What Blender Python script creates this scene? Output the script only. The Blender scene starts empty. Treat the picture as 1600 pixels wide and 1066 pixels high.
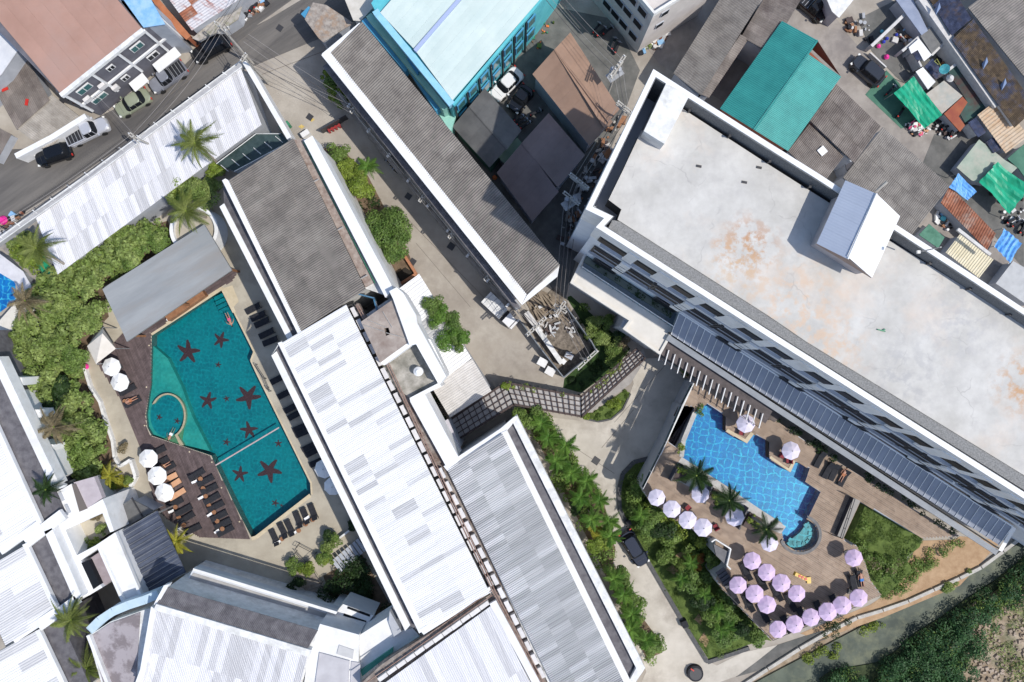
import bpy, bmesh, math, random
import numpy as np
from mathutils import Vector, Matrix
from mathutils.geometry import tessellate_polygon
random.seed(7); rng = np.random.default_rng(7)
SC = bpy.context.scene; COL = SC.collection

# ---------------------------------------------------------------- camera, sky, sun, exposure
HC = 88.0; S = 0.075                       # camera height (m), metres per photo pixel on the ground
cd = bpy.data.cameras.new('camera'); cam = bpy.data.objects.new('camera', cd); COL.objects.link(cam)
cam.location = (0, 0, HC); cam.rotation_euler = (0, 0, 0)
cd.sensor_width = 36; cd.lens = 36*HC/(1600*S); cd.clip_start = 1; cd.clip_end = 3000
SC.camera = cam
SUN_EL = math.radians(57); SUNX, SUNY = 0.93, -0.37
world = bpy.data.worlds.new("World"); SC.world = world; world.use_nodes = True
nt = world.node_tree; bg = nt.nodes['Background']
sky = nt.nodes.new('ShaderNodeTexSky'); sky.sky_type = 'NISHITA'; sky.sun_disc = False
sky.sun_elevation = SUN_EL; sky.sun_rotation = math.atan2(SUNX, SUNY)
nt.links.new(sky.outputs[0], bg.inputs[0]); bg.inputs[1].default_value = 0.15
sl = bpy.data.lights.new('sun', 'SUN'); sl.energy = 3.3; sl.angle = math.radians(0.55); sl.color = (1.0, 0.95, 0.87)
sun = bpy.data.objects.new('sun', sl); COL.objects.link(sun); sun.location = (60, -25, 90)
sdir = Vector((-SUNX*math.cos(SUN_EL), -SUNY*math.cos(SUN_EL), -math.sin(SUN_EL)))
sun.rotation_euler = sdir.to_track_quat('-Z', 'Y').to_euler()
SC.view_settings.view_transform = 'Standard'; SC.view_settings.look = 'None'
SC.view_settings.exposure = 0.2; SC.view_settings.gamma = 1.0; SC.view_settings.use_curve_mapping = False

# ---------------------------------------------------------------- helpers
def W(px, py, z=0.0):
    k = (HC-z)/HC
    return Vector(((px-800)*S*k, -(py-533)*S*k, z))
def mat(name, c1, c2=None, scale=1.0, rough=0.85, bump=0.0, bscale=None, metal=0.0, rnd=0.0, isl=0.0, detail=6.0, c3=None, spec=0.4, stretch=None, lo=0.35, hi=0.65):
    m = bpy.data.materials.new(name); m.use_nodes = True
    n = m.node_tree.nodes; L = m.node_tree.links; b = n['Principled BSDF']
    b.inputs['Roughness'].default_value = rough; b.inputs['Metallic'].default_value = metal
    b.inputs['Specular IOR Level'].default_value = spec
    def C(c): return (c[0], c[1], c[2], 1)
    if c2 is None and not rnd and not isl and not bump:
        b.inputs['Base Color'].default_value = C(c1); return m
    geo = n.new('ShaderNodeNewGeometry'); vec = geo.outputs['Position']
    if stretch:
        mp = n.new('ShaderNodeMapping'); L.new(vec, mp.inputs[0]); mp.vector_type = 'TEXTURE'; mp.inputs['Rotation'].default_value = (0, 0, stretch[0]); mp.inputs['Scale'].default_value = (1/stretch[1], 1/stretch[2], 1); vec = mp.outputs[0]
    col = None
    if c2 is not None:
        nz = n.new('ShaderNodeTexNoise'); nz.inputs['Scale'].default_value = scale; nz.inputs['Detail'].default_value = detail; nz.inputs['Roughness'].default_value = 0.62
        L.new(vec, nz.inputs['Vector'])
        r = n.new('ShaderNodeValToRGB'); r.color_ramp.elements[0].position = lo; r.color_ramp.elements[1].position = hi
        r.color_ramp.elements[0].color = C(c1); r.color_ramp.elements[1].color = C(c2)
        L.new(nz.outputs[0], r.inputs[0]); col = r.outputs[0]
        if c3 is not None:
            nz2 = n.new('ShaderNodeTexNoise'); nz2.inputs['Scale'].default_value = scale*0.37; nz2.inputs['Detail'].default_value = 9; nz2.inputs['Roughness'].default_value = 0.7
            L.new(vec, nz2.inputs['Vector'])
            r2 = n.new('ShaderNodeValToRGB'); r2.color_ramp.elements[0].position = 0.5; r2.color_ramp.elements[1].position = 0.68
            L.new(nz2.outputs[0], r2.inputs[0])
            mx = n.new('ShaderNodeMix'); mx.data_type = 'RGBA'; L.new(r2.outputs[0], mx.inputs[0]); L.new(col, mx.inputs[6]); mx.inputs[7].default_value = C(c3); col = mx.outputs[2]
    if rnd or isl:
        hs = n.new('ShaderNodeHueSaturation')
        if col is not None: L.new(col, hs.inputs['Color'])
        else: hs.inputs['Color'].default_value = C(c1)
        mr = n.new('ShaderNodeMapRange'); amt = rnd or isl
        mr.inputs['To Min'].default_value = 1-amt; mr.inputs['To Max'].default_value = 1+amt*0.6
        if rnd:
            oi = n.new('ShaderNodeObjectInfo'); L.new(oi.outputs['Random'], mr.inputs[0])
        else:
            L.new(geo.outputs['Random Per Island'], mr.inputs[0])
        L.new(mr.outputs[0], hs.inputs['Value']); col = hs.outputs[0]
    if col is not None: L.new(col, b.inputs['Base Color'])
    else: b.inputs['Base Color'].default_value = C(c1)
    if bump:
        nb = n.new('ShaderNodeTexNoise'); nb.inputs['Scale'].default_value = bscale or scale*6; nb.inputs['Detail'].default_value = 5; L.new(vec, nb.inputs['Vector'])
        bp = n.new('ShaderNodeBump'); bp.inputs['Strength'].default_value = bump; bp.inputs['Distance'].default_value = 0.05
        L.new(nb.outputs[0], bp.inputs['Height']); L.new(bp.outputs[0], b.inputs['Normal'])
    return m

class MB:
    def __init__(s): s.v = []; s.f = []; s.mi = []
    def add(s, vs, fs, mi=0):
        o = len(s.v); s.v += [tuple(x) for x in vs]; s.f += [tuple(i+o for i in f) for f in fs]; s.mi += [mi]*len(fs); return s
    def box(s, c, hx, hy, hz, ang=0.0, mi=0, taper=1.0):
        ca, sa = math.cos(ang), math.sin(ang); vs = []
        for z, t in ((-1, 1.0), (1, taper)):
            for x, y in ((-1, -1), (1, -1), (1, 1), (-1, 1)):
                X, Y = x*hx*t, y*hy*t; vs.append((c[0]+X*ca-Y*sa, c[1]+X*sa+Y*ca, c[2]+z*hz))
        return s.add(vs, [(3, 2, 1, 0), (4, 5, 6, 7), (0, 1, 5, 4), (1, 2, 6, 5), (2, 3, 7, 6), (3, 0, 4, 7)], mi)
    def prism(s, poly, z0, z1, holes=(), mi=0, bottom=True, sides=True, top=True):
        """poly: list of world xy (any winding); holes the same"""
        rings = [fix(poly, True)]+[fix(h, False) for h in holes]
        allp = [p for r in rings for p in r]; n = len(allp)
        tris = tessellate_polygon([[Vector((p[0], p[1], 0)) for p in r] for r in rings])
        vs = [(p[0], p[1], z1) for p in allp]+[(p[0], p[1], z0) for p in allp]; fs = []
        for t in tris:
            a, b, c = (allp[i] for i in t)
            ar = (b[0]-a[0])*(c[1]-a[1])-(b[1]-a[1])*(c[0]-a[0])
            if ar < 0: t = (t[0], t[2], t[1])
            if top: fs.append(tuple(t))
            if bottom: fs.append((t[0]+n, t[2]+n, t[1]+n))
        if sides:
            o = 0
            for r in rings:
                m = len(r)
                for i in range(m):
                    j = (i+1) % m; fs.append((o+i+n, o+j+n, o+j, o+i))
                o += m
        return s.add(vs, fs, mi)
    def tube(s, pts, r, seg=6, r2=None, mi=0, cap=True):
        pts = [Vector(p) for p in pts]; n = len(pts); vs = []; fs = []
        for i, p in enumerate(pts):
            d = (pts[min(i+1, n-1)]-pts[max(i-1, 0)]).normalized()
            a = d.cross(Vector((0, 0, 1)));  a = a.normalized() if a.length > 1e-3 else Vector((1, 0, 0)); b = d.cross(a)
            rr = r if r2 is None else r+(r2-r)*i/(n-1)
            for k in range(seg):
                t = 2*math.pi*k/seg; q = p+a*math.cos(t)*rr+b*math.sin(t)*rr; vs.append(q)
        for i in range(n-1):
            for k in range(seg):
                k2 = (k+1) % seg; fs.append((i*seg+k, i*seg+k2, (i+1)*seg+k2, (i+1)*seg+k))
        if cap: fs += [tuple(range(seg))[::-1], tuple((n-1)*seg+k for k in range(seg))]
        return s.add(vs, fs, mi)
    def cyl(s, c, r, z0, z1, seg=14, r1=None, mi=0):
        r1 = r if r1 is None else r1; vs = []
        for z, rr in ((z0, r), (z1, r1)):
            for k in range(seg):
                t = 2*math.pi*k/seg; vs.append((c[0]+rr*math.cos(t), c[1]+rr*math.sin(t), z))
        fs = [tuple(range(seg))[::-1], tuple(range(seg, 2*seg))]+[(k, (k+1) % seg, seg+(k+1) % seg, seg+k) for k in range(seg)]
        return s.add(vs, fs, mi)
    def mesh(s, name, mats, off=(0, 0, 0), smooth=False):
        me = bpy.data.meshes.new(name); me.from_pydata([(v[0]-off[0], v[1]-off[1], v[2]-off[2]) for v in s.v], [], s.f)
        for m in (mats if isinstance(mats, (list, tuple)) else [mats]): me.materials.append(m)
        if any(s.mi): me.polygons.foreach_set('material_index', s.mi)
        if smooth: me.polygons.foreach_set('use_smooth', [True]*len(me.polygons))
        me.update(); return me
def area(p): return 0.5*sum(p[i][0]*p[(i+1) % len(p)][1]-p[(i+1) % len(p)][0]*p[i][1] for i in range(len(p)))
def fix(p, ccw):
    p = [(q[0], q[1]) for q in p]
    return p if (area(p) > 0) == ccw else p[::-1]
def inset(poly, d):
    p = fix(poly, True); n = len(p); out = []
    for i in range(n):
        a, b, c = Vector(p[i-1]), Vector(p[i]), Vector(p[(i+1) % n])
        e1 = (b-a).normalized(); e2 = (c-b).normalized()
        n1 = Vector((-e1.y, e1.x)); n2 = Vector((-e2.y, e2.x)); m = (n1+n2)
        m = m/max(0.25, m.dot(n1)) if m.length > 1e-6 else n1
        out.append(tuple(b+m*d))
    return out
def PX(pts, z): return [tuple(W(x, y, z)[:2]) for x, y in pts]
def link(o, parent=None): COL.objects.link(o); o.parent = parent; return o
def tags(o, label=None, cat=None, group=None, kind=None):
    if label: o['label'] = label
    if cat: o['category'] = cat
    if group: o['group'] = group
    if kind: o['kind'] = kind
    return o
def thing(name, label, cat, loc=(0, 0, 0), group=None, rz=0.0):
    o = bpy.data.objects.new(name, None); o.empty_display_size = 0.3; link(o); o.location = loc; o.rotation_euler = (0, 0, rz)
    return tags(o, label, cat, group)
def part(root, name, mb, m, smooth=False, label=None, kind=None):
    """world-space shapes -> child mesh of an unrotated root"""
    off = Vector((0, 0, 0)); r = root
    while r is not None: off = off+Vector(r.location); r = r.parent
    o = bpy.data.objects.new(name, mb.mesh(name, m, off, smooth)); link(o, root)
    return tags(o, label, kind=kind)
def solo(name, mb, m, label, cat, group=None, kind=None, smooth=False):
    """a thing that is one mesh, origin at its own base centre"""
    xs = [v[0] for v in mb.v]; ys = [v[1] for v in mb.v]; zs = [v[2] for v in mb.v]
    off = ((min(xs)+max(xs))/2, (min(ys)+max(ys))/2, min(zs))
    o = bpy.data.objects.new(name, mb.mesh(name, m, off, smooth)); link(o); o.location = off
    return tags(o, label, cat, group, kind)
def struct(name, mb, m, smooth=False):
    o = bpy.data.objects.new(name, mb.mesh(name, m, (0, 0, 0), smooth)); link(o); return tags(o, kind='structure')
def dup(root, loc, rz=0.0, label=None, group=None, scale=None):
    def cp(o, par):
        c = o.copy(); COL.objects.link(c); c.parent = par
        for ch in o.children: cp(ch, c)
        return c
    r = cp(root, None); r.location = loc; r.rotation_euler = (0, 0, rz)
    if scale: r.scale = (scale,)*3
    return tags(r, label, group=group)
def kill(root):
    for ch in list(root.children): kill(ch)
    bpy.data.objects.remove(root)
def hdg(a, b): return math.atan2(-(b[1]-a[1]), b[0]-a[0])
ORD = ['first', 'second', 'third', 'fourth', 'fifth', 'sixth', 'seventh', 'eighth', 'ninth', 'tenth', 'eleventh', 'twelfth', 'thirteenth', 'fourteenth', 'fifteenth', 'sixteenth', 'seventeenth', 'eighteenth', 'nineteenth', 'twentieth']
def ordn(i):
    if i < 20: return ORD[i]
    if i == 29: return 'thirtieth'
    if i == 39: return 'fortieth'
    return ['twenty', 'thirty', 'forty'][(i+1)//10-2]+'-'+ORD[(i+1) % 10-1]

# numpy quads -> mesh
def quadmesh(name, Q, m):
    n = len(Q); me = bpy.data.meshes.new(name)
    me.vertices.add(4*n); me.vertices.foreach_set('co', Q.reshape(-1).astype(np.float32))
    me.loops.add(4*n); me.loops.foreach_set('vertex_index', np.arange(4*n, dtype=np.int32))
    me.polygons.add(n); me.polygons.foreach_set('loop_start', np.arange(0, 4*n, 4, dtype=np.int32)); me.polygons.foreach_set('loop_total', np.full(n, 4, dtype=np.int32))
    for x in (m if isinstance(m, (list, tuple)) else [m]): me.materials.append(x)
    me.update(calc_edges=True); return me
def leaves(P, size, up=0.6, aspect=0.5, N=None):
    """leaf-shaped quads round points P"""
    n = len(P); d = rng.normal(size=(n, 3)); d[:, 2] = np.abs(d[:, 2])*0.4+up*0.3
    nr = rng.normal(size=(n, 3)); nr[:, 2] = np.abs(nr[:, 2])+up
    if N is not None: nr = nr*0.55+N*1.3
    nr /= np.linalg.norm(nr, axis=1)[:, None]
    u = np.cross(nr, rng.normal(size=(n, 3))); u /= np.linalg.norm(u, axis=1)[:, None]; v = np.cross(nr, u)
    s = size*rng.uniform(0.6, 1.35, n)[:, None]; a = u*s; b = v*s*aspect
    Q = np.stack([P-a*0.5, P+b*0.5-a*0.05, P+a*0.5-nr*s*0.12, P-b*0.5-a*0.05], axis=1); return Q
def mounds(C, R, n, flat=0.8, fuzz=0.42):
    """n points on the upper shells of mounds with centres C (k,3), radii R"""
    w = R**2/np.sum(R**2); i = rng.choice(len(C), n, p=w)
    d = rng.normal(size=(n, 3)); d /= np.linalg.norm(d, axis=1)[:, None]; lowm = d[:, 2] < -0.25; d[lowm, 2] *= -1
    r = R[i]*(1-fuzz*rng.random(n)**1.5+0.1*rng.random(n)); P = C[i]+d*r[:, None]*np.array([1, 1, flat]); return P, d
def inpoly(x, y, poly):
    c = np.zeros(len(x), bool); n = len(poly)
    for i in range(n):
        x1, y1 = poly[i]; x2, y2 = poly[i-1]
        t = ((y1 > y) != (y2 > y)) & (x < (x2-x1)*(y-y1)/((y2-y1) if y2 != y1 else 1e-9)+x1); c ^= t
    return c
def sample_poly(poly, n):
    xs = [p[0] for p in poly]; ys = [p[1] for p in poly]; X = []; Y = []; tot = 0
    while tot < n:
        x = rng.uniform(min(xs), max(xs), n*2); y = rng.uniform(min(ys), max(ys), n*2); k = inpoly(x, y, poly); X.append(x[k]); Y.append(y[k]); tot += k.sum()
    return np.concatenate(X)[:n], np.concatenate(Y)[:n]
def planting(name, pts, z, m, label, cat, dens=90, rr=(0.5, 1.1), hh=(0.3, 1.1), leaf=0.3, md=0.9, aspect=0.5, kind='stuff'):
    """ground cover / shrub mass over a polygon (pixels at height z)"""
    poly = PX(pts, z); A = abs(area(poly)); k = max(6, int(A*md)); x, y = sample_poly(poly, k)
    R = rng.uniform(rr[0], rr[1], k); h = rng.uniform(hh[0], hh[1], k)
    C = np.stack([x, y, z+np.maximum(h-R*0.6, 0)], 1); P, N = mounds(C, R, int(A*dens)); P[:, 2] = np.maximum(P[:, 2], z+0.03)
    o = bpy.data.objects.new(name, quadmesh(name, leaves(P, leaf, N=N, aspect=aspect), m)); link(o); return tags(o, label, cat, kind=kind)

# boards / strips clipped to a polygon (world xy), running along angle ang
def boards(poly, holes, z0, z1, ang, width, gap, lmin, lmax, mb=None, jit=0.0):
    mb = mb or MB(); ca, sa = math.cos(ang), math.sin(ang)
    rot = lambda p: (p[0]*ca+p[1]*sa, -p[0]*sa+p[1]*ca); inv = lambda p: (p[0]*ca-p[1]*sa, p[0]*sa+p[1]*ca)
    rings = [[rot(p) for p in r] for r in [poly]+list(holes)]
    v0 = min(p[1] for p in rings[0]); v1 = max(p[1] for p in rings[0]); v = v0+width/2
    while v < v1:
        xs = []
        for r in rings:
            for i in range(len(r)):
                a, b = r[i-1], r[i]
                if (a[1] > v) != (b[1] > v): xs.append(a[0]+(v-a[1])*(b[0]-a[0])/(b[1]-a[1]))
        xs.sort()
        for i in range(0, len(xs)-1, 2):
            a, e = xs[i], xs[i+1]; u = a-random.uniform(0, lmin*0.9)
            while u < e:
                w = u+random.uniform(lmin, lmax); s0, s1 = max(u, a)+gap/2, min(w, e)-gap/2
                if s1-s0 > 0.05:
                    h = (width-gap)/2; dz = random.uniform(-jit, jit)
                    q = [inv((s0, v-h)), inv((s1, v-h)), inv((s1, v+h)), inv((s0, v+h))]
                    n = len(mb.v); mb.add([(p[0], p[1], z1+dz) for p in q]+[(p[0], p[1], z0) for p in q], [(0, 1, 2, 3), (4, 5, 1, 0), (5, 6, 2, 1), (6, 7, 3, 2), (7, 4, 0, 3)])
                u = w
        v += width
    return mb

# roof of sheets: parallelogram O, O+U (along the eave), O+V (down the ribs); each sheet is an object
def sheet_roof(root, O, U, V, nu, nv, m, ribs=4, amp=0.035, name='roof_sheet', th=0.02, jit=0.0, lap=0.03, alt=None, altp=0.0, shape='trap'):
    O, U, V = Vector(O), Vector(U), Vector(V); du = U/nu; dv = V/nv; N = U.cross(V).normalized()
    if N.z < 0: N = -N
    mb = MB(); prof = []
    for i in range(ribs):
        b = i/ribs
        prof += [(b, 0), (b+0.30/ribs, 0), (b+0.5/ribs, 1), (b+0.8/ribs, 1)] if shape == 'trap' else [(b, 0), (b+0.25/ribs, .5), (b+0.5/ribs, 1), (b+0.75/ribs, .5)]
    prof.append((1.0, 0)); n = len(prof); vs = []
    for t in (0.0, 1.0):
        for (a, h) in prof: vs.append(du*(a*0.995)+dv*(t*(1+lap))+N*(h*amp+(0.02 if t == 0 else 0.045)))
    fs = [(i, i+1, n+i+1, n+i) for i in range(n-1)]
    k = len(vs); vs += [vs[0]-N*0.05, vs[n-1]-N*0.05, vs[2*n-1]-N*0.05, vs[n]-N*0.05]
    fs += [(k, k+1, k+2, k+3), (0, n, k+3, k), (n-1, 2*n-1, k+2, k+1)]
    mb.add(vs, fs); me = mb.mesh(name, m); me2 = None
    if alt: me2 = me.copy(); me2.materials.clear(); me2.materials.append(alt)
    r0 = Vector(root.location)
    for i in range(nu):
        for j in range(nv):
            q = me2 if (alt and random.random() < altp) else me
            o = bpy.data.objects.new(name, q); link(o, root)
            o.location = O+du*i+dv*j-r0+N*(0.006*((i+j) % 2)+random.uniform(0, jit))
    # underlay so nothing shows through
    return du, dv
def quadslab(root, name, a, b, c, d, th, m, label=None):
    """slab with top corners a b c d (Vectors)"""
    mb = MB(); t = [Vector(p) for p in (a, b, c, d)]
    if (t[1]-t[0]).cross(t[2]-t[0]).z < 0: t = t[::-1]
    mb.add(t+[p-Vector((0, 0, th)) for p in t], [(0, 1, 2, 3), (7, 6, 5, 4), (0, 4, 5, 1), (1, 5, 6, 2), (2, 6, 7, 3), (3, 7, 4, 0)])
    return part(root, name, mb, m, label=label)
def seg_wall(mb, a, b, th, z0, z1):
    """upright wall between world xy points a, b"""
    a, b = Vector(a[:2]), Vector(b[:2]); d = b-a
    return mb.box(((a.x+b.x)/2, (a.y+b.y)/2, (z0+z1)/2), d.length/2, th/2, (z1-z0)/2, math.atan2(d.y, d.x))
# ---------------------------------------------------------------- materials
CONC = mat('concrete', (.30, .265, .225), (.42, .385, .335), 0.25, .9, .25, 6, c3=(.25, .22, .19))
DRIVE = mat('driveway_concrete', (.42, .385, .33), (.54, .50, .44), 0.35, .9, .2, 8, c3=(.30, .265, .225))
PATIO = mat('patio_concrete', (.36, .32, .255), (.45, .41, .33), 0.4, .9, .2, 8, c3=(.29, .26, .21))
ASPH = mat('asphalt', (.085, .08, .078), (.15, .14, .13), 0.35, .9, .4, 25, stretch=(.6, .2, 1.8), c3=(.19, .175, .16))
DARKYARD = mat('yard_concrete', (.10, .10, .095), (.17, .165, .155), 0.5, .9, .3, 9, c3=(.08, .085, .08))
SOIL = mat('soil', (.10, .07, .045), (.19, .135, .09), 1.2, .95, .6, 12)
BANK = mat('bank_soil', (.24, .18, .12), (.40, .33, .25), .8, .95, .8, 9, c3=(.09, .11, .05))
SAND = mat('sandy_path', (.33, .21, .12), (.45, .31, .19), .9, .95, .4, 10)
CANAL = mat('canal_water', (.045, .06, .05), (.11, .13, .10), .35, .5, 0, 2.5, detail=10, c3=(.20, .21, .13), spec=.12)
LAWN = mat('lawn_soil', (.06, .095, .02), (.12, .17, .04), 1.3, .95, .6, 25)
WHITE = mat('white_paint', (.70, .71, .72), (.80, .80, .80), .8, .6, .05, 12, c3=(.64, .63, .61))
WHITED = mat('weathered_white_paint', (.60, .60, .59), (.78, .78, .77), 1.6, .7, .1, 14, c3=(.5, .5, .48))
CREAM = mat('cream_render', (.62, .59, .54), (.70, .67, .62), .8, .8, .1, 10)
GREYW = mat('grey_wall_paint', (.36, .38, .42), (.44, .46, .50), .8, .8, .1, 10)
TOWERW = mat('tower_wall_paint', (.62, .65, .71), (.70, .73, .78), .6, .7, .1, 10)
PEB = mat('pebble_dash', (.10, .105, .11), (.20, .205, .21), 9, .95, .6, 30)
DARKGLASS = mat('dark_glass', (.012, .014, .018), rough=.45, spec=.12)
TEALGLASS = mat('teal_glass', (.05, .14, .14), rough=.12, spec=.6)
FRAME = mat('window_frame', (.7, .7, .7), rough=.5)
DFRAME = mat('dark_frame', (.04, .04, .045), rough=.5)
STEEL = mat('steel', (.35, .36, .37), (.45, .46, .47), 3, .45, metal=.6)
GALV = mat('galvanised_pipe', (.40, .38, .36), (.52, .50, .48), 4, .6, metal=.3)
FIBRE = mat('fibre_cement_sheet', (.165, .15, .14), (.255, .235, .215), .7, .85, .1, 10, rnd=.14, c3=(.28, .262, .24))
FIBRE2 = mat('brown_fibre_cement', (.17, .145, .13), (.245, .215, .195), .7, .85, .1, 10, rnd=.18, c3=(.11, .09, .085))
WROOF = mat('white_roof_sheet', (.62, .62, .63), (.82, .82, .83), 1.6, .5, rnd=.06, stretch=(.56, .12, 5.0), c3=(.70, .70, .70), lo=.25, hi=.6)
WROOF3 = mat('lightly_soiled_sheet', (.46, .46, .47), (.68, .68, .69), 2.0, .55, rnd=.12, stretch=(.56, .10, 6.0), c3=(.48, .48, .48), lo=.3, hi=.65)
WROOFL = mat('lilac_white_sheet', (.56, .56, .59), (.74, .74, .77), 2.0, .5, rnd=.08, stretch=(-1.2, .1, 6.0), c3=(.58, .58, .6), lo=.25, hi=.65)
WROOFM = mat('lilac_soiled_sheet', (.47, .47, .49), (.66, .66, .68), 2.0, .5, rnd=.12, stretch=(-1.2, .1, 6.0), c3=(.46, .46, .48))
WROOF2 = mat('stained_white_sheet', (.32, .325, .335), (.62, .62, .63), 2.0, .6, rnd=.13, stretch=(.56, .10, 6.0), c3=(.36, .365, .38), lo=.3, hi=.7)
TILE = mat('slate_tile', (.085, .08, .09), (.15, .145, .155), 1.5, .8, .3, 20, rnd=.15)
TEALR = mat('teal_roof_sheet', (.035, .26, .25), (.05, .33, .31), .5, .45, rnd=.05)
PINKR = mat('pink_brown_roof', (.34, .20, .155), (.40, .24, .19), .3, .7, rnd=.04, c3=(.37, .24, .20))
MINTR = mat('pale_mint_roof', (.50, .60, .58), (.58, .67, .64), .3, .6, rnd=.03)
TANR = mat('tan_roof', (.27, .17, .12), (.34, .22, .16), .3, .75, rnd=.04, c3=(.25, .165, .125))
PLUMR = mat('brown_plum_roof', (.15, .115, .11), (.20, .155, .15), .3, .75, rnd=.04)
CHAR = mat('charcoal_roof', (.085, .085, .088), (.13, .13, .13), .5, .8, rnd=.05)
GREYFLAT = mat('grey_membrane', (.235, .25, .262), (.30, .315, .325), .35, .75, rnd=.03, stretch=(.54, .4, 2.2), c3=(.26, .25, .24))
BLUER = mat('navy_ribbed_roof', (.25, .27, .32), (.31, .33, .38), .5, .55, metal=.0, rnd=.08)
NAVYR = mat('navy_canopy_sheet', (.055, .065, .095), (.085, .10, .14), .5, .45, rnd=.08)
ROOFC = bpy.data.materials.new('stained_roof_concrete')
AZ = mat('blue_wall_paint', (.05, .24, .42), (.07, .30, .50), .7, .7)
TQ = mat('turquoise_wall_paint', (.08, .42, .50), (.13, .52, .58), .7, .7)
MINT = mat('mint_wall_paint', (.22, .48, .42), (.32, .58, .50), .7, .7)
BLUET = mat('blue_sheet_roof', (.16, .36, .60), (.28, .48, .70), 1.2, .6, .2, 8, rnd=.1, c3=(.36, .52, .68))
TARPB = mat('blue_tarpaulin', (.10, .33, .72), (.17, .42, .80), .8, .5, .3, 3)
RUST = mat('rusted_sheet', (.20, .065, .035), (.36, .15, .09), 1.1, .85, .2, 8, rnd=.25, c3=(.40, .32, .27))
ORANGE = mat('orange_sheet', (.34, .12, .05), (.44, .17, .08), 1, .7)
TANSH = mat('tan_weathered_sheet', (.48, .36, .24), (.56, .45, .34), .9, .7, rnd=.08, c3=(.45, .22, .08))
CREAMSH = mat('cream_sheet', (.60, .54, .38), (.68, .62, .47), 1.2, .6, rnd=.07)
TARP = mat('green_tarpaulin', (.008, .28, .15), (.015, .38, .22), .9, .45, .5, 2.2)
GREENF = mat('green_painted_floor', (.05, .14, .10), (.08, .20, .14), .7, .85, .1, 8)
ORTILE = mat('blue_brown_roof_tile', (.07, .05, .035), (.15, .105, .06), 2.0, .6, rnd=.35, c3=(.07, .09, .16))
BLTILE = mat('blue_roof_tile', (.04, .052, .10), (.09, .11, .19), 2.0, .5, rnd=.3, c3=(.13, .09, .065))
DECK = mat('plum_decking', (.085, .062, .062), (.135, .10, .10), 1.2, .8, isl=.22, stretch=(0, 1, 1))
DECK2 = mat('teak_decking', (.25, .18, .13), (.36, .27, .20), 1.1, .8, isl=.16)
DARKDECK = mat('dark_slats', (.035, .028, .03), (.07, .055, .055), 1.2, .7, isl=.2)
COPING = mat('pool_coping', (.48, .40, .27), (.58, .50, .36), 1.2, .8, .1, 8)
GREYCOP = mat('grey_stone_coping', (.36, .35, .34), (.48, .47, .45), 1.8, .8, .1, 8)
STAR = mat('red_mosaic', (.10, .012, .012), (.18, .026, .026), 6, .5)
DARKW = mat('dark_timber', (.045, .03, .028), (.08, .055, .05), 2, .7)
WOOD = mat('brown_timber', (.22, .10, .05), (.32, .16, .08), 2, .7)
BLACKF = mat('black_mattress', (.012, .013, .018), (.025, .026, .032), 4, .85)
TOWEL = mat('white_towel', (.8, .8, .8), rough=.9)
PEACH = mat('peach_mattress', (.55, .30, .17), (.62, .36, .22), 3, .85)
WFAB = mat('white_canopy_fabric', (.80, .80, .79), (.84, .84, .83), 2, .8)
LILAC = mat('lilac_canopy_fabric', (.56, .42, .60), (.63, .49, .67), 2, .8, isl=.04)
LILAC2 = mat('pale_lilac_canopy_fabric', (.62, .58, .70), (.68, .64, .76), 2, .8, isl=.04)
POLE = mat('pole_concrete', (.34, .32, .29), (.46, .44, .40), 2, .85)
CABLE = mat('cable', (.10, .09, .09), rough=.6)
LCABLE = mat('weathered_cable', (.30, .28, .27), rough=.6)
RUBBER = mat('rubber', (.02, .02, .02), rough=.8)
RED = mat('red_paint', (.50, .03, .02), rough=.4); LAMPW = mat('lamp_glass', (.75, .75, .72), rough=.15)
GREENP = mat('green_painted_metal', (.04, .22, .12), rough=.5)
BARK = mat('bark', (.16, .125, .09), (.26, .21, .16), 4, .9, .5, 12)
PBARK = mat('palm_bark', (.26, .22, .18), (.38, .34, .29), 5, .9, .5, 10)
def foliage(name, a, b, isl=.5, tr=.35):
    m = mat(name, a, b, .6, .55, isl=isl, detail=4, spec=.35); n = m.node_tree.nodes; L = m.node_tree.links
    bs = n['Principled BSDF']; out = n['Material Output']; t = n.new('ShaderNodeBsdfTranslucent'); mx = n.new('ShaderNodeMixShader')
    L.new(bs.inputs['Base Color'].links[0].from_socket, t.inputs[0]); mx.inputs[0].default_value = tr
    L.new(bs.outputs[0], mx.inputs[1]); L.new(t.outputs[0], mx.inputs[2]); L.new(mx.outputs[0], out.inputs[0]); return m
F_OLIVE = foliage('olive_foliage', (.16, .24, .05), (.33, .41, .13)); F_MID = foliage('mid_green_foliage', (.11, .19, .035), (.23, .33, .08))
F_DARK = foliage('dark_green_foliage', (.018, .045, .012), (.045, .09, .022)); F_LIME = foliage('lime_foliage', (.16, .24, .03), (.28, .36, .06))
F_BANK = foliage('bank_foliage', (.035, .10, .035), (.08, .18, .06)); F_PALM = foliage('palm_foliage', (.11, .15, .03), (.22, .26, .07), .3)
F_YEL = foliage('yellow_palm_foliage', (.30, .30, .03), (.42, .40, .06), .3); F_GRASS = foliage('grass_blades', (.08, .14, .025), (.17, .25, .05), .4)
F_DRY = foliage('dry_foliage', (.20, .16, .09), (.30, .25, .15), .4); F_TREE = foliage('tree_foliage', (.09, .17, .035), (.19, .29, .07))
F_ARECA = foliage('areca_foliage', (.07, .17, .025), (.16, .29, .05), .3)
F_RED = foliage('red_leaf_foliage', (.30, .06, .03), (.40, .25, .04), .4)

def nodes_of(m):
    m.use_nodes = True; return m.node_tree.nodes, m.node_tree.links, m.node_tree.nodes['Principled BSDF']
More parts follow.
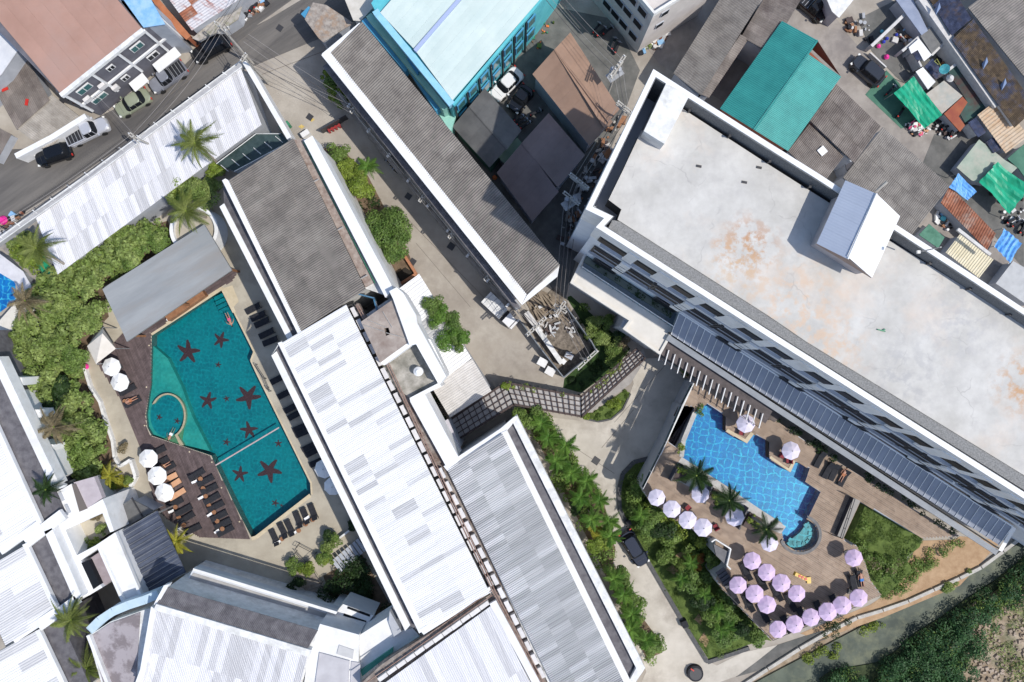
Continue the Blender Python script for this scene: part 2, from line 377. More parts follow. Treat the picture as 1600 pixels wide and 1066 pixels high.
# big roof concrete with rust stains
n, L, b = nodes_of(ROOFC); b.inputs['Roughness'].default_value = .9
g = n.new('ShaderNodeNewGeometry'); P = g.outputs['Position']
def noise(sc, det=8, ro=.65):
    q = n.new('ShaderNodeTexNoise'); q.inputs['Scale'].default_value = sc; q.inputs['Detail'].default_value = det; q.inputs['Roughness'].default_value = ro; L.new(P, q.inputs['Vector']); return q.outputs[0]
def ramp(f, p0, p1, a=(0, 0, 0, 1), c=(1, 1, 1, 1)):
    r = n.new('ShaderNodeValToRGB'); r.color_ramp.elements[0].position = p0; r.color_ramp.elements[1].position = p1; r.color_ramp.elements[0].color = a; r.color_ramp.elements[1].color = c; L.new(f, r.inputs[0]); return r.outputs[0]
def mixc(f, a, c):
    x = n.new('ShaderNodeMix'); x.data_type = 'RGBA'; L.new(f, x.inputs[0])
    for v, s_ in ((a, 6), (c, 7)):
        if isinstance(v, tuple): x.inputs[s_].default_value = v
        else: L.new(v, x.inputs[s_])
    return x.outputs[2]
def mul(a, c):
    x = n.new('ShaderNodeMath'); x.operation = 'MULTIPLY'
    for i, v in enumerate((a, c)):
        if isinstance(v, float): x.inputs[i].default_value = v
        else: L.new(v, x.inputs[i])
    return x.outputs[0]
base = ramp(noise(.35), .3, .7, (.43, .42, .395, 1), (.60, .59, .565, 1))
base = mixc(mul(ramp(noise(.9), .5, .72), .55), base, (.42, .41, .40, 1))
base = mixc(mul(ramp(noise(.13, 6), .52, .66), .35), base, (.66, .52, .41, 1))
def stain(px, py, r, col, base, amt=.9, sc=1.1, lo=.47, hi=.6):
    w = W(px, py, 22.6); sub = n.new('ShaderNodeVectorMath'); sub.operation = 'DISTANCE'; L.new(P, sub.inputs[0]); sub.inputs[1].default_value = w
    mr = n.new('ShaderNodeMapRange'); mr.inputs['From Min'].default_value = r; mr.inputs['From Max'].default_value = r*.2; L.new(sub.outputs['Value'], mr.inputs[0])
    return mixc(mul(mul(mr.outputs[0], ramp(noise(sc), lo, hi)), amt), base, col)
base = stain(1165, 385, 3.4, (.40, .17, .05, 1), base); base = stain(1120, 392, 1.6, (.55, .30, .15, 1), base)
base = stain(1150, 420, 3.5, (.55, .38, .22, 1), base, .7); base = stain(1240, 480, 6, (.60, .43, .30, 1), base, .7); base = stain(1590, 600, 3.6, (.50, .26, .10, 1), base)
base = stain(1400, 590, 5, (.36, .36, .37, 1), base, .6); base = stain(1500, 500, 5, (.38, .38, .40, 1), base, .5); base = stain(1300, 545, 4, (.60, .42, .28, 1), base, .6)
v = n.new('ShaderNodeTexVoronoi'); v.feature = 'DISTANCE_TO_EDGE'; v.inputs['Scale'].default_value = .22; nz = n.new('ShaderNodeTexNoise'); nz.inputs['Scale'].default_value = .8; L.new(P, nz.inputs['Vector'])
ad = n.new('ShaderNodeVectorMath'); ad.operation = 'MULTIPLY_ADD'; L.new(nz.outputs['Color'], ad.inputs[0]); ad.inputs[1].default_value = (1.6, 1.6, 0); L.new(P, ad.inputs[2]); L.new(ad.outputs[0], v.inputs['Vector'])
r = n.new('ShaderNodeValToRGB'); r.color_ramp.elements[0].color = (1, 1, 1, 1); r.color_ramp.elements[1].color = (0, 0, 0, 1); r.color_ramp.elements[1].position = .012; L.new(v.outputs['Distance'], r.inputs[0])
base = mixc(mul(mul(r.outputs[0], ramp(noise(.3), .5, .6)), .5), base, (.30, .29, .28, 1))
base = mixc(mul(ramp(noise(3.5, 10, .8), .58, .75), .5), base, (.40, .38, .36, 1))
L.new(base, b.inputs['Base Color'])
# pool mosaics
def poolmat(name, ca, cb, cell, jitter, line, linecol, tiles=.25):
    m = bpy.data.materials.new(name); global n, L, P
    n, L, b = nodes_of(m); g = n.new('ShaderNodeNewGeometry'); P = g.outputs['Position']; b.inputs['Roughness'].default_value = .4
    base = ramp(noise(.5, 4), .35, .65, ca, cb)
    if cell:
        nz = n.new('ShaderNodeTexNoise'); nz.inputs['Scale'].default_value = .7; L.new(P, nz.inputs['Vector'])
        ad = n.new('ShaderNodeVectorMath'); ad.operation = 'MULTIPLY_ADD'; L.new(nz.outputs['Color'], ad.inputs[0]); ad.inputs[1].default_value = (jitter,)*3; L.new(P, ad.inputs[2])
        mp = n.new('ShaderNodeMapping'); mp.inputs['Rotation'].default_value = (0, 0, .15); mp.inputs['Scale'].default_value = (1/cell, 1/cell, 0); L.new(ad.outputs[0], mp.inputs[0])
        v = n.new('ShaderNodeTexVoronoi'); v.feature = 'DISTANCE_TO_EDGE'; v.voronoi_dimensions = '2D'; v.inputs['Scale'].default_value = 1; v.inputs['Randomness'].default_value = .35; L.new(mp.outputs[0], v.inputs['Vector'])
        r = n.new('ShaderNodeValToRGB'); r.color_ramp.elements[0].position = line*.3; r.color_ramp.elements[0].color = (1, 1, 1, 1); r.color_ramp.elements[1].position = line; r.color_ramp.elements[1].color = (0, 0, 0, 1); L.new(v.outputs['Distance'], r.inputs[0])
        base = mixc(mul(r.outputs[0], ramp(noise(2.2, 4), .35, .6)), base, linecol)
    v = n.new('ShaderNodeTexVoronoi'); v.inputs['Scale'].default_value = 1/tiles; v.inputs['Randomness'].default_value = 0; L.new(P, v.inputs['Vector'])
    hs = n.new('ShaderNodeHueSaturation'); L.new(base, hs.inputs['Color']); mr = n.new('ShaderNodeMapRange'); mr.inputs['To Min'].default_value = .88; mr.inputs['To Max'].default_value = 1.1
    sp = n.new('ShaderNodeSeparateColor'); L.new(v.outputs['Color'], sp.inputs[0]); L.new(sp.outputs[0], mr.inputs[0]); L.new(mr.outputs[0], hs.inputs['Value']); L.new(hs.outputs[0], b.inputs['Base Color']); return m
TEALM = poolmat('teal_mosaic_caustics', (.003, .135, .16, 1), (.005, .185, .20, 1), .55, 1.2, .22, (.006, .215, .23, 1))  # lighter network lines are caustic ripples painted over the teal tiles
SHELF = poolmat('pale_shelf_mosaic', (.035, .25, .215, 1), (.07, .31, .25, 1), 0, 0, 0, None)
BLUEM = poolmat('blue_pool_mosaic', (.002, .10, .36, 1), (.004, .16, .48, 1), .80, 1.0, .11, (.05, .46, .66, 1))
SPAM = poolmat('spa_stone', (.008, .05, .07, 1), (.03, .12, .16, 1), .7, .3, .2, (.04, .26, .32, 1))
def water(name, tint, sc=1.6, bump=.10):
    m = bpy.data.materials.new(name); m.use_nodes = True; n = m.node_tree.nodes; L = m.node_tree.links; n.remove(n['Principled BSDF'])
    tr = n.new('ShaderNodeBsdfTransparent'); tr.inputs[0].default_value = (*tint, 1); gl = n.new('ShaderNodeBsdfGlossy'); gl.inputs['Roughness'].default_value = .06
    fr = n.new('ShaderNodeFresnel'); fr.inputs[0].default_value = 1.33; mx = n.new('ShaderNodeMixShader')
    nz = n.new('ShaderNodeTexNoise'); nz.inputs['Scale'].default_value = sc; nz.inputs['Detail'].default_value = 4; g = n.new('ShaderNodeNewGeometry'); L.new(g.outputs['Position'], nz.inputs['Vector'])
    bp = n.new('ShaderNodeBump'); bp.inputs['Strength'].default_value = bump; bp.inputs['Distance'].default_value = .3; L.new(nz.outputs[0], bp.inputs['Height'])
    L.new(bp.outputs[0], gl.inputs['Normal']); L.new(bp.outputs[0], fr.inputs['Normal']); L.new(fr.outputs[0], mx.inputs[0]); L.new(tr.outputs[0], mx.inputs[1]); L.new(gl.outputs[0], mx.inputs[2]); L.new(mx.outputs[0], n['Material Output'].inputs[0]); return m
WATER = water('pool_water', (.58, .93, .97)); GLASSP = water('balustrade_glass', (.62, .80, .84), .3, 0.0)

# ---------------------------------------------------------------- the ground
P1 = [(347, 451), (364, 486), (396, 550), (391, 563), (400, 583), (485, 755), (487, 773), (400, 839), (393, 840), (372, 800), (337, 728), (330, 712), (282, 696), (237, 681), (230, 668), (228, 648), (235, 600), (237, 524)]
canal_edge = [(2600, 190), (1600, 836), (1534, 887), (1420, 940), (1340, 965), (1300, 985), (1200, 1046), (1160, 1066), (900, 1210), (-1500, 2400)]
mb = MB(); mb.prism([(-400, -400), (400, -400), (400, 400), (-400, 400)], -3, -1.5); struct('ground', mb, BANK)
slab = PX(canal_edge, 0)+[(-300, -300), (-300, 300), (300, 300)]
mb = MB(); mb.prism(slab, -1.5, 0, holes=[PX(P1, 0)]); struct('paved_ground', mb, CONC)
def patch(name, pts, m, z=.012, z0=0.0, holes=()):
    mb = MB(); mb.prism(PX(pts, z), z0, z, holes=[PX(h, z) for h in holes], bottom=False); return struct(name, mb, m)
# canal water and far bank
mb = MB(); mb.prism(PX([(2600, 200), (1600, 846), (1200, 1056), (900, 1220), (-1500, 2410), (-1300, 2600), (1000, 1250), (1180, 1090), (1330, 1062), (1400, 1030), (1480, 960), (1540, 915), (1600, 880), (2600, 300)], -1.3), -1.5, -1.3); struct('canal_water', mb, CANAL)
mb = MB(); mb.prism(PX([(1690, 830), (1600, 900), (1545, 935), (1500, 980), (1430, 1060), (1330, 1095), (1900, 1300), (2300, 900)], -0.6), -1.5, -.6); struct('far_bank', mb, BANK)
# roads
patch('road', [(-700, 570), (0, 287), (0, 272), (45, 268), (120, 232), (200, 172), (330, 90), (470, -10), (900, -300), (1000, -400), (600, -400), (370, 20), (240, 150), (150, 190), (55, 262), (-20, 330), (-700, 760)], ASPH, .01)
patch('main_road', [(-700, 500), (-40, 235), (60, 232), (110, 205), (250, 135), (330, 75), (420, 30), (520, -30), (700, -200), (820, -170), (560, 30), (500, 60), (440, 85), (380, 110), (320, 150), (210, 215), (100, 290), (40, 330), (-20, 372), (-700, 860)], ASPH, .016)
patch('driveway', [(985, 560), (1042, 560), (1100, 598), (1060, 650), (1040, 700), (1010, 770), (978, 735), (968, 760), (968, 790), (985, 830), (1000, 865), (1040, 920), (1075, 985), (1105, 1033), (1120, 1040), (1160, 1020), (1215, 1008), (1210, 1035), (1100, 1075), (1000, 1150), (960, 1150), (1010, 1050), (950, 870), (900, 760), (860, 690), (812, 640), (860, 652), (910, 658), (945, 660), (975, 640), (990, 600)], DRIVE, .02)
patch('front_pavement', [(480, 180), (520, 150), (700, 300), (860, 500), (870, 560), (880, 590), (800, 605), (740, 590), (700, 520), (660, 450), (620, 380), (560, 250)], CONC, .008)
patch('patio', [(330, 300), (480, 300), (700, 760), (640, 900), (500, 930), (330, 930), (200, 920), (120, 760), (125, 700), (125, 560), (160, 480)], PATIO, .02, holes=[P1])
patch('back_yard', [(640, 100), (860, 10), (960, 30), (1000, 110), (930, 300), (880, 480), (850, 430), (700, 250)], DARKYARD, .02)
patch('alley', [(1000, 60), (1080, 0), (1180, -40), (1240, -60), (1330, 60), (1500, 250), (1620, 420), (1560, 440), (1200, 200), (1030, 100)], mat('alley_concrete', (.24, .215, .195), (.34, .31, .28), .5, .9, .2, 8, c3=(.20, .18, .17)), .012)
patch('sandy_path', [(1565, 845), (1500, 915), (1380, 965), (1280, 1000), (1250, 990), (1360, 945), (1420, 905), (1480, 850), (1500, 838)], SAND, .02)
patch('sandy_ground', [(1440, 845), (1530, 842), (1490, 880), (1400, 935), (1370, 945)], SAND, .03)
# manhole covers
for i, (x, y, w, lab) in enumerate([(638, 307, .35, 'dark drain cover by the wall below the small tree'), (705, 385, .4, 'dark drain cover beside the long grey roof'), (645, 409, .35, 'dark drain cover beside the brick planter'), (931, 720, .42, 'dark square drain cover in the driveway near the palms'), (437, 44, .35, 'dark drain cover on the road junction'), (484, 183, .35, 'dark drain cover beside the yellow hatching')]):
    mb = MB(); mb.box((0, 0, .035), w, w, .01); o = solo('drain_cover', mb, DFRAME, lab, 'drain cover'); o.location = W(x, y, .03); o.rotation_euler = (0, 0, -.6)
# seams and yellow patches on pavements
mb = MB()
for x, y, w in ((487, 187, 5), (471, 198, 5)): mb.prism(PX([(x-w, y), (x, y-w*.7), (x+w, y), (x, y+w*.7)], .03), .012, .024)
struct('road_marking', mb, mat('worn_yellow_paint', (.50, .36, .08), (.60, .46, .2), 5, .8))
mb = MB()
for a, b in (((575, 215), (700, 350)), ((625, 330), (790, 500)), ((650, 380), (735, 480)), ((990, 640), (940, 700)), ((830, 655), (960, 740)), ((1040, 570), (960, 660)), ((560, 60), (400, 120)), ((420, 30), (250, 160))):
    seg_wall(mb, W(*a), W(*b), .05, .005, .026)
struct('pavement_joint', mb, mat('joint_mortar', (.17, .15, .13), rough=.95))
# kerbs
def kerb(pts, m, lab, w=.18, z=.14, name='kerb'):
    mb = MB(); q = [W(*p) for p in pts]
    for a, b in zip(q, q[1:]): seg_wall(mb, a, b, w, 0, z+.001*len(mb.f) % .004)
    return struct(name, mb, m)
DK = mat('dark_kerb', (.07, .07, .075), (.11, .11, .11), 3, .8)
kerb([(1028, 712), (990, 722), (973, 740), (967, 765), (968, 795), (985, 830), (1040, 925), (1075, 985), (1105, 1034), (1170, 1012)], DK, '', .45, .25)
kerb([(915, 655), (935, 659), (955, 655), (973, 640), (985, 615)], DK, '', .2)
# podium with the blue pool
ZP = 5.0
POD = [(1085, 597), (1098, 593), (1210, 655), (1270, 697), (1420, 791), (1500, 838), (1442, 841), (1374, 801), (1345, 783), (1318, 842), (1326, 851), (1338, 852), (1352, 880), (1360, 907), (1377, 930), (1346, 944), (1240, 985), (1206, 1001), (1127, 919), (1118, 903), (1138, 885), (1117, 866), (1118, 846), (1060, 815), (1012, 778), (1004, 764), (1031, 711), (1041, 692)]
spa = [(1250+28*math.cos(t), 835+26*math.sin(t)) for t in [math.radians(a) for a in range(-70, 165, 12)]]
P2 = [(1105, 631), (1134, 650), (1134, 674), (1167, 693), (1178, 678), (1202, 690), (1202, 716), (1235, 738), (1243, 721), (1265, 732), (1258, 753), (1282, 769), (1264, 806)]+spa+[(1222, 832), (1228, 823), (1098, 735), (1065, 714), (1068, 689), (1086, 645)]
SLAT = [(1066, 633), (1085, 636), (1084, 646), (1064, 690), (1058, 700), (1044, 690)]
mb = MB(); mb.prism(PX(POD, ZP), 0, ZP-.05, holes=[PX(P2, ZP), PX(SLAT, ZP)]); struct('pool_podium', mb, GREYW)
mb = boards(PX(POD, ZP), [PX(P2, ZP), PX(SLAT, ZP)], ZP-.06, ZP, hdg((0, 0), (.846, .533)), .2, .018, 1.6, 3.2, jit=.004); o = struct('pool_terrace_decking', mb, DECK2)
mb = boards(PX(SLAT, ZP), [], ZP-1.6, ZP-1.3, hdg((0, 0), (-.45, .89)), .3, .06, 3, 6); struct('sunken_slat_floor', mb, DARKDECK)
def basin(root, poly, z, depth, m, mw):
    mb = MB(); q = fix(poly, True); n_ = len(q)
    mb.prism(q, z-depth-.2, z-depth); part(root, 'pool_floor', mb, m)
    mb = MB(); out = inset(q, -.02); vs = [(p[0], p[1], z-.02) for p in q]+[(p[0], p[1], z-depth) for p in q]; mb.add(vs, [(i, i+n_, (i+1) % n_+n_, (i+1) % n_) for i in range(n_)]); part(root, 'pool_wall', mb, mw)
def starfish(root, px, py, r, z, rot=0.0):
    mb = MB(); pts = []; c = W(px, py, z); R = r*S*(HC-z)/HC
    for k in range(5):
        a = rot+k*2*math.pi/5+random.uniform(-.08, .08); bend = random.uniform(-.18, .18)
        for da, f in ((-.62, .36), (-.24+bend*.5, .68), (-.07+bend, 1.0), (.07+bend, 1.0), (.24+bend*.5, .68)): pts.append((c.x+math.cos(a+da)*R*f, c.y+math.sin(a+da)*R*f))
    mb.prism(pts, z, z+.02, bottom=False); part(root, 'starfish_mosaic', mb, STAR)
pool2 = thing('swimming_pool', 'bright blue angular swimming pool with network mosaic and round spa end', 'swimming pool', W(1170, 740, ZP-1.3))
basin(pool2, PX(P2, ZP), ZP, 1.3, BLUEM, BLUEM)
mb = MB(); mb.prism(PX([(1250, 832)]+[(1251+26*math.cos(t), 836+24*math.sin(t)) for t in np.radians(range(-62, 158, 10))], ZP-.7), ZP-1.29, ZP-.7)
mb2 = MB()
for k in range(9):
    t = math.radians(-55+k*25); c = W(1250+17*math.cos(t), 835+16*math.sin(t), ZP-.6); mb2.box((c.x, c.y, ZP-.66), .28, .2, .05, t)
part(pool2, 'spa_floor', mb, SPAM); part(pool2, 'spa_stones', mb2, SPAM)
mb = MB(); mb.prism(inset(PX(P2, ZP), .015), ZP-.1, ZP-.09, sides=False, bottom=False); part(pool2, 'water_surface', mb, WATER)
mb = MB(); ring = [(1250+33.5*math.cos(t), 835+31.5*math.sin(t)) for t in np.radians(range(-72, 166, 7))]; inn = [(1250+29*math.cos(t), 835+27*math.sin(t)) for t in np.radians(range(165, -73, -7))]
mb.prism(PX(ring+inn, ZP), ZP-.3, ZP+.12); part(pool2, 'spa_rim', mb, mat('dark_stone_rim', (.09, .09, .095), (.15, .15, .155), 3, .6))
def strip(mb, pts, w, z0, z1, z=None):
    q = [W(x, y, z1 if z is None else z) for x, y in pts]
    for i, (a, b) in enumerate(zip(q, q[1:])): seg_wall(mb, a, b, w, z0, z1+.0013*(i % 3))
    return mb
mb = strip(MB(), [(1086, 645), (1068, 689), (1065, 714)], .5, ZP-.1, ZP+.05); part(pool2, 'coping_edge', mb, GREYCOP)
mb = MB(); mb.prism(PX([(1065, 714), (1098, 735), (1228, 823), (1220, 834), (1190, 822), (1160, 795), (1120, 775), (1085, 765), (1060, 752), (1058, 725)], ZP), ZP-.01, ZP+.02); part(pool2, 'coping_terrace', mb, GREYCOP)
for isl_ in ([(1134, 674), (1167, 693), (1178, 678), (1173, 675), (1164, 686), (1137, 670)], [(1202, 716), (1235, 738), (1243, 721), (1239, 719), (1232, 732), (1204, 712)]):
    mb = MB(); mb.prism(PX(isl_, ZP), ZP, ZP+.05); part(pool2, 'coping_edge', mb, COPING)
# teal pool, level with the patio
pool1 = thing('swimming_pool', 'teal swimming pool with dark red starfish mosaics and round children pool', 'swimming pool', W(350, 650, -1.4))
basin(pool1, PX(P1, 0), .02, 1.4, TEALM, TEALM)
mb = MB(); mb.prism(PX([(239, 540), (262, 560), (284, 605), (300, 650), (328, 705), (282, 694), (240, 679), (232, 665), (231, 648), (237, 600)], -.5), -1.39, -.5); part(pool1, 'shallow_shelf', mb, SHELF)
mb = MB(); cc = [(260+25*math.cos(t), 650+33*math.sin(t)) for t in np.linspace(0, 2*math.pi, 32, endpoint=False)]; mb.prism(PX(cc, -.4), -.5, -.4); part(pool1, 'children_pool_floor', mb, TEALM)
arc = [(260+28*math.cos(t)+2, 650+35.5*math.sin(t)) for t in np.radians(range(-150, 65, 9))]; arci = [(260+25.5*math.cos(t)+2, 650+33*math.sin(t)) for t in np.radians(range(64, -151, -9))]
mb = MB(); mb.prism(PX(arc+[(287, 696), (281, 696)]+arci, .05), -.6, .06); part(pool1, 'children_pool_rim', mb, mat('tan_stone_rim', (.30, .26, .17), (.40, .35, .24), 3, .7))
mb = MB(); mb.prism(PX([(255, 686), (282, 676), (287, 668), (283, 694), (262, 690)], -.3), -1.39, -.3); part(pool1, 'pool_seat_ledge', mb, mat('olive_mosaic', (.16, .19, .09), (.22, .25, .12), 4, .6))
mb = MB(); mb.tube([W(337, 727, .05), W(436, 668, .05)], .09, 6); part(pool1, 'lane_beam', mb, mat('pink_stone', (.42, .33, .33), (.52, .42, .42), 3, .7))
for x, y, r, a in ((294, 550, 19, .3), (345, 531, 13, 1.2), (341, 570, 5, .2), (325, 626, 14, .1), (354, 623, 5, .5), (388, 620, 20, -.2), (389, 672, 14, .4), (354, 691, 6, .1), (375, 741, 13, .2), (421, 735, 20, -.1), (435, 693, 6, .3), (430, 786, 6, 0), (440, 790, 3, 0)): starfish(pool1, x, y, r, -1.38+.001, a)
for x, y, r in ((249, 652, 5), (277, 658, 5)): starfish(pool1, x, y, r, -.398)
mb = MB()
for k in range(4): a = W(338+k*3-2+8, 462+k*7+0, -.2-k*.28); mb.box((a.x, a.y, -.9-k*.1), .9, .22, .45-k*.1, hdg((347, 451), (396, 550))+1.57)
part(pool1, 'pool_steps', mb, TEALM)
mb = MB(); mb.prism(inset(PX(P1, 0), .015), -.11, -.10, sides=False, bottom=False); part(pool1, 'water_surface', mb, WATER)
mb = strip(MB(), [(485, 774), (400, 840), (393, 842)], .42, .0, .06); strip(mb, [(236, 522), (347, 450), (366, 488)], .4, 0, .058); strip(mb, [(366, 488), (397, 550), (392, 563), (401, 583), (486, 755), (487, 773)], .2, 0, .055); part(pool1, 'pool_coping', mb, COPING)
mb = MB(); mb.prism(PX([(350, 450), (363, 446), (373, 471), (361, 484), (358, 470)], .04), .02, .04); part(pool1, 'coping_slab', mb, COPING)
mb = MB()
for p in ((237, 540), (233, 605), (230, 665), (300, 706), (335, 722), (350, 762), (378, 815)): c = W(*p); mb.cyl((c.x-.25, c.y), .09, .05, .12, 8)
part(pool1, 'pool_lights', mb, COPING)
# plum decking beside the teal pool
D1 = [(150, 566), (192, 520), (200, 530), (236, 520), (236, 600), (227, 648), (229, 670), (236, 682), (282, 697), (329, 713), (336, 728), (371, 800), (392, 843), (312, 840), (262, 812), (243, 792), (217, 693), (205, 665), (185, 620)]
mb = boards(PX(D1, .1), [], .02, .1, hdg((0, 0), (.38, .925)), .16, .02, 1.8, 3.6, jit=.003); struct('pool_deck', mb, DECK)
D1b = [(205, 530), (236, 520), (346, 448), (362, 440), (372, 425), (340, 420), (200, 505)]
mb = boards(PX(D1b, .1), [], .02, .09, hdg((0, 0), (.84, -.54)), .16, .02, 1.8, 3.6, jit=.003); struct('pool_bar_deck', mb, DECK)
# ---------------------------------------------------------------- the tall hotel block with the concrete roof
def body(root, pts, z, zb, m, name='wall'):
    mb = MB(); mb.prism(PX(pts, z), zb, z, bottom=False); return part(root, name, mb, m)
def slabp(root, name, pts, z0, z1, m, label=None, kind=None):
    mb = MB(); mb.prism(PX(pts, z1), z0, z1); return part(root, name, mb, m, label=label, kind=kind)
def ringp(root, name, pts, z0, z1, d, m):
    mb = MB(); q = fix(PX(pts, z1), True); mb.prism(q, z0, z1, holes=[inset(q, d)]); return part(root, name, mb, m)
TW = thing('hotel_block', 'tall hotel block with stained pale concrete roof, white parapet and rows of dark windows', 'hotel building', W(1280, 420, 0))
OUT = [(1021, 108), (1200, 222), (1280, 272), (1600, 482), (2150, 842), (1950, 1002), (1600, 779), (1200, 526), (931, 355), (944, 341), (915, 327), (944, 267)]
mb = MB(); q = fix(PX(OUT, 25.3), True); mb.prism(inset(q, .12), 0, 20.5, bottom=False); part(TW, 'wall', mb, TOWERW)
mb = MB(); mb.prism(q, 20.4, 25.3, holes=[inset(q, .45)]); part(TW, 'parapet', mb, WHITE)
mb = MB(); mb.prism(inset(q, .46), 20.45, 25.18, holes=[inset(q, .53)]); part(TW, 'parapet_lining', mb, PEB)
SLABR = [(1065, 170), (1199, 257), (1262, 297), (1390, 377), (1599, 507), (2120, 850), (1960, 966), (1599, 741), (1260, 533), (1200, 492), (966, 343), (972, 327), (952, 312), (974, 267), (1003, 205), (1037, 226), (1062, 178)]
SR = PX(SLABR, 23.5)
mb = MB(); mb.prism(SR, 20.5, 23.42, bottom=False); part(TW, 'roof_upstand', mb, PEB)
mb = MB(); mb.prism(inset(SR, -.05), 23.43, 23.5); part(TW, 'roof_slab', mb, ROOFC)
mb = MB(); mb.prism(PX([(1041, 130), (1077, 150), (1038, 225), (1006, 205)], 25.4), 20.5, 25.4); part(TW, 'lift_block', mb, WHITED)
mb = MB(); mb.prism(PX([(1062, 170), (1077, 150), (1640, 508), (1640, 530)], 20.6), 20.5, 20.7); part(TW, 'gutter_floor', mb, PEB)
mb = MB(); mb.prism(PX([(969, 346), (1200, 493), (1600, 742), (1960, 967), (1950, 990), (1600, 766), (1200, 514), (950, 357), (957, 344)], 23.4), 20.5, 23.4); part(TW, 'gravel_border', mb, mat('grey_gravel_border', (.17, .175, .18), (.30, .305, .31), 8, .95, .5, 30))
# gable shed
zs = 26.0
SH = thing('roof_shed', 'gabled white sheet metal shed on the concrete roof, one slope in shade', 'shed', W(1340, 360, 23.5))
mb = MB(); mb.prism(inset(PX([(1321, 282), (1406, 338), (1362, 434), (1276, 381)], zs), .35), 23.5, zs, bottom=False); part(SH, 'wall', mb, mat('shed_wall', (.40, .36, .36), (.5, .46, .45), 1, .8))
A, B, C_, D_, R1, R2 = W(1321, 282, zs), W(1276, 381, zs), W(1362, 434, zs), W(1406, 338, zs), W(1369, 303, zs+1.5), W(1324, 405, zs+1.5)
SHW = mat('white_shed_sheet', (.70, .71, .73), (.78, .78, .79), .6, .45, rnd=.02, stretch=(0, 1, 1)); SHB = mat('shaded_shed_sheet', (.46, .51, .62), (.50, .55, .66), .6, .5, rnd=.02)  # second sheet: the white metal with bluish shade put into its colour
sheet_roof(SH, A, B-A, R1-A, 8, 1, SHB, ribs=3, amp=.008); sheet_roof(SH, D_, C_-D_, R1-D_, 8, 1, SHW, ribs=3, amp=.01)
mb = MB(); mb.tube([R1+Vector((0, 0, .08)), R2+Vector((0, 0, .08))], .09, 6); part(SH, 'ridge_cap', mb, SHW)
mb = MB(); mb.add([A, R1, D_, A-Vector((0, 0, .2)), D_-Vector((0, 0, .2))], [(0, 1, 2), (0, 2, 4, 3)]); mb.add([B, R2, C_, B-Vector((0, 0, .2)), C_-Vector((0, 0, .2))], [(2, 1, 0), (3, 4, 2, 0)]); part(SH, 'gable_wall', mb, mat('brown_gable', (.28, .20, .17), (.36, .27, .23), 1, .8))
mb = MB(); mb.tube([W(1376, 292, 26.5), W(1384, 285, 27.5)], .06); mb.tube([W(1368, 300, 27), W(1386, 284, 27.6)], .12); solo('vent_pipe', mb, POLE, 'short pale pipe sticking out beyond the ridge of the white shed', 'pipe')
mb = MB(); mb.cyl(W(1435, 394, 25.3), .06, 25.3, 28.6, 8, .04); mb.box(W(1435, 394, 28.7), .12, .12, .1); solo('lightning_rod', mb, STEEL, 'thin metal rod on the roof parapet right of the white shed', 'rod')
mb = MB(); mb.cyl(W(1046, 187, 23.5), .05, 23.4, 25, 6)
for i in range(9):
    c = W(1075+62*i, 176+39.5*i, 23.5); mb = MB(); mb.cyl(c, .07, 23.5, 24.1, 8); mb.box((c.x, c.y, 24.15), .1, .1, .06)
    if i == 4: continue
    solo('drain_pipe', mb, DFRAME, f'small dark pipe at the foot of the far parapet, {ordn(i if i < 4 else i-1)} from the lift block', 'pipe', 'pipes along the far roof parapet')
mb = MB(); mb.box((0, 0, .06), .35, .05, .05); mb.box((.2, .1, .05), .12, .05, .05, .8); o = solo('green_hose', mb, GREENP, 'scrap of green hose lying on the concrete roof', 'hose'); o.location = W(1377, 515, 23.52); o.rotation_euler = (0, 0, -.25)
mb = MB()
for x, y in ((1186, 262), (1092, 260), (1163, 285)): c = W(x, y, 23.52); mb.box((c.x, c.y, 23.53), .22, .1, .05, -.2)
mb.v and solo('roof_debris', mb, DFRAME, 'dark scraps scattered near the top of the concrete roof', 'debris')
# facade
fd = Vector((.846, -.533, 0)); fn = Vector((-.533, -.846, 0))         # along (to lower right) and outward, world
def onwall(px, py, z): w = W(px, py, z); return w
def fbox(mb, c, L_, th, h, out=0.0, mi=0):
    p = c+fn*out; return mb.box((p.x, p.y, p.z), L_/2, th/2, h/2, math.atan2(fd.y, fd.x), mi)
base0 = W(931, 355, 25.3); base1 = W(1600, 779, 25.3)
def wallpt(px, py, z):      # foot of the pixel on the wall plane at height z
    w = W(px, py, z); d = (base1-base0); d.z = 0; d.normalize(); t = (w-base0).dot(d); p = base0+d*t; p.z = z; return p
fd = (base1-base0); fd.z = 0; fd.normalize(); fn = Vector((fd.y, -fd.x, 0))
if fn.dot(Vector((-.5, -.8, 0))) < 0: fn = -fn
row1 = [(962, 387), (1009, 416), (1067, 453), (1112, 482), (1170, 521), (1217, 550), (1277, 589), (1325, 619), (1384, 658), (1430, 688), (1490, 728), (1537, 758), (1585, 793), (1640, 832), (1690, 864)]
zr1 = 22.6
def slatwindow(root, c, w, h, bars=0, out=.0):
    mb = MB(); fbox(mb, c, w, .10, h, out); o = part(root, 'window', mb, DFRAME)
    mb = MB(); fbox(mb, c, w*.9, .04, h*.84, out+.07); part(o, 'pane', mb, DARKGLASS)
    if bars:
        for s in (-.25, .22): mb = MB(); fbox(mb, c+Vector((0, 0, h*s)), w*.9, .05, .14, out+.16); part(o, 'bar', mb, GREYW)
        mb = MB(); fbox(mb, c-Vector((0, 0, h*.55)), w*1.05, .25, .12, out+.1)
        part(o, 'sill', mb, GREYW)
    return o
for x, y in row1:
    c = wallpt(x, y, zr1-.9); slatwindow(TW, c, 3.4, 2.3, 0, .0)
mb = MB()
for (x, y), (x2, y2) in zip(row1[0::2], row1[1::2]):
    a = wallpt(x, y, 22); b_ = wallpt(x2, y2, 22)
pil = []
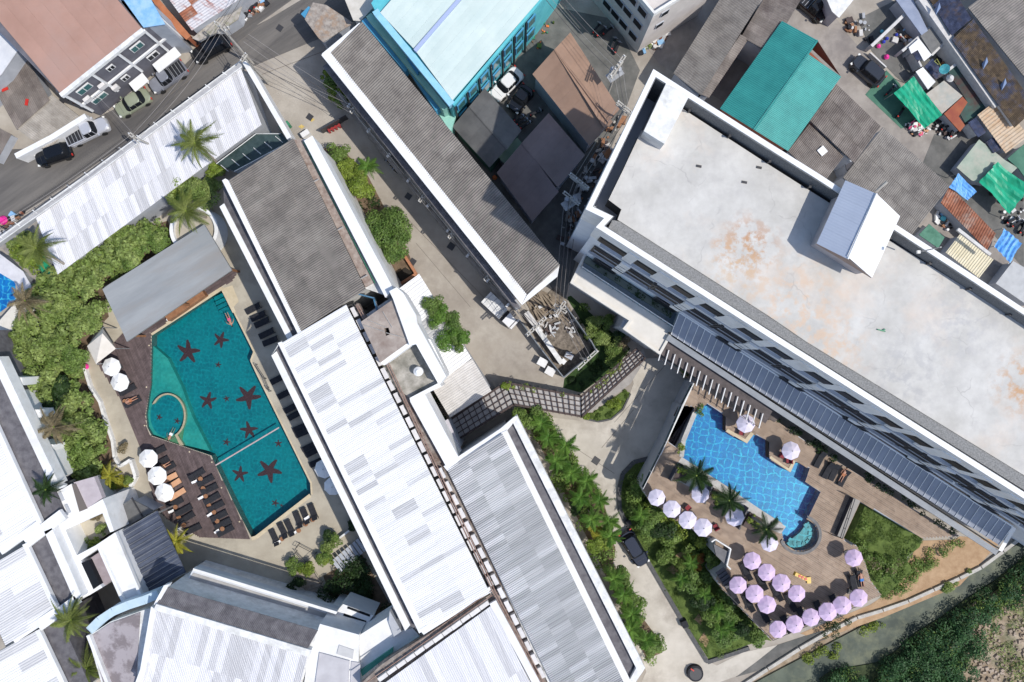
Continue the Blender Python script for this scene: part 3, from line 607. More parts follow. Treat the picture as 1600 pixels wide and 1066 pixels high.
for i, (x, y) in enumerate(row1[:-1]):
    x2, y2 = row1[i+1]; c = (wallpt(x, y, 21.6)+wallpt(x2, y2, 21.6))/2; mb = MB(); fbox(mb, c, 1.0 if i % 2 == 0 else 1.9, .16, 5.0, .02); part(TW, 'pilaster', mb, WHITE)
# projecting lower storeys
zl = 19.2; po = 0.05
A0 = wallpt(945, 375, zl); A1 = wallpt(1900, 970, zl)
mb = MB(); fbox(mb, (A0+A1)/2+Vector((0, 0, .16)), (A1-A0).length+.3, .3, .22, .02); part(TW, 'ledge', mb, GREYW)
row2 = [(951, 406), (992, 431), (1046, 466), (1087, 492), (1142, 527), (1184, 554), (1240, 590), (1284, 618), (1337, 654), (1380, 683), (1435, 718), (1477, 745), (1537, 783), (1582, 812), (1640, 850)]
for x, y in row2:
    c = wallpt(x, y, 15.1); slatwindow(TW, c, 3.9, 3.6, 1, po-.04)
for i, (x, y) in enumerate(row2[:-1]):
    x2, y2 = row2[i+1]; c = (wallpt(x, y, 15)+wallpt(x2, y2, 15))/2; c.z = 14.5
    if i % 2 == 0: mb = MB(); fbox(mb, c, 1.0, .2, 7.0, po+.02); part(TW, 'pilaster', mb, WHITE)
for i, (x, y) in enumerate(((1236, 573), (1341, 640), (1446, 708), (1553, 776), (1130, 507), (1026, 440))):
    mb = MB(); c = wallpt(x, y, 18.2); fbox(mb, c, .3, .3, .35, po+.15); part(TW, 'wall_lamp', mb, DFRAME)
# lower windows that the awning hides from above
for zz in (9.8, 6.0):
    for x, y in row2[::2]:
        c = wallpt(x, y, zz); slatwindow(TW, c, 2.8, 2.2, 0, po+.03)
# NW facade
na, nb_ = W(944, 267, 25.3), W(1021, 108, 25.3)
# lobby block with terrace
LB = thing('lobby_building', 'low cream lobby roof with a planted terrace and blue glass balustrade below the tall block', 'lobby building', W(970, 470, 0))
slabp(LB, 'wall', [(920, 402), (900, 438), (978, 490), (970, 510), (1028, 546), (1060, 490)], 0, 7.4, GREYW)
slabp(LB, 'canopy_roof', [(915, 396), (892, 442), (984, 501), (974, 514), (1032, 554), (1050, 520), (1062, 487)], 7.4, 8.0, CREAM)
ringp(LB, 'roof_rim', [(914, 394), (891, 442), (983, 501), (973, 514), (1032, 555), (1051, 521), (1064, 486)], 7.3, 8.22, .28, CREAM)
a, b_ = W(908, 418, 8.2), W(1050, 511, 8.2)
dv = (b_-a)/14
for i in range(14):
    p = a+dv*(i+.5); mb = MB(); mb.box((p.x, p.y, 8.65), dv.length*.485, .02, .55, math.atan2(dv.y, dv.x)); part(LB, 'balustrade_pane', mb, GLASSP)
    p = a+dv*i; mb = MB(); mb.box((p.x, p.y, 8.6), .03, .05, .62); part(LB, 'balustrade_post', mb, STEEL)
mb = MB(); mb.tube([a+Vector((0, 0, 1.05)), b_+Vector((0, 0, 1.05))], .05); part(LB, 'handrail', mb, WHITE)
slabp(LB, 'terrace_floor', [(916, 400), (909, 418), (1051, 510), (1061, 489)], 8.0, 8.03, mat('blue_grey_tiles', (.14, .18, .22), (.20, .25, .30), 2, .5))
slabp(LB, 'planter_box', [(917, 400), (912, 409), (1048, 497), (1053, 489)], 8.03, 8.4, mat('planter', (.14, .16, .14), rough=.9))
planting('terrace_hedge', [(918, 403), (914, 409), (1046, 495), (1050, 490)], 8.4, F_DARK, 'narrow strip of dark plants along the lobby terrace', 'hedge', dens=60, rr=(.2, .4), hh=(.2, .5), leaf=.2, md=3)
# ribbed awning
AW = thing('ribbed_awning', 'long blue grey ribbed metal awning along the foot of the tall block', 'awning', W(1300, 700, 5))
zt, zb_ = 9.9, 8.7
a, b_ = W(1062, 488, zt), W(1582, 822, zt); c0, c1 = W(1046, 518, zb_), W(1563, 856, zb_)
N_ = 52; U = (b_-a)/N_
V = ((c0-a)+(c1-b_))/2
mb = MB(); nrm = U.cross(V).normalized(); nrm = nrm if nrm.z > 0 else -nrm
ud = U.normalized(); vs = [Vector((0, 0, 0)), U*.99, U*.99+V, V]; mb.add([v for v in vs]+[v-nrm*.05 for v in vs], [(0, 1, 2, 3), (7, 6, 5, 4), (0, 4, 5, 1), (1, 5, 6, 2), (2, 6, 7, 3), (3, 7, 4, 0)])
if nrm.dot((mb_n := (U.cross(V)).normalized())) < 0: mb.f = [f[::-1] for f in mb.f]
me = mb.mesh('awning_panel', BLUER)
mb = MB(); mb.tube([nrm*.05, V+nrm*.05], .045, 4); mer = mb.mesh('awning_rib', WHITE)
for i in range(N_+1):
    if i < N_: o = bpy.data.objects.new('awning_panel', me); link(o, AW); o.location = a+U*i-AW.location
    o = bpy.data.objects.new('awning_rib', mer); link(o, AW); o.location = a+U*i-AW.location
mb = MB(); mb.tube([a+nrm*.08, b_+nrm*.08], .09, 6); part(AW, 'top_flashing', mb, WHITE)
g0, g1 = c0+Vector((0, 0, -.25)), c1+Vector((0, 0, -.25)); outv = (V*Vector((1, 1, 0))).normalized() if False else Vector((V.x, V.y, 0)).normalized()
mb = MB(); d = g1-g0; c = (g0+g1)/2+outv*.62; mb.box((c.x, c.y, c.z-.1), d.length/2, .30, .12, math.atan2(d.y, d.x)); part(AW, 'gutter', mb, mat('grey_gutter', (.20, .22, .25), (.27, .29, .32), .6, .6))
mb = MB(); c = (g0+g1)/2+outv*.12; mb.box((c.x, c.y, c.z-.1), d.length/2, .05, .3, math.atan2(d.y, d.x)); part(AW, 'gutter_lip', mb, DARKGLASS)
for i in range(14):
    p = g0+d*(i+.5)/14; mb = MB(); mb.box((p.x+outv.x*.4, p.y+outv.y*.4, (ZP+8.3)/2), .09, .09, (8.3-ZP)/2); part(AW, 'post', mb, STEEL)
mb = MB(); mb.add([W(1582, 823, zt), W(1588, 826, zt-.4), W(1566, 862, 8.3), W(1560, 860, zb_)], [(0, 1, 2, 3)]); part(AW, 'end_trim', mb, WHITE)
PGB = thing('white_pergola', 'row of white pergola beams sticking out from the ribbed awning over the terrace', 'pergola', W(1120, 600, 5))
for i in range(17):
    p0 = W(1036+9.9*i*.99, 538+6.6*i, 7.9); p1 = p0+outv*2.2; mb = MB(); m_ = (p0+p1)/2-outv*.1; mb.box(m_, .82, .045, .08, math.atan2(outv.y, outv.x)); part(PGB, 'beam', mb, WHITE)
slabp(PGB, 'painted_shade_sheet', [(1044, 531), (1208, 641), (1196, 662), (1030, 552)], 7.6, 7.66, mat('plum_painted_shade', (.07, .06, .06), (.12, .10, .10), 1.5, .8))  # added dark sheet; its colour stands for the shade between the beams
mb = MB(); mb.tube([W(1022, 553, 7.8), W(1186, 668, 7.8)], .03); part(PGB, 'end_rail', mb, DARKW)
slabp(PGB, 'shade_floor', [(1040, 538), (1030, 556), (1098, 598), (1210, 660), (1222, 650)], 5.6, 5.75, mat('brown_floor_with_shade', (.08, .065, .06), (.14, .115, .105), 1.5, .8))  # brown floor with the shade under the beams put into its colour

# ---------------------------------------------------------------- hotel wings on the left
def lower_eave(root, white, grey, z=10.6):
    slabp(root, 'eaves_fascia', white, z-.6, z, WHITE); slabp(root, 'tiled_eaves', grey, z-.9, z-.15, TILE)
G1 = thing('grey_roofed_wing', 'hotel wing with a long grey corrugated roof and white edges beside the teal pool', 'building', W(460, 370))
z1 = 12.0
body(G1, [(358, 284), (457, 220), (488, 216), (612, 450), (600, 461), (571, 451), (471, 516)], z1-.35, 0, WHITED)
O, Vv, Uv = W(357, 282, z1), W(457, 217, z1+.5)-W(357, 282, z1), W(470, 517, z1)-W(357, 282, z1)
slabp(G1, 'roof_deck', [(358, 284), (457, 220), (571, 451), (471, 516)], z1-.4, z1-.15, DARKW)
sheet_roof(G1, O, Uv, Vv, 20, 3, FIBRE, ribs=4, amp=.13, jit=.01, shape='sine')
slabp(G1, 'edge_trim', [(347, 282), (352, 279), (357, 282), (471, 518), (466, 523)], z1-.5, z1+.12, WHITE)
slabp(G1, 'rear_gutter', [(459, 218), (472, 218), (585, 441), (571, 449)], z1-.3, z1, mat('stained_gutter', (.26, .20, .17), (.40, .34, .30), 2.5, .9, .3, 9, c3=(.18, .12, .10)))
mb = MB()
for o_ in (0, 5): mb.tube([W(474+o_, 222, z1+.25), W(586+o_, 443, z1+.25)], .05, 5)
part(G1, 'green_pipe', mb, GREENP)
for i in range(3):
    mb = MB(); mb.tube([W(490+38*i-12, 285+75*i+6, z1+.3), W(490+38*i+8, 285+75*i-5, z1+.3)], .07, 5); part(G1, 'cross_pipe', mb, GALV)
slabp(G1, 'parapet', [(475, 220), (488, 212), (615, 452), (602, 465)], 9.5, z1+1.0, WHITE)
lower_eave(G1, [(343, 323), (350, 318), (459, 529), (451, 534)], [(349, 292), (357, 290), (470, 523), (458, 530), (350, 320)])
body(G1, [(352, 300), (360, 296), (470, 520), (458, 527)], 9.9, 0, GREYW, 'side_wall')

G2 = thing('white_roofed_wing', 'long hotel wing with a bright white sheet roof right of the teal pool', 'building', W(600, 730))
body(G2, [(438, 539), (541, 478), (764, 925), (660, 985)], z1-.3, 0, WHITED)
O = W(437, 538, z1); Uv = W(660, 985, z1)-O; Vv = W(540, 477, z1+.45)-O
sheet_roof(G2, O, Uv, Vv, 56, 3, WROOF, ribs=3, amp=.04, jit=.006, alt=WROOF3, altp=.22)
slabp(G2, 'edge_trim', [(434, 536), (440, 534), (664, 984), (655, 990)], z1-.5, z1+.1, WHITE)
slabp(G2, 'end_trim', [(655, 984), (765, 917), (768, 925), (662, 992)], z1-.5, z1+.13, WHITE)
lower_eave(G2, [(424, 556), (432, 549), (641, 977), (633, 986)], [(431, 549), (437, 536), (658, 985), (641, 979)])
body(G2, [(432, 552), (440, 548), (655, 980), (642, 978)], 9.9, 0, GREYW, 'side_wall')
mb = MB(); mb.add([W(424, 556, 10.6), W(432, 545, 10.6), W(441, 532, z1), W(436, 536, z1)], [(0, 1, 2, 3)]); part(G2, 'corner_trim', mb, WHITE)

G3 = thing('striped_roof_wing', 'hotel wing with grey stained white roof sheets beside the palm bed', 'building', W(860, 930))
body(G3, [(700, 731), (788, 675), (985, 1075), (1060, 1230), (960, 1290)], z1-.3, 0, WHITED)
O = W(698, 732, z1); Vv = W(784, 678, z1+.4)-O; Uv = W(698+190, 732+389, z1)-O
sheet_roof(G3, O, Uv, Vv, 46, 3, WROOF2, ribs=3, amp=.09, jit=.006, alt=WROOF3, altp=.35)
slabp(G3, 'end_trim', [(693, 729), (782, 670), (803, 652), (807, 650), (800, 664), (786, 680), (699, 736)], z1-.5, z1+.12, WHITE)
slabp(G3, 'inner_trim', [(782, 677), (792, 672), (1030, 1155), (1020, 1162)], z1-.4, z1+.2, WHITE)
slabp(G3, 'tiled_eaves', [(791, 672), (804, 660), (990, 1032), (984, 1066), (1000, 1110)], z1-1.2, z1-.4, TILE)
slabp(G3, 'outer_parapet', [(800, 658), (808, 650), (1008, 1044), (984, 1080), (980, 1070), (994, 1044)], z1-2, z1+.05, WHITED)
body(G3, [(800, 670), (812, 668), (1000, 1046), (980, 1070)], z1-2, 0, WHITED, 'side_wall')

G4 = thing('lower_white_wing', 'white sheet roof wing at the bottom of the picture between the two service gutters', 'building', W(700, 1040))
body(G4, [(770, 948), (580, 1088), (760, 1300), (900, 1200)], z1-.3, 0, WHITED)
O = W(768, 946, z1); Uv = W(578, 1084, z1)-O; Vv = W(768+95, 946+190, z1)-O
sheet_roof(G4, O, Uv, Vv, 18, 2, WROOFL, ribs=4, amp=.04, jit=.006, alt=WROOFM, altp=.25)
slabp(G4, 'edge_trim', [(765, 944), (775, 938), (890, 1150), (880, 1158)], z1-.4, z1+.1, WHITE)
# service gutters with pipe rails and air conditioners
SG = thing('service_gutter', 'long dirty roof gutter with pipe rails running between the white roofs', 'gutter', W(690, 780, 0))
STG = mat('stained_screed', (.17, .14, .125), (.34, .30, .27), 1.6, .95, .4, 9, c3=(.13, .08, .06))
slabp(SG, 'gutter_floor', [(541, 478), (560, 474), (610, 560), (650, 640), (700, 735), (870, 1075), (850, 1085), (764, 925)], 10.5, 11.4, STG)
slabp(SG, 'gutter_floor', [(768, 928), (772, 944), (575, 1090), (560, 1072), (600, 1035)], 10.5, 11.35, STG)
slabp(SG, 'gutter_dark_strip', [(541, 478), (553, 473), (777, 920), (764, 926)], 11.3, 11.42, mat('dark_gutter_strip', (.05, .05, .05), rough=.9))  # flat dark strip laid on the gutter floor beside the roof
RP = mat('rusty_pipe', (.22, .13, .10), (.34, .24, .20), 3, .8)
for off, nm in ((0, 1), (4, 2)):
    mb = MB(); mb.tube([W(556+off, 477, 12.2), W(600+off, 560, 12.2), W(769+off, 922, 12.2), W(850+off, 1075, 12.2)], .06, 5); part(SG, 'pipe_rail', mb, RP)
mb = MB(); mb.tube([W(769, 930, 12.2), W(640, 1020, 12.2), W(560, 1075, 12.2)], .06, 5); part(SG, 'pipe_rail', mb, RP)
mb = MB(); mb.tube([W(771, 921, 12.2), W(640, 1012, 12.2)], .04, 5); part(SG, 'pipe_rail', mb, RP)
mb = MB()
for i in range(26):
    c = W(560+8.6*i+2, 485+17.6*i, 12.0); mb.box((c.x, c.y, 11.8), .03, .03, .4)
part(SG, 'rail_posts', mb, RP)
ACM = mat('ac_casing', (.60, .58, .57), (.70, .68, .67), 3, .5, rnd=.08)
def make_ac():
    t = thing('air_conditioner', '', 'air conditioner', (0, 0, 0), 'air conditioners in the roof gutters')
    mb = MB(); mb.box((0, 0, .34), .52, .21, .29); part(t, 'casing', mb, ACM)
    mb = MB(); mb.cyl((-.12, .215), .01, 0, .01, 8)
    mb = MB(); n_ = 12; vs = [(-.14+.2*math.cos(2*math.pi*k/n_), .222, .34+.2*math.sin(2*math.pi*k/n_)) for k in range(n_)]; mb.add(vs+[(v[0], .2, v[2]) for v in vs], [tuple(range(n_))]+[(k, n_+k, n_+(k+1) % n_, (k+1) % n_) for k in range(n_)]); part(t, 'fan_grille', mb, DFRAME)
    mb = MB()
    for sx in (-.4, .4): mb.box((sx, 0, .025), .04, .2, .025)
    part(t, 'feet', mb, DFRAME)
    return t
ac = make_ac(); k = 0
def place_ac(x, y, z, rz, lab):
    dup(ac, W(x, y, z), rz, lab, scale=random.uniform(.95, 1.1))
rz = hdg((540, 478), (764, 925))
for i in range(23):
    place_ac(555+9.55*i, 488+19*i, 11.42, rz, f'white air conditioner in the gutter right of the bright white roof, {ordn(i)} from the top')
for i in range(16):
    place_ac(691+10.3*i, 738+20.6*i, 11.4, rz, f'white air conditioner in the gutter left of the striped roof, {ordn(i)} from the top')
rz = hdg((760, 935), (580, 1065))
for i in range(12):
    place_ac(757-14.3*i, 943+10.1*i, 11.4, rz, f'white air conditioner in the slanting gutter at the bottom, {ordn(i)} from the gutter crossing')
kill(ac)
# stair tower between wings
ST = thing('stair_tower', 'stair tower with a dirty concrete roof, square hatch hole and white walls', 'stair tower', W(620, 520))
body(ST, [(560, 500), (615, 462), (690, 590), (640, 622), (600, 570)], 10.8, 0, WHITED)
TR_ = [(564, 503), (614, 468), (642, 531), (594, 567)]; hole = [(600, 513), (607, 512), (610, 522), (603, 525)]
mb = MB(); mb.prism(PX(TR_, 13.4), 12.2, 13.4, holes=[PX(hole, 13.4)]); part(ST, 'tower_roof', mb, mat('dirty_concrete_roof', (.27, .225, .20), (.40, .35, .31), .9, .95, .3, 9, c3=(.22, .17, .145)))
slabp(ST, 'tower_wall', TR_, 8, 12.2, WHITED); mb = MB(); mb.prism(PX(hole, 13.4), 12.21, 12.26); part(ST, 'hatch', mb, DARKGLASS)
mb = MB()
for a, b_ in (((568, 508), (600, 518)), ((598, 487), (613, 512)), ((603, 520), (640, 530)), ((575, 500), (604, 512))): mb.tube([W(*a, 13.5), W(*b_, 13.5)], .035, 4)
part(ST, 'roof_pipes', mb, GALV)
slabp(ST, 'side_parapet', [(608, 455), (620, 449), (630, 458), (637, 470), (650, 492), (652, 505), (664, 527), (697, 588), (686, 602), (650, 538), (640, 540), (614, 467)], 10, 14.0, WHITE)
slabp(ST, 'court_floor', [(596, 570), (642, 535), (656, 541), (683, 600), (640, 622), (612, 600)], 10.8, 11.6, mat('mossy_screed', (.16, .15, .12), (.50, .47, .42), .55, .9, .3, 8, c3=(.12, .12, .10)))
slabp(ST, 'court_wall', [(594, 567), (642, 532), (646, 538), (600, 571)], 11, 13.2, WHITE)
slabp(ST, 'court_wall', [(640, 622), (686, 598), (690, 604), (664, 616), (716, 714), (697, 729), (641, 628)], 8, 12.4, WHITE)
slabp(ST, 'front_walkway', [(664, 528), (672, 530), (698, 583), (695, 590)], 9, 11.9, WHITE)
mb = MB(); c = W(655, 580, 11.6); mb.cyl(c, .48, 11.6, 12.5, 18); mb.cyl(c, .48, 12.5, 12.7, 18, .2); mb.cyl(c, .18, 12.7, 12.78, 12); solo('water_tank', mb, WHITE, 'round white water tank standing in the stained roof court', 'water tank')
slabp(ST, 'blue_glass_rail', [(583, 468), (585, 467), (592, 492), (590, 493)], 11.4, 12.2, mat('blue_glass', (.06, .16, .26), rough=.2))
slabp(ST, 'blue_glass_rail', [(557, 460), (584, 467), (585, 465), (558, 458)], 11.4, 12.0, mat('blue_glass2', (.08, .18, .28), rough=.2))
AWN = thing('grey_awning', 'grey flat awning over the dark planted light well near the pergola', 'awning', W(704, 685, 0)); slabp(AWN, 'awning_roof', [(685, 663), (700, 655), (722, 705), (710, 714)], 8.0, 8.2, mat('mauve_roof', (.40, .38, .41), (.46, .44, .47), 1, .7)); body(AWN, [(688, 666), (699, 660), (718, 703), (710, 708)], 7.9, 0, GREYW, 'support_wall')
STR = thing('strip_roof', 'white striped sheet roof over the ground floor shop beside the row of round trees', 'roof', W(690, 530))
O = W(655, 428, 4.6); sheet_roof(STR, O, W(737, 560, 4.6)-O, W(609, 462, 5.0)-O, 10, 1, WROOF, ribs=3, amp=.06, alt=WROOF2, altp=.25)
O = W(738, 561, 4.5); sheet_roof(STR, O, W(768, 611, 4.5)-O, W(674, 602, 4.9)-O, 4, 2, mat('beige_roof_sheet', (.50, .48, .46), (.60, .58, .56), 1, .6, rnd=.05), ribs=4, amp=.03)
body(STR, [(653, 432), (765, 606), (705, 650), (640, 560), (612, 466)], 4.3, 0, GREYW)

# bottom-left tiled wing
G5 = thing('tiled_white_wing', 'white wing with a slate tile strip and ribbed white roof at the bottom left', 'building', W(370, 1000))
z5 = 10.0
body(G5, [(262, 918), (497, 986), (484, 1024), (440, 1180), (190, 1180), (222, 1046), (243, 950)], z5-.2, 0, WHITED)
q = [W(261, 917, z5), W(497, 985, z5), W(485, 1017, z5+.35), W(244, 945, z5+.35)]
sheet_roof(G5, q[0], q[1]-q[0], q[3]-q[0], 18, 2, TILE, ribs=5, amp=.03, name='tile_course', shape='sine')
slabp(G5, 'edge_trim', [(256, 915), (264, 913), (247, 944), (240, 945)], z5-.5, z5+.3, WHITE)
slabp(G5, 'ridge_trim', [(244, 944), (486, 1016), (483, 1027), (240, 953)], z5-.2, z5+.6, WHITED)
O = W(243, 953, z5+.3); sheet_roof(G5, O, W(481, 1024, z5+.3)-O, W(212, 1076, z5-.2)-O, 22, 2, WROOFL, ribs=4, amp=.05, alt=WROOFM, altp=.4)
slabp(G5, 'end_trim', [(236, 948), (244, 952), (226, 1050), (214, 1080), (208, 1076), (219, 1046)], z5-.5, z5+.35, WHITE)
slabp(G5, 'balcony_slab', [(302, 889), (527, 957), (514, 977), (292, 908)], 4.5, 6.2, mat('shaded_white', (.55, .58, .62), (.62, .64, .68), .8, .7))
slabp(G5, 'balcony_gutter', [(302, 895), (520, 962), (512, 974), (294, 907)], 6.2, 6.24, mat('gutter_screed', (.32, .31, .30), (.42, .41, .40), 1, .9))
mb = MB(); mb.prism(PX([(302, 888), (527, 956), (525, 960), (301, 892)], 6.9), 6.2, 6.9); part(G5, 'balcony_wall', mb, WHITE)
for i in range(7):
    a = W(275+34*i, 921+9.8*i, 8.3); d = W(497, 985, 8)-W(262, 918, 8); mb = MB(); mb.box(a, .7, .06, .35, math.atan2(d.y, d.x)); o = part(G5, 'window', mb, FRAME)
    mb = MB(); n3 = Vector((d.y, -d.x, 0)).normalized(); n3 = n3 if n3.y > 0 else -n3; mb.box(a+n3*.05, .6, .03, .26, math.atan2(d.y, d.x)); part(o, 'pane', mb, DARKGLASS)
G6 = thing('white_link_block', 'white block with grey flat roof and slatted vents joining the two lower wings', 'building', W(540, 1010))
body(G6, [(500, 975), (561, 992), (560, 1030), (565, 1100), (470, 1100), (482, 1024)], 9.6, 0, WHITE)
slabp(G6, 'roof_panel', [(499, 1020), (546, 1033), (543, 1100), (488, 1100)], 9.6, 9.8, mat('mauve_grey_roof', (.42, .41, .43), (.50, .49, .51), .8, .8))
slabp(G6, 'roof_panel', [(549, 1034), (563, 1036), (563, 1090), (546, 1090)], 9.6, 9.75, mat('mauve_grey_roof2', (.44, .43, .45), (.50, .49, .51), .8, .8))
slabp(G6, 'roof_panel', [(530, 1008), (553, 1016), (551, 1030), (526, 1022)], 9.6, 9.7, mat('grey_patch', (.46, .46, .46), (.52, .52, .52), 2, .8))
slabp(G6, 'vent_block', [(536, 944), (584, 962), (562, 990), (511, 973)], 2, 6.0, WHITE)
for i, (x0, y0, x1, y1) in enumerate(((537, 960, 572, 972), (528, 970, 564, 982), (543, 949, 578, 962))):
    mb = MB(); seg_wall(mb, W(x0, y0, 6), W(x1, y1, 6), .25, 5.95, 6.05); part(G6, 'vent_slot', mb, DARKGLASS)
slabp(G6, 'white_terrace', [(561, 993), (608, 963), (612, 985), (632, 985), (645, 982), (656, 994), (564, 1052)], 5, 9.0, WHITE)
slabp(G6, 'green_canopy', [(563, 1048), (614, 1012), (614, 1019), (566, 1057)], 8.6, 9.3, mat('green_sheet', (.06, .26, .19), (.08, .32, .24), 1, .6))
slabp(G6, 'green_canopy', [(578, 1058), (655, 998), (650, 1008), (600, 1048), (580, 1064)], 8.8, 9.6, mat('pale_green_sheet', (.16, .40, .32), (.22, .46, .38), 1, .6))
slabp(G6, 'grey_wedge', [(609, 955), (628, 988), (616, 997), (607, 972)], 8, 9.4, GREYW)

# far-left white houses
VL = thing('terraced_white_building', 'stepped white building at the left edge with ribbed roofs and dark tile strips', 'building', W(40, 900))
zv = 8.0
for (o_, u_, v_, nu, nv) in (((-42, 596), (102, 222), (-95, 58), 16, 2), ((38, 853), (50, 108), (-78, 46), 8, 2), ((58, 985), (52, 112), (-82, 46), 8, 2)):
    O = W(*o_, zv); sheet_roof(VL, O, W(o_[0]+u_[0], o_[1]+u_[1], zv)-O, W(o_[0]+v_[0], o_[1]+v_[1], zv+.4)-O, nu, nv, WROOF, ribs=4, amp=.05, alt=WROOF3, altp=.35)
    body(VL, [o_, (o_[0]+u_[0], o_[1]+u_[1]), (o_[0]+u_[0]+v_[0], o_[1]+u_[1]+v_[1]), (o_[0]+v_[0], o_[1]+v_[1])], zv-.2, 0, WHITED)
for nm, st in enumerate(([(-30, 515), (3, 588), (97, 802), (66, 818), (0, 678), (-60, 560)], [(41, 847), (74, 831), (120, 935), (87, 950)], [(61, 980), (92, 962), (140, 1070), (102, 1075)])):
    slabp(VL, 'tiled_strip', st, 0, zv-.5, TILE)
def trim(root, pts, z, w=.5, h=.5, m=WHITE, name='edge_trim'):
    mb = strip(MB(), pts, w, z-h, z); return part(root, name, mb, m)
trim(VL, [(-40, 596), (62, 818)], zv+.2); trim(VL, [(62, 818), (0, 862)], zv+.25, .8); trim(VL, [(38, 850), (88, 955)], zv+.2); trim(VL, [(88, 955), (20, 1000)], zv+.25, .8); trim(VL, [(58, 985), (108, 1090)], zv+.2)
trim(VL, [(98, 804), (40, 848)], zv+.1, 1.2); trim(VL, [(120, 937), (60, 980)], zv+.1, 1.0)
trim(VL, [(-8, 560), (3, 583), (86, 758), (84, 762)], zv+.1, .9, 1.6); trim(VL, [(75, 828), (122, 935)], zv+.1, .9, 1.6)
slabp(VL, 'balcony_block', [(8, 588), (34, 590), (36, 602), (22, 604), (44, 640), (62, 640), (65, 652), (50, 655), (60, 690), (84, 695), (80, 705), (95, 745), (85, 752)], 0, 6.2, WHITE)
for i in range(7):
    x, y = 20+10.5*i, 608+22*i; mb = MB(); c = W(x, y, 6.22); mb.box((c.x, c.y, 6.25), .5, .18, .06, hdg((0, 0), (.42, .9))); part(VL, 'balcony_opening', mb, GREYW)
slabp(VL, 'terrace_block', [(86, 770), (112, 756), (135, 795), (160, 780), (165, 790), (178, 830), (172, 832), (160, 802), (102, 828), (120, 868), (150, 852), (152, 858), (126, 876), (160, 918), (140, 930), (130, 935), (76, 830), (98, 812)], 0, 6.8, WHITE)
for i, (x, y) in enumerate(((93, 842), (102, 862), (116, 893), (127, 915), (96, 776), (106, 795))):
    mb = MB(); c = W(x, y, 6.85); mb.box((c.x, c.y, 6.86), .5, .17, .05, hdg((0, 0), (.42, .9))); part(VL, 'roof_opening', mb, GREYW)
slabp(VL, 'terrace_floor', [(101, 828), (160, 801), (174, 831), (121, 867)], 3, 4.0, PATIO)
slabp(VL, 'mauve_awning', [(115, 754), (147, 745), (160, 778), (135, 795)], 6.2, 6.9, mat('mauve_awning_sheet', (.40, .35, .37), (.48, .43, .45), 1, .8))
slabp(VL, 'mauve_awning', [(140, 873), (155, 863), (175, 907), (161, 917)], 5.5, 6.2, mat('plum_awning_sheet', (.26, .21, .22), (.34, .29, .30), 1, .8))
slabp(VL, 'window_box', [(127, 880), (138, 876), (156, 914), (146, 921)], 6.2, 6.9, DARKGLASS)
slabp(VL, 'shade_block', [(112, 757), (118, 756), (136, 795), (124, 800)], 6.0, 7.0, mat('brown_shutter', (.14, .12, .11), rough=.8))
WB = thing('white_flat_roof', 'narrow white flat roof with raised rims beside the navy ribbed canopy', 'building', W(185, 890)); body(WB, [(150, 852), (180, 832), (222, 932), (192, 946)], 6.4, 0, WHITE); ringp(WB, 'roof_rim', [(150, 852), (180, 832), (222, 932), (192, 946)], 6.4, 6.9, .3, WHITE)
NC = thing('navy_canopy', 'navy ribbed metal canopy half in shade beside the yellow palm', 'canopy', W(235, 870)); a, b_, c_, d_ = W(181, 836, 5), W(244, 799, 5), W(294, 900, 4.7), W(226, 932, 4.7)
sheet_roof(NC, a, d_-a, b_-a, 10, 1, NAVYR, ribs=1, amp=.10, name='canopy_panel'); mb = MB()
for x, y in ((184, 838), (244, 803), (290, 897), (228, 928)): p = W(x, y, 4.6); mb.box((p.x, p.y, 2.3), .08, .08, 2.3)
part(NC, 'posts', mb, STEEL)
mb = MB()
for i in range(14): p = d_+(a-d_)*(i/13.)+Vector((0, 0, .14)); mb.tube([p, p+(b_-a)*1.0], .03, 4)
part(NC, 'rib_caps', mb, STEEL)
CP = thing('curved_parapet_house', 'house with a curved pale blue parapet and blotched mauve flat roof', 'building', W(180, 1010))
body(CP, [(137, 995), (172, 972), (222, 954), (243, 948), (222, 1046), (215, 1080), (168, 1100)], 7.6, 0, WHITED)
slabp(CP, 'flat_roof', [(139, 996), (172, 974), (219, 957), (214, 1037), (212, 1090), (170, 1095)], 7.6, 7.7, mat('blotched_roof', (.20, .175, .185), (.34, .31, .33), .55, .9, .2, 8, c3=(.40, .37, .39), lo=.45, hi=.55))
mb = strip(MB(), [(139, 986), (155, 970), (176, 956), (200, 946), (225, 938), (247, 929)], .9, 6.5, 8.3); part(CP, 'parapet', mb, mat('pale_blue_wall', (.42, .55, .64), (.50, .62, .70), 1, .7))
mb = strip(MB(), [(137, 993), (170, 1075)], .35, 7, 8.2); part(CP, 'side_parapet', mb, WHITE)
slabp(CP, 'gutter_strip', [(221, 956), (237, 950), (226, 1000), (220, 1046), (213, 1037)], 6.8, 7.3, mat('shade_blue_roof', (.14, .16, .22), rough=.8))
GP = thing('gate_pavilion', 'dark grey glazed pavilion roof behind the white parasols', 'pavilion', W(215, 810)); slabp(GP, 'glass_roof', [(172, 800), (205, 780), (240, 798), (182, 833)], 3.4, 3.55, mat('smoky_glass', (.10, .10, .10), (.14, .14, .14), 1, .3)); mb = strip(MB(), [(205, 778), (222, 808)], .12, 3.5, 3.7); part(GP, 'beam', mb, DFRAME); body(GP, [(175, 803), (204, 784), (236, 799), (184, 830)], 3.3, 0, GREYW)
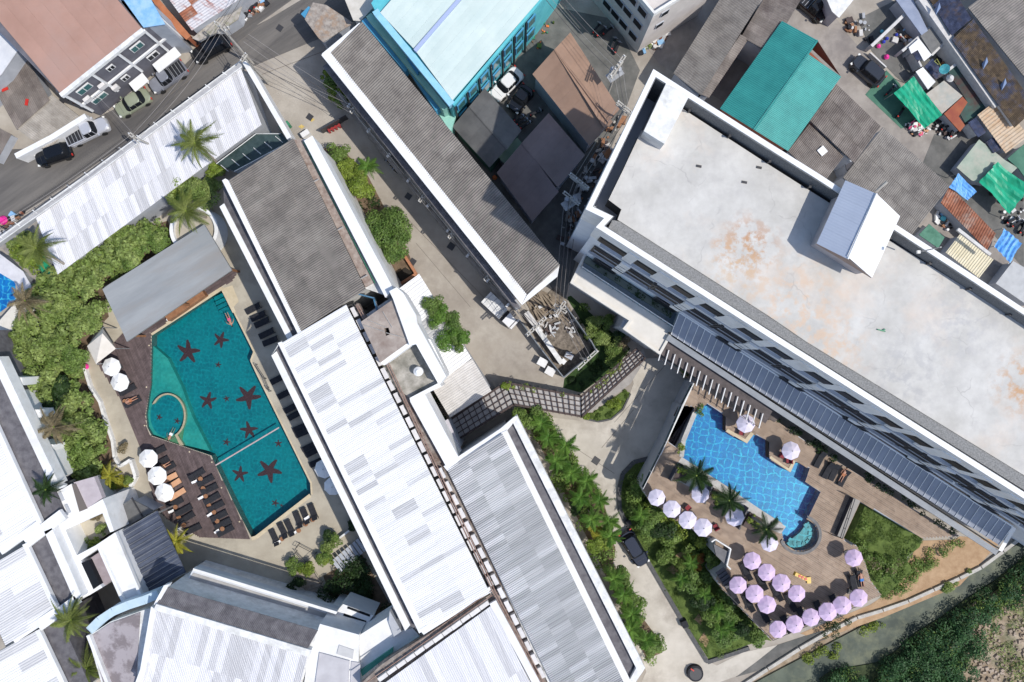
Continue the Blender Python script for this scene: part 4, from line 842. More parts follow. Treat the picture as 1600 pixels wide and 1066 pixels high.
# teal pool bar roof and small tent
BR = thing('pool_bar', 'open pool bar under a grey flat roof at the top of the teal pool', 'pool bar', W(260, 440))
BRP = [(160, 452), (168, 446), (319, 351), (362, 422), (198, 534), (192, 520)]
mb = MB(); mb.prism(PX(BRP, 4.0), 3.7, 4.0); part(BR, 'flat_roof', mb, GREYFLAT)
for x, y in ((172, 455), (315, 358), (355, 420), (202, 525), (280, 475)): mb = MB(); p = W(x, y, 3.7); mb.box((p.x, p.y, 1.85), .12, .12, 1.85); part(BR, 'post', mb, WOOD)
mb = strip(MB(), [(260, 498), (318, 458)], .7, 0, 1.05); part(BR, 'bar_counter', mb, WOOD)
for i in range(10): mb = MB(); p = W(262+6*i, 499-4.1*i, .9); mb.cyl(p, .2, .75, .85, 10); mb.cyl(p, .04, 0, .75, 6); part(BR, 'bar_stool', mb, ORANGE if i % 2 else TOWEL)
TT = thing('cream_tent', 'cream pyramid shade tent beside the two upper white parasols', 'tent', W(160, 545)); pk = W(160, 521, 4.2); cs = [W(136, 541, 3), W(160, 512, 3), W(181, 545, 3), W(150, 569, 3)]
mb = MB(); mb.add([pk]+cs, [(0, 1, 2)[::-1], (0, 2, 3)[::-1], (0, 3, 4)[::-1], (0, 4, 1)[::-1]]); part(TT, 'canopy', mb, mat('cream_fabric', (.58, .54, .48), (.66, .62, .56), 1, .8))
for c in cs: mb = MB(); mb.box((c.x*.998, c.y*.998, 1.5), .05, .05, 1.5); part(TT, 'post', mb, STEEL)

# ---------------------------------------------------------------- top-left streets
T1 = thing('grey_shophouse', 'shophouse row with a flat pinkish brown roof and dark grey facade framed in white bands', 'shophouse', W(120, 60))
zt1 = 8.0
T1P = [(95, 147), (222, 45), (187, 0), (110, -100), (-80, -60), (-40, 10)]
body(T1, T1P, zt1-.2, 0, mat('dark_grey_facade', (.10, .10, .12), (.145, .145, .17), .8, .8, .1, 12))
O = W(95, 147, zt1); sheet_roof(T1, O, W(222, 45, zt1)-O, W(95-105, 147-125, zt1)-O, 7, 1, PINKR, ribs=1, amp=.02, shape='sine'); O2 = W(-10, 22, zt1); sheet_roof(T1, O2, W(117, -80, zt1)-O2, W(-110, -98, zt1)-O2, 7, 1, PINKR, ribs=1, amp=.02, shape='sine')
mb = strip(MB(), [(94, 149), (223, 46)], .45, zt1-.4, zt1+.05); part(T1, 'eaves', mb, WHITED)
f0, f1 = W(95, 147, zt1), W(222, 45, zt1); fd1 = f1-f0; FL = fd1.length; fd1.normalize(); fn1 = Vector((fd1.y, -fd1.x, 0)); ang1 = math.atan2(fd1.y, fd1.x)
# facade extends right past the roof
mb = MB(); p = f1+fd1*1.0; mb.box((p.x-fn1.x*2, p.y-fn1.y*2, 3.7), 1.3, 2, 3.7, ang1); part(T1, 'side_bay', mb, mat('dark_grey_facade2', (.10, .10, .12), (.145, .145, .17), .8, .8))
WBD = WHITE
for z_ in (4.2,): mb = MB(); p = f0+fd1*(FL/2+1.1); mb.box((p.x+fn1.x*.06, p.y+fn1.y*.06, z_), FL/2+1.2, .1, .16, ang1); part(T1, 'facade_band', mb, WBD)
for t in (0.1, FL*.34, FL*.66, FL+.0, FL+2.2):
    p = f0+fd1*t; mb = MB(); mb.box((p.x+fn1.x*.07, p.y+fn1.y*.07, 4.9), .13, .11, 2.8, ang1); part(T1, 'facade_band', mb, WBD)
for (t, z_, w, h, mm) in ((FL*.17, 6.2, 1.5, .8, TEALGLASS), (FL*.50, 6.2, .7, .55, DARKGLASS), (FL*.83, 6.2, 1.3, .8, TEALGLASS), (FL*.17, 3.2, 1.7, .7, TEALGLASS), (FL*.50, 3.1, .7, .6, DARKGLASS), (FL*.86, 3.1, 1.2, .7, DARKGLASS)):
    p = f0+fd1*t; mb = MB(); mb.box((p.x+fn1.x*.05, p.y+fn1.y*.05, z_), w/2+.1, .07, h/2+.1, ang1); o = part(T1, 'window', mb, FRAME); mb = MB(); mb.box((p.x+fn1.x*.12, p.y+fn1.y*.12, z_), w/2, .03, h/2, ang1); part(o, 'pane', mb, mm); mb = MB(); mb.box((p.x+fn1.x*.15, p.y+fn1.y*.15, z_), .04, .04, h/2, ang1); part(o, 'mullion', mb, FRAME)
for (t, w, zz) in ((FL*.56, 2.0, 1.9), (FL*.93, 3.3, 1.9)):
    p = f0+fd1*t; mb = MB(); mb.box((p.x+fn1.x*.7, p.y+fn1.y*.7, zz), w/2, .6, .05, ang1); part(T1, 'shop_awning', mb, WHITE)
for i, (t, z_) in enumerate(((FL*.30, 5.0), (FL*.10, 4.8), (FL*.36, 3.2))):
    p = f0+fd1*t; mb = MB(); mb.box((p.x+fn1.x*.3, p.y+fn1.y*.3, z_), .4, .2, .3, ang1); part(T1, 'air_conditioner', mb, ACM)
ZF = lambda x, y, z: z*.62 if (x > 1345 and y < 470 and x < 1700) else z
def simple_house(name, label, cat, pts, z, mroof, mwall=GREYW, th=.12, rim=False):
    z = ZF(pts[0][0], pts[0][1], z)
    c = [sum(p[0] for p in pts)/len(pts), sum(p[1] for p in pts)/len(pts)]
    t = thing(name, label, cat, W(*c)); mb = MB(); mb.prism(inset(PX(pts, z), .15), 0, z-th, bottom=False); part(t, 'wall', mb, mwall); slabp(t, 'roof', pts, z-th, z, mroof)
    return t
def sheet_house(name, label, cat, o_, u_, v_, z, z2, nu, nv, m, wall=GREYW, ribs=4, amp=.06, shape='sine', zu=None, alt=None, altp=0, jit=.015):
    z, z2 = ZF(o_[0], o_[1], z), ZF(o_[0], o_[1], z2)
    t = thing(name, label, cat, W(o_[0]+(u_[0]+v_[0])/2, o_[1]+(u_[1]+v_[1])/2)); A = W(*o_, z); B = W(o_[0]+u_[0], o_[1]+u_[1], z if zu is None else zu); C = W(o_[0]+v_[0], o_[1]+v_[1], z2)
    mb = MB(); q = [A, B, B+(C-A), C]; mb.prism(inset([(p.x, p.y) for p in q], .15), 0, min(z, z2)-.25, bottom=False); part(t, 'wall', mb, wall)
    sheet_roof(t, A, B-A, C-A, nu, nv, m, ribs=ribs, amp=amp, shape=shape, jit=jit, alt=alt, altp=altp); return t
simple_house('blue_roofed_house', 'narrow house with a rippled light blue roof beside the pinkish brown roof', 'house', [(188, 0), (236, 0), (258, 38), (224, 43), (150, -60), (200, -60)], 7.9, BLUET)
simple_house('orange_wall', 'long orange painted roof edge between the blue roof and the rusty white roof', 'wall', [(236, -2), (246, -4), (298, 56), (291, 62), (262, 36)], 3.0, ORANGE, mat('dark_orange_wall', (.3, .1, .05), rough=.8))
sheet_house('rusty_shed', 'shed with white sheets streaked with rust near the parked black car', 'shed', (250, -20), (50, 68), (95, -62), 3.2, 3.3, 5, 5, mat('rust_streaked_sheet', (.50, .49, .52), (.60, .59, .61), 1.2, .7, c3=(.30, .09, .06), stretch=(-.6, 1, 3)), alt=RUST, altp=.2)
simple_house('patched_shed', 'small shed with pale patched roof above the black parked pickup', 'shed', [(300, 60), (335, 30), (362, 22), (378, 10), (372, 30), (345, 48), (310, 64)], 2.2, mat('patched_roof', (.30, .27, .23), (.45, .42, .38), 2.5, .9, .3, 9, c3=(.2, .2, .12)))
simple_house('white_roofed_house', 'pale white roof at the left edge beside the pinkish brown roof', 'house', [(-60, 0), (5, 52), (28, 78), (2, 116), (-60, 170)], 4.2, mat('blue_white_roof', (.56, .58, .62), (.68, .69, .71), .8, .6))
sheet_house('brown_shed', 'shed with brown weathered corrugated roof strewn with red scraps', 'shed', (-8, 140), (52, -46), (34, 62), 1.9, 1.8, 6, 3, FIBRE2)
sheet_house('beige_shed', 'shed with beige corrugated roof beside the white street wall', 'shed', (26, 200), (55, -52), (46, 36), 1.6, 1.5, 6, 2, mat('beige_fibre', (.30, .27, .235), (.42, .385, .34), 1, .9, rnd=.12))
sheet_house('low_brown_shed', 'low weathered shed at the left edge above the black parked car', 'shed', (-20, 190), (38, 20), (-25, 45), 1.5, 1.5, 4, 2, FIBRE2)
for i, (x, y) in enumerate(((8, 140), (42, 160))):
    mb = MB(); mb.box((0, 0, .06), .38, .16, .04, .4); o = solo('red_scrap', mb, RED, ['red scrap sheet on the brown shed, uppermost', 'red scrap sheet beside the beige shed roof', 'red scrap sheet at the left edge, lowest', 'red scrap sheet in the middle of the brown shed'][i], 'scrap sheet'); o.location = W(x, y, 2.0); o.rotation_euler = (0, 0, i)
mb = strip(MB(), [(24, 244), (80, 215), (134, 181)], .6, 0, 2.1); solo('street_wall', mb, WHITE, 'low white wall between the beige shed and the parked pickups', 'wall')
B7 = sheet_house('street_white_roof', 'long low white sheet roof between the street and the hedge with palm shadows', 'building', (54, 335), (320, -235), (36, 93), 4.6, 4.2, 44, 3, WROOFL, ribs=3, amp=.05, shape='trap', alt=WROOFM, altp=.35, jit=.006)
for a, b_, w, h_ in (([(-5, 372), (148, 267), (378, 98)][0], (376, 98), .55, 4.9),):
    mb = strip(MB(), [(-40, 402), (148, 268), (377, 99)], .6, 4.0, 4.9); part(B7, 'street_gutter', mb, mat('grey_panel', (.33, .33, .34), (.42, .42, .43), 1, .7))
    mb = strip(MB(), [(-38, 398), (146, 265), (375, 96)], .1, 4.9, 5.0); part(B7, 'gutter_lip', mb, WHITED); mb = strip(MB(), [(-38, 405), (150, 272), (378, 104)], .08, 4.9, 5.0); part(B7, 'gutter_lip', mb, WHITED)
mb = MB()
for i in range(14): p = W(0+27*i, 370-19.6*i, 4.95); mb.box((p.x, p.y, 4.93), .05, .3, .03, .95)
part(B7, 'gutter_joints', mb, WHITED)
mb = strip(MB(), [(382, 96), (452, 216)], .55, 3, 5.6); part(B7, 'end_wall', mb, WHITE)
simple_house('glass_lean_to', 'dark glazed lean-to along the lower edge of the long white roof', 'lean-to', [(338, 256), (400, 208), (440, 208), (452, 222), (368, 268), (352, 262)], 3.4, mat('dark_glazing', (.03, .05, .05), (.06, .09, .09), 1, .2), th=.1)
mb = MB()
for i in range(6): mb.tube([W(345+17*i, 258-9*i, 3.7), W(357+17*i, 268-9*i, 3.7)], .04, 4)
mb.tube([W(338, 256, 3.75), W(400, 209, 3.75), W(438, 209, 3.75)], .05, 4); mb.tube([W(366, 268, 3.75), W(452, 222, 3.75)], .05, 4); solo('lean_to_frame', mb, WHITED, 'pale metal frame over the dark glazed lean-to', 'frame')

# ---------------------------------------------------------------- centre top
LG = thing('long_grey_building', 'long narrow building with ribbed grey roof and white gutter ending at the transformer yard', 'building', W(690, 260))
zg = 9.5
body(LG, [(515, 86), (566, 37), (872, 415), (822, 463)], zg-.3, 0, GREYW)
O = W(514, 85, zg); sheet_roof(LG, O, W(822, 464, zg)-O, W(565, 35, zg+.3)-O, 34, 2, FIBRE, ribs=4, amp=.13, shape='sine', jit=.012)
slabp(LG, 'gutter', [(502, 86), (513, 78), (823, 460), (815, 476)], zg-.6, zg+.15, WHITE); slabp(LG, 'end_trim', [(503, 84), (561, 36), (566, 36), (514, 84)], zg-.5, zg+.2, WHITE)
slabp(LG, 'end_trim', [(815, 477), (823, 462), (870, 417), (874, 416), (871, 432)], zg-.8, zg+.2, WHITE)
slabp(LG, 'lower_eaves', [(504, 104), (512, 98), (814, 482), (803, 480)], 7.2, 7.8, TILE)
slabp(LG, 'service_ledge', [(524, 150), (530, 142), (800, 482), (812, 498), (806, 500)], 2.8, 3.2, mat('dirty_ledge', (.16, .14, .12), (.26, .235, .21), 1.5, .9))
body(LG, [(508, 106), (516, 100), (814, 478), (806, 482)], 7, 0, GREYW, 'side_wall')
mb = MB()
for i in range(9):
    p = W(545+31*i, 165+39*i, 3.6); mb.box((p.x, p.y, 3.5), .25, .12, .25, .9)
part(LG, 'wall_boxes', mb, FRAME)
mb = MB(); mb.tube([W(525, 142, 3.8), W(812, 492, 3.8)], .05, 5); part(LG, 'ledge_pipe', mb, GALV)
BB = thing('blue_building', 'turquoise and blue painted building with two pale mint flat roofs', 'building', W(710, 60))
zbb = 9.5
body(BB, [(588, 20), (706, 166), (706, 160), (840, 2), (900, -80), (640, -80), (580, 5)], zbb-.4, 0, TQ)
for o_, u_, v_, n1 in (((594, 20), (54, 58), (80, -92), 5), ((651, 82), (56, 75), (140, -162), 6)):
    O = W(*o_, zbb); sheet_roof(BB, O, W(o_[0]+u_[0], o_[1]+u_[1], zbb)-O, W(o_[0]+v_[0], o_[1]+v_[1], zbb+.2)-O, n1, 2, MINTR, ribs=1, amp=.012, shape='sine')
mb = strip(MB(), [(648, 79), (718, -2), (760, -50)], .35, zbb-.2, zbb+.35); part(BB, 'valley_gutter', mb, mat('lilac_flashing', (.35, .42, .62), rough=.6))
trim(BB, [(586, 16), (590, 22), (706, 163)], zbb, .7, .8, mat('light_blue_fascia', (.22, .50, .66), (.30, .58, .72), 1, .6)); trim(BB, [(708, 164), (840, 6), (860, -20)], zbb-.1, .3, .5, TQ)
slabp(BB, 'blue_ledge', [(565, 33), (571, 28), (638, 106), (633, 112)], 5, 6.6, AZ); slabp(BB, 'blue_ledge', [(640, 112), (645, 108), (690, 166), (681, 174)], 5, 6.6, AZ)
slabp(BB, 'mint_ledge', [(572, 26), (580, 20), (700, 168), (692, 172)], 5, 7.6, MINT); slabp(BB, 'blue_bay', [(636, 92), (646, 84), (660, 100), (652, 116)], 5, 8.2, AZ)
slabp(BB, 'mint_step', [(683, 175), (692, 168), (712, 182), (705, 205), (700, 200)], 2, 5, MINT)
fa, fb = W(708, 160, zbb), W(840, 4, zbb); fdd = (fb-fa); FLb = fdd.length; fdd.normalize(); fnn = Vector((fdd.y, -fdd.x, 0)); fnn = fnn if fnn.y < 0 else -fnn; ab = math.atan2(fdd.y, fdd.x)
for i in range(7):
    p = fa+fdd*(FLb*(i+.5)/7)
    for z_ in (6.6, 3.2): mb = MB(); mb.box((p.x+fnn.x*.05, p.y+fnn.y*.05, z_), .65, .08, .9, ab); o = part(BB, 'window', mb, AZ); mb = MB(); mb.box((p.x+fnn.x*.12, p.y+fnn.y*.12, z_), .5, .04, .7, ab); part(o, 'pane', mb, TEALGLASS)
    p = fa+fdd*(FLb*i/7); mb = MB(); mb.box((p.x+fnn.x*.1, p.y+fnn.y*.1, 4.6), .08, .12, 4.5, ab); part(BB, 'facade_rib', mb, DFRAME)
def gable(name, label, cat, L0, L1, R0, R1, r0, r1, z, zr, m, nu, wall, ribs=1, amp=.015, shape='sine', m2=None, nv=1):
    """eave corners L0-L1 and R0-R1 (pixels), ridge r0-r1"""
    t = thing(name, label, cat, W((L0[0]+R1[0])/2, (L0[1]+R1[1])/2))
    a, b_, c, d, e, f = W(*L0, z), W(*L1, z), W(*R0, z), W(*R1, z), W(*r0, zr), W(*r1, zr)
    mb = MB(); mb.prism(inset([(p.x, p.y) for p in (a, b_, d, c)], .3), 0, z-.05, bottom=False); part(t, 'wall', mb, wall)
    mb = MB(); mb.add([a, e, c], [(0, 1, 2)]); mb.add([b_, f, d], [(2, 1, 0)]); part(t, 'gable_wall', mb, wall)
    sheet_roof(t, a, b_-a, e-a, nu, nv, m, ribs, amp, shape=shape); sheet_roof(t, c, d-c, e-c, nu, nv, m2 or m, ribs, amp, shape=shape)
    mb = MB(); mb.tube([e+Vector((0, 0, .05)), f+Vector((0, 0, .05))], .07, 5); part(t, 'ridge_cap', mb, m); return t
gable('tan_house', 'house with a tan gabled roof crossed by power pole shadows', 'house', (832, 116), (921, 228), (891, 51), (968, 171), (866, 78), (951, 192), 5.0, 6.4, TANR, 7, GREYW)
gable('plum_house', 'house with a brown plum gabled roof in the shade of the tall block', 'house', (776, 270), (832, 346), (857, 177), (914, 243), (815, 224), (873, 294), 5.0, 6.4, PLUMR, 6, GREYW)
gable('charcoal_house', 'house with a small charcoal gabled roof beside the blue building', 'house', (707, 198), (765, 262), (757, 138), (815, 204), (733, 167), (791, 232), 4.6, 5.8, CHAR, 5, GREENF)
simple_house('green_floor_shed', 'small pale green flat roof between the charcoal and plum roofs', 'shed', [(778, 245), (808, 215), (820, 228), (800, 262), (790, 258)], 3, mat('pale_green_roof', (.20, .30, .22), (.28, .38, .28), 1, .8))
AT = thing('white_apartment_block', 'white apartment block with small dark windows at the top edge of the picture', 'apartment block', W(1010, 10))
za = 10.5; body(AT, [(1022, 22), (940, -75), (1040, -150), (1130, -45), (1070, -8)], za, 0, mat('apartment_wall', (.50, .46, .44), (.60, .56, .53), .6, .8, .1, 10))
ringp(AT, 'parapet', [(1022, 22), (940, -75), (1040, -150), (1130, -45), (1070, -8)], za, za+.8, .25, WHITED)
a, b_ = W(940, -75, za), W(1022, 22, za); d = (b_-a); L0_ = d.length; d.normalize(); n_ = Vector((d.y, -d.x, 0)); n_ = n_ if n_.x < 0 else -n_; aa = math.atan2(d.y, d.x)
for t in (.30, .47, .64, .84):
    for z_ in (8.8, 5.8, 2.6):
        p = a+d*(L0_*t); mb = MB(); mb.box((p.x+n_.x*.04, p.y+n_.y*.04, z_), .68, .07, .65, aa); o = part(AT, 'window', mb, GREYW); mb = MB(); mb.box((p.x+n_.x*.1, p.y+n_.y*.1, z_), .6, .04, .55, aa); part(o, 'pane', mb, DARKGLASS)
a, b_ = W(1022, 22, za), W(1070, -8, za); d = (b_-a); L0_ = d.length; d.normalize(); n_ = Vector((d.y, -d.x, 0)); n_ = n_ if n_.y < 0 else -n_; aa = math.atan2(d.y, d.x)
for z_ in (8.8, 5.8): p = a+d*(L0_*.45); mb = MB(); mb.box((p.x+n_.x*.04, p.y+n_.y*.04, z_), .5, .07, .5, aa); o = part(AT, 'window', mb, GREYW); mb = MB(); mb.box((p.x+n_.x*.1, p.y+n_.y*.1, z_), .42, .04, .42, aa); part(o, 'pane', mb, DARKGLASS)
simple_house('corner_flat_roof', 'cream flat roof cut by the top edge beside the small patched shelter', 'building', [(535, -10), (552, 32), (563, 33), (590, 5), (600, -20), (560, -40)], 6.0, mat('cream_concrete', (.52, .49, .44), (.62, .59, .54), 1, .85), CREAM)
simple_house('patched_shelter', 'small shelter with a weathered patched roof beside the end of the long grey roof', 'shelter', [(476, 30), (489, 4), (510, 8), (552, 36), (505, 66), (498, 60)], 4.0, mat('weathered_patch_roof', (.22, .19, .17), (.40, .36, .32), 2.2, .95, .4, 9, c3=(.34, .22, .14)))
simple_house('blue_trim_shed', 'blue edged sliver of roof beside the patched shelter', 'shed', [(470, 22), (482, 10), (490, 14), (478, 30)], 3.8, AZ)

# ---------------------------------------------------------------- upper right houses
sheet_house('brown_terrace_house', 'house with a long brown corrugated roof left of the teal roof', 'house', (1052, 115), (110, -175), (43, 34), 5.0, 5.9, 14, 2, FIBRE)
sheet_house('brown_terrace_lean_to', 'narrow sunlit corrugated strip along the brown roof ridge', 'lean-to', (1107, 153), (62, -92), (-13, -6), 4.9, 5.8, 8, 1, FIBRE2)
sheet_house('brown_side_house', 'small brown corrugated roof above the teal roof at the top', 'house', (1158, 58), (50, -85), (44, 24), 5.0, 5.4, 7, 2, FIBRE2)
gable('teal_roofed_house', 'house with a bright teal ribbed gabled roof', 'house', (1125, 170), (1222, 33), (1231, 236), (1314, 120), (1178, 203), (1277, 63), 5.6, 7.2, TEALR, 14, mat('red_brown_wall', (.30, .10, .06), rough=.8), ribs=4, amp=.05, shape='trap')
sheet_house('brown_row_house', 'brown corrugated roof with a skylight directly right of the teal roof', 'house', (1307, 132), (69, 66), (-42, 56), 4.8, 5.2, 8, 3, FIBRE2)
sheet_house('lower_brown_row_house', 'brown corrugated roof with a white skylight square touching the tall block', 'house', (1264, 194), (54, 51), (-33, 42), 4.8, 5.2, 7, 2, FIBRE2)
sheet_house('large_brown_house', 'large grey brown corrugated roof beside the green tarpaulin yards', 'house', (1379, 199), (105, 92), (-62, 78), 4.8, 5.4, 12, 4, FIBRE)
mb = MB(); p = W(1285, 236, 5.2); mb.box(p, .42, .42, .05, .7); solo('skylight', mb, TOWEL, 'white square skylight on the lower brown roof beside the teal roof', 'skylight')
simple_house('shed_by_tower', 'dark gap roof between the brown roofs and the tall block', 'shed', [(1318, 250), (1345, 225), (1360, 240), (1330, 285)], 3.2, mat('dark_roof', (.06, .06, .07), rough=.9))
sheet_house('grey_corner_house', 'large grey corrugated roof in the upper right corner', 'house', (1512, 12), (130, 160), (130, -100), 6.2, 7.0, 14, 5, FIBRE)
def tile_house(name, label, pts, z, z2, nu, nv, m, wall=WHITED):
    z, z2 = z*.62, z2*.62
    a, b_, d_ = W(*pts[0], z), W(*pts[1], z), W(*pts[3], z2); t = thing(name, label, 'house', W(*pts[0])); mb = MB(); c_ = b_+(d_-a); mb.prism(inset([(p.x, p.y) for p in (a, b_, c_, d_)], .2), 0, min(z, z2)-.2, bottom=False); part(t, 'wall', mb, wall)
    sheet_roof(t, a, b_-a, d_-a, nu, nv, m, ribs=4, amp=.06, name='roof_tile', shape='sine', jit=.02); return t
tile_house('blue_tiled_house', 'house with weathered blue roof tiles near the upper right corner', [(1458, 8), (1487, 56), (0, 0), (1488, -18)], 5.0, 5.8, 10, 6, BLTILE)
tile_house('mixed_tiled_house', 'house with brown and blue mottled roof tiles along the right edge', [(1487, 62), (1585, 200), (0, 0), (1520, 30)], 5.0, 6.0, 20, 8, ORTILE)
tile_house('top_tiled_house', 'brown tiled roof cut by the top edge', [(1432, -30), (1458, 8), (0, 0), (1452, -44)], 5.0, 5.4, 8, 5, ORTILE)
for i, (x, y) in enumerate(((1460, 15), (1534, 100), (1563, 133))):
    mb = MB(); a, b_, c_, d_ = W(x, y, 3.5), W(x+8, y-11, 4.2), W(x+10, y-3, 3.8), W(x+2, y+9, 3.5); mb.add([a, b_, c_, d_], [(0, 3, 1), (1, 3, 2)]); 
    solo('dormer', mb, mat('pale_blue_hip', (.16, .22, .36), rough=.6) if i == 0 else bpy.data.materials['pale_blue_hip'], f'small pale blue pointed gable on the tiled houses, {ordn(i)} from the top', 'gable')
trimw = mat('grime_white', (.50, .49, .48), (.62, .61, .60), 2, .8)
def wall_run(pts, z, w, m, lab, name='yard_wall'):
    z = z*.62
    mb = strip(MB(), pts, w, 0, z); return solo(name, mb, m, lab, 'wall')
wall_run([(1440, -5), (1486, 60), (1560, 165)], 4.6, .9, trimw, 'grey white party wall running along the foot of the tiled roofs')
wall_run([(1362, 72), (1400, 36), (1424, 12)], 2.6, .35, trimw, 'white yard wall with a ball post left of the pink buckets')
wall_run([(1410, 80), (1438, 56), (1456, 40)], 2.8, .3, trimw, 'short white yard wall right of the blue tiled canopy')
wall_run([(1456, 86), (1482, 60)], 2.8, .3, trimw, 'short white yard wall below the satellite dish yard')
wall_run([(1475, 115), (1505, 92)], 2.8, .3, trimw, 'short white yard wall beside the green painted yard')
wall_run([(1360, 82), (1385, 105)], 1.2, .15, trimw, 'thin white gate rail in front of the pink bucket yard')
wall_run([(1425, 75), (1440, 104)], 2.8, .2, trimw, 'thin wall beside the blue tiled canopy')
simple_house('blue_grey_canopy', 'blue grey flat canopy between two yards at the top right', 'canopy', [(1400, 0), (1422, -10), (1450, 48), (1440, 55)], 3.4, mat('blue_grey_sheet', (.22, .26, .36), (.28, .32, .42), 1, .6))
simple_house('white_porch', 'white porch roof beside the navy tiled canopy', 'porch', [(1420, 74), (1436, 60), (1456, 86), (1444, 96), (1434, 78), (1424, 84)], 3.2, WHITE)
tile_house('navy_tiled_canopy', 'small navy tiled canopy inside the white porch', [(1423, 80), (1434, 97), (0, 0), (1434, 70)], 2.8, 3.0, 4, 3, BLTILE)
tile_house('second_navy_canopy', 'small navy tiled canopy above the white tin porch', [(1444, 104), (1462, 125), (0, 0), (1456, 92)], 2.8, 3.0, 4, 3, BLTILE)
simple_house('white_tin_porch', 'white tin porch roof touching the green tarpaulin', 'porch', [(1431, 112), (1442, 105), (1462, 128), (1450, 140)], 2.9, WHITE)
simple_house('grey_terrace_roof', 'dull grey concrete terrace roof below the blue tiles', 'terrace', [(1438, 56), (1462, 37), (1482, 58), (1456, 84)], 3.2, mat('dull_terrace', (.14, .14, .14), (.19, .19, .185), 1.5, .9))
simple_house('beige_terrace_roof', 'beige concrete terrace roof between the green tarpaulin and the orange sheet', 'terrace', [(1447, 147), (1475, 126), (1504, 150), (1472, 178)], 3.2, mat('beige_terrace', (.38, .35, .30), (.46, .43, .38), 1, .9, c3=(.30, .34, .32)))
simple_house('orange_awning', 'orange and rust red awning sheet beside the beige terrace', 'awning', [(1475, 178), (1504, 151), (1512, 160), (1498, 182), (1508, 196), (1500, 206)], 2.9, mat('orange_rust', (.26, .065, .04), (.34, .11, .05), .7, .8))
simple_house('green_yard_roof', 'dark green painted terrace with maroon stain beside the mottled tiles', 'terrace', [(1480, 110), (1505, 92), (1555, 152), (1527, 180), (1508, 192), (1500, 178), (1512, 160)], 2.6, mat('dark_green_terrace', (.025, .06, .055), (.05, .11, .09), .5, .8, c3=(.08, .02, .02)))
sheet_house('tan_sheet_house', 'tan weathered sheet roof with rust lines at the right edge', 'house', (1527, 180), (44, 60), (34, -26), 3.6, 3.9, 7, 1, TANSH, ribs=2, amp=.05, shape='trap')
tile_house('navy_window_canopy', 'upper navy canopy beside the tan sheet roof', [(1512, 192), (1528, 215), (0, 0), (1524, 184)], 3.0, 3.2, 4, 2, BLTILE)
tile_house('lower_navy_canopy', 'lower navy canopy beside the tan sheet roof', [(1540, 222), (1552, 240), (0, 0), (1552, 214)], 3.0, 3.2, 3, 2, BLTILE)
simple_house('pale_green_terrace', 'pale green concrete terrace above the second green tarpaulin', 'terrace', [(1495, 262), (1530, 218), (1570, 250), (1590, 262), (1560, 290), (1528, 285), (1518, 282)], 2.8, mat('pale_green_concrete', (.26, .32, .26), (.36, .41, .34), 1, .9, c3=(.42, .40, .34)))
simple_house('green_corner_terrace', 'dark green floor terrace at the right edge under the tan roof', 'terrace', [(1574, 248), (1602, 224), (1640, 250), (1610, 290), (1592, 264)], 2.9, GREENF)
sheet_house('rusted_shed', 'shed roof of rusted brown sheets beside the blue tarpaulins', 'shed', (1470, 317), (72, 74), (13, -25), 3.4, 3.6, 8, 1, RUST, ribs=3, amp=.05, shape='trap')
sheet_house('cream_shed', 'shed with cream ribbed sheets under a grey beam below the rusted roof', 'shed', (1500, 366), (52, 40), (-22, 28), 3.2, 3.0, 8, 1, CREAMSH, ribs=2, amp=.07, shape='trap')
mb = strip(MB(), [(1497, 358), (1548, 398)], .35, 3.3, 3.6); solo('roof_beam', mb, trimw, 'grey beam between the rusted sheets and the cream shed', 'beam')
simple_house('green_sheet_shed', 'small dark green shed roof between the brown roof and the tall block', 'shed', [(1452, 350), (1476, 371), (1466, 388), (1436, 367)], 2.8, mat('dull_green_sheet', (.05, .15, .10), (.10, .24, .17), 1.4, .8))
simple_house('grey_white_shed', 'grey white shed roof at the right edge below the blue tarpaulin', 'shed', [(1583, 408), (1640, 440), (1610, 480), (1556, 443)], 3.0, mat('grey_white_roof', (.38, .39, .40), (.46, .47, .48), 1, .8))
simple_house('white_awning_top', 'white awning roof beside the black pickup at the top right', 'awning', [(1288, -10), (1340, -8), (1311, 28), (1300, 18)], 3.0, WHITED)
def tarp(name, lab, quad, z, m, amp=.25, n1=14, n2=12, folds=4):
    z = z*.7
    a, b_, c, d = [W(*p, z) for p in quad]; mb = MB(); vs = []
    for i in range(n1):
        for j in range(n2):
            u, v = i/(n1-1), j/(n2-1); p = a*(1-u)*(1-v)+b_*u*(1-v)+c*u*v+d*(1-u)*v
            h = amp*(.5+.5*math.cos(u*folds*2*math.pi+v*1.7))+amp*.6*math.sin(v*5+u*3)+random.uniform(-.04, .04); vs.append((p.x+random.uniform(-.03, .03), p.y, z+h))
    fs = [(i*n2+j, (i+1)*n2+j, (i+1)*n2+j+1, i*n2+j+1) for i in range(n1-1) for j in range(n2-1)]
    mb.add(vs, fs); nrm = (Vector(vs[n2])-Vector(vs[0])).cross(Vector(vs[1])-Vector(vs[0]))
    if nrm.z < 0: mb.f = [f[::-1] for f in mb.f]
    t = thing(name, lab, 'tarpaulin', W(*quad[0])); part(t, 'sheet', mb, m, smooth=False)
    mbp = MB()
    for p in (a, b_, c, d): mbp.cyl(p, .04, 0, z, 6)
    part(t, 'poles', mbp, STEEL); return t
tarp('green_tarpaulin', 'bright green tarpaulin stretched over the yard beside the plants and motorbikes', [(1395, 147), (1427, 120), (1471, 180), (1445, 201)], 2.9, TARP, .16)
tarp('green_tarpaulin', 'bright green tarpaulin at the right edge with deep folds', [(1527, 286), (1556, 254), (1606, 292), (1578, 335)], 2.9, TARP, .32, folds=3)
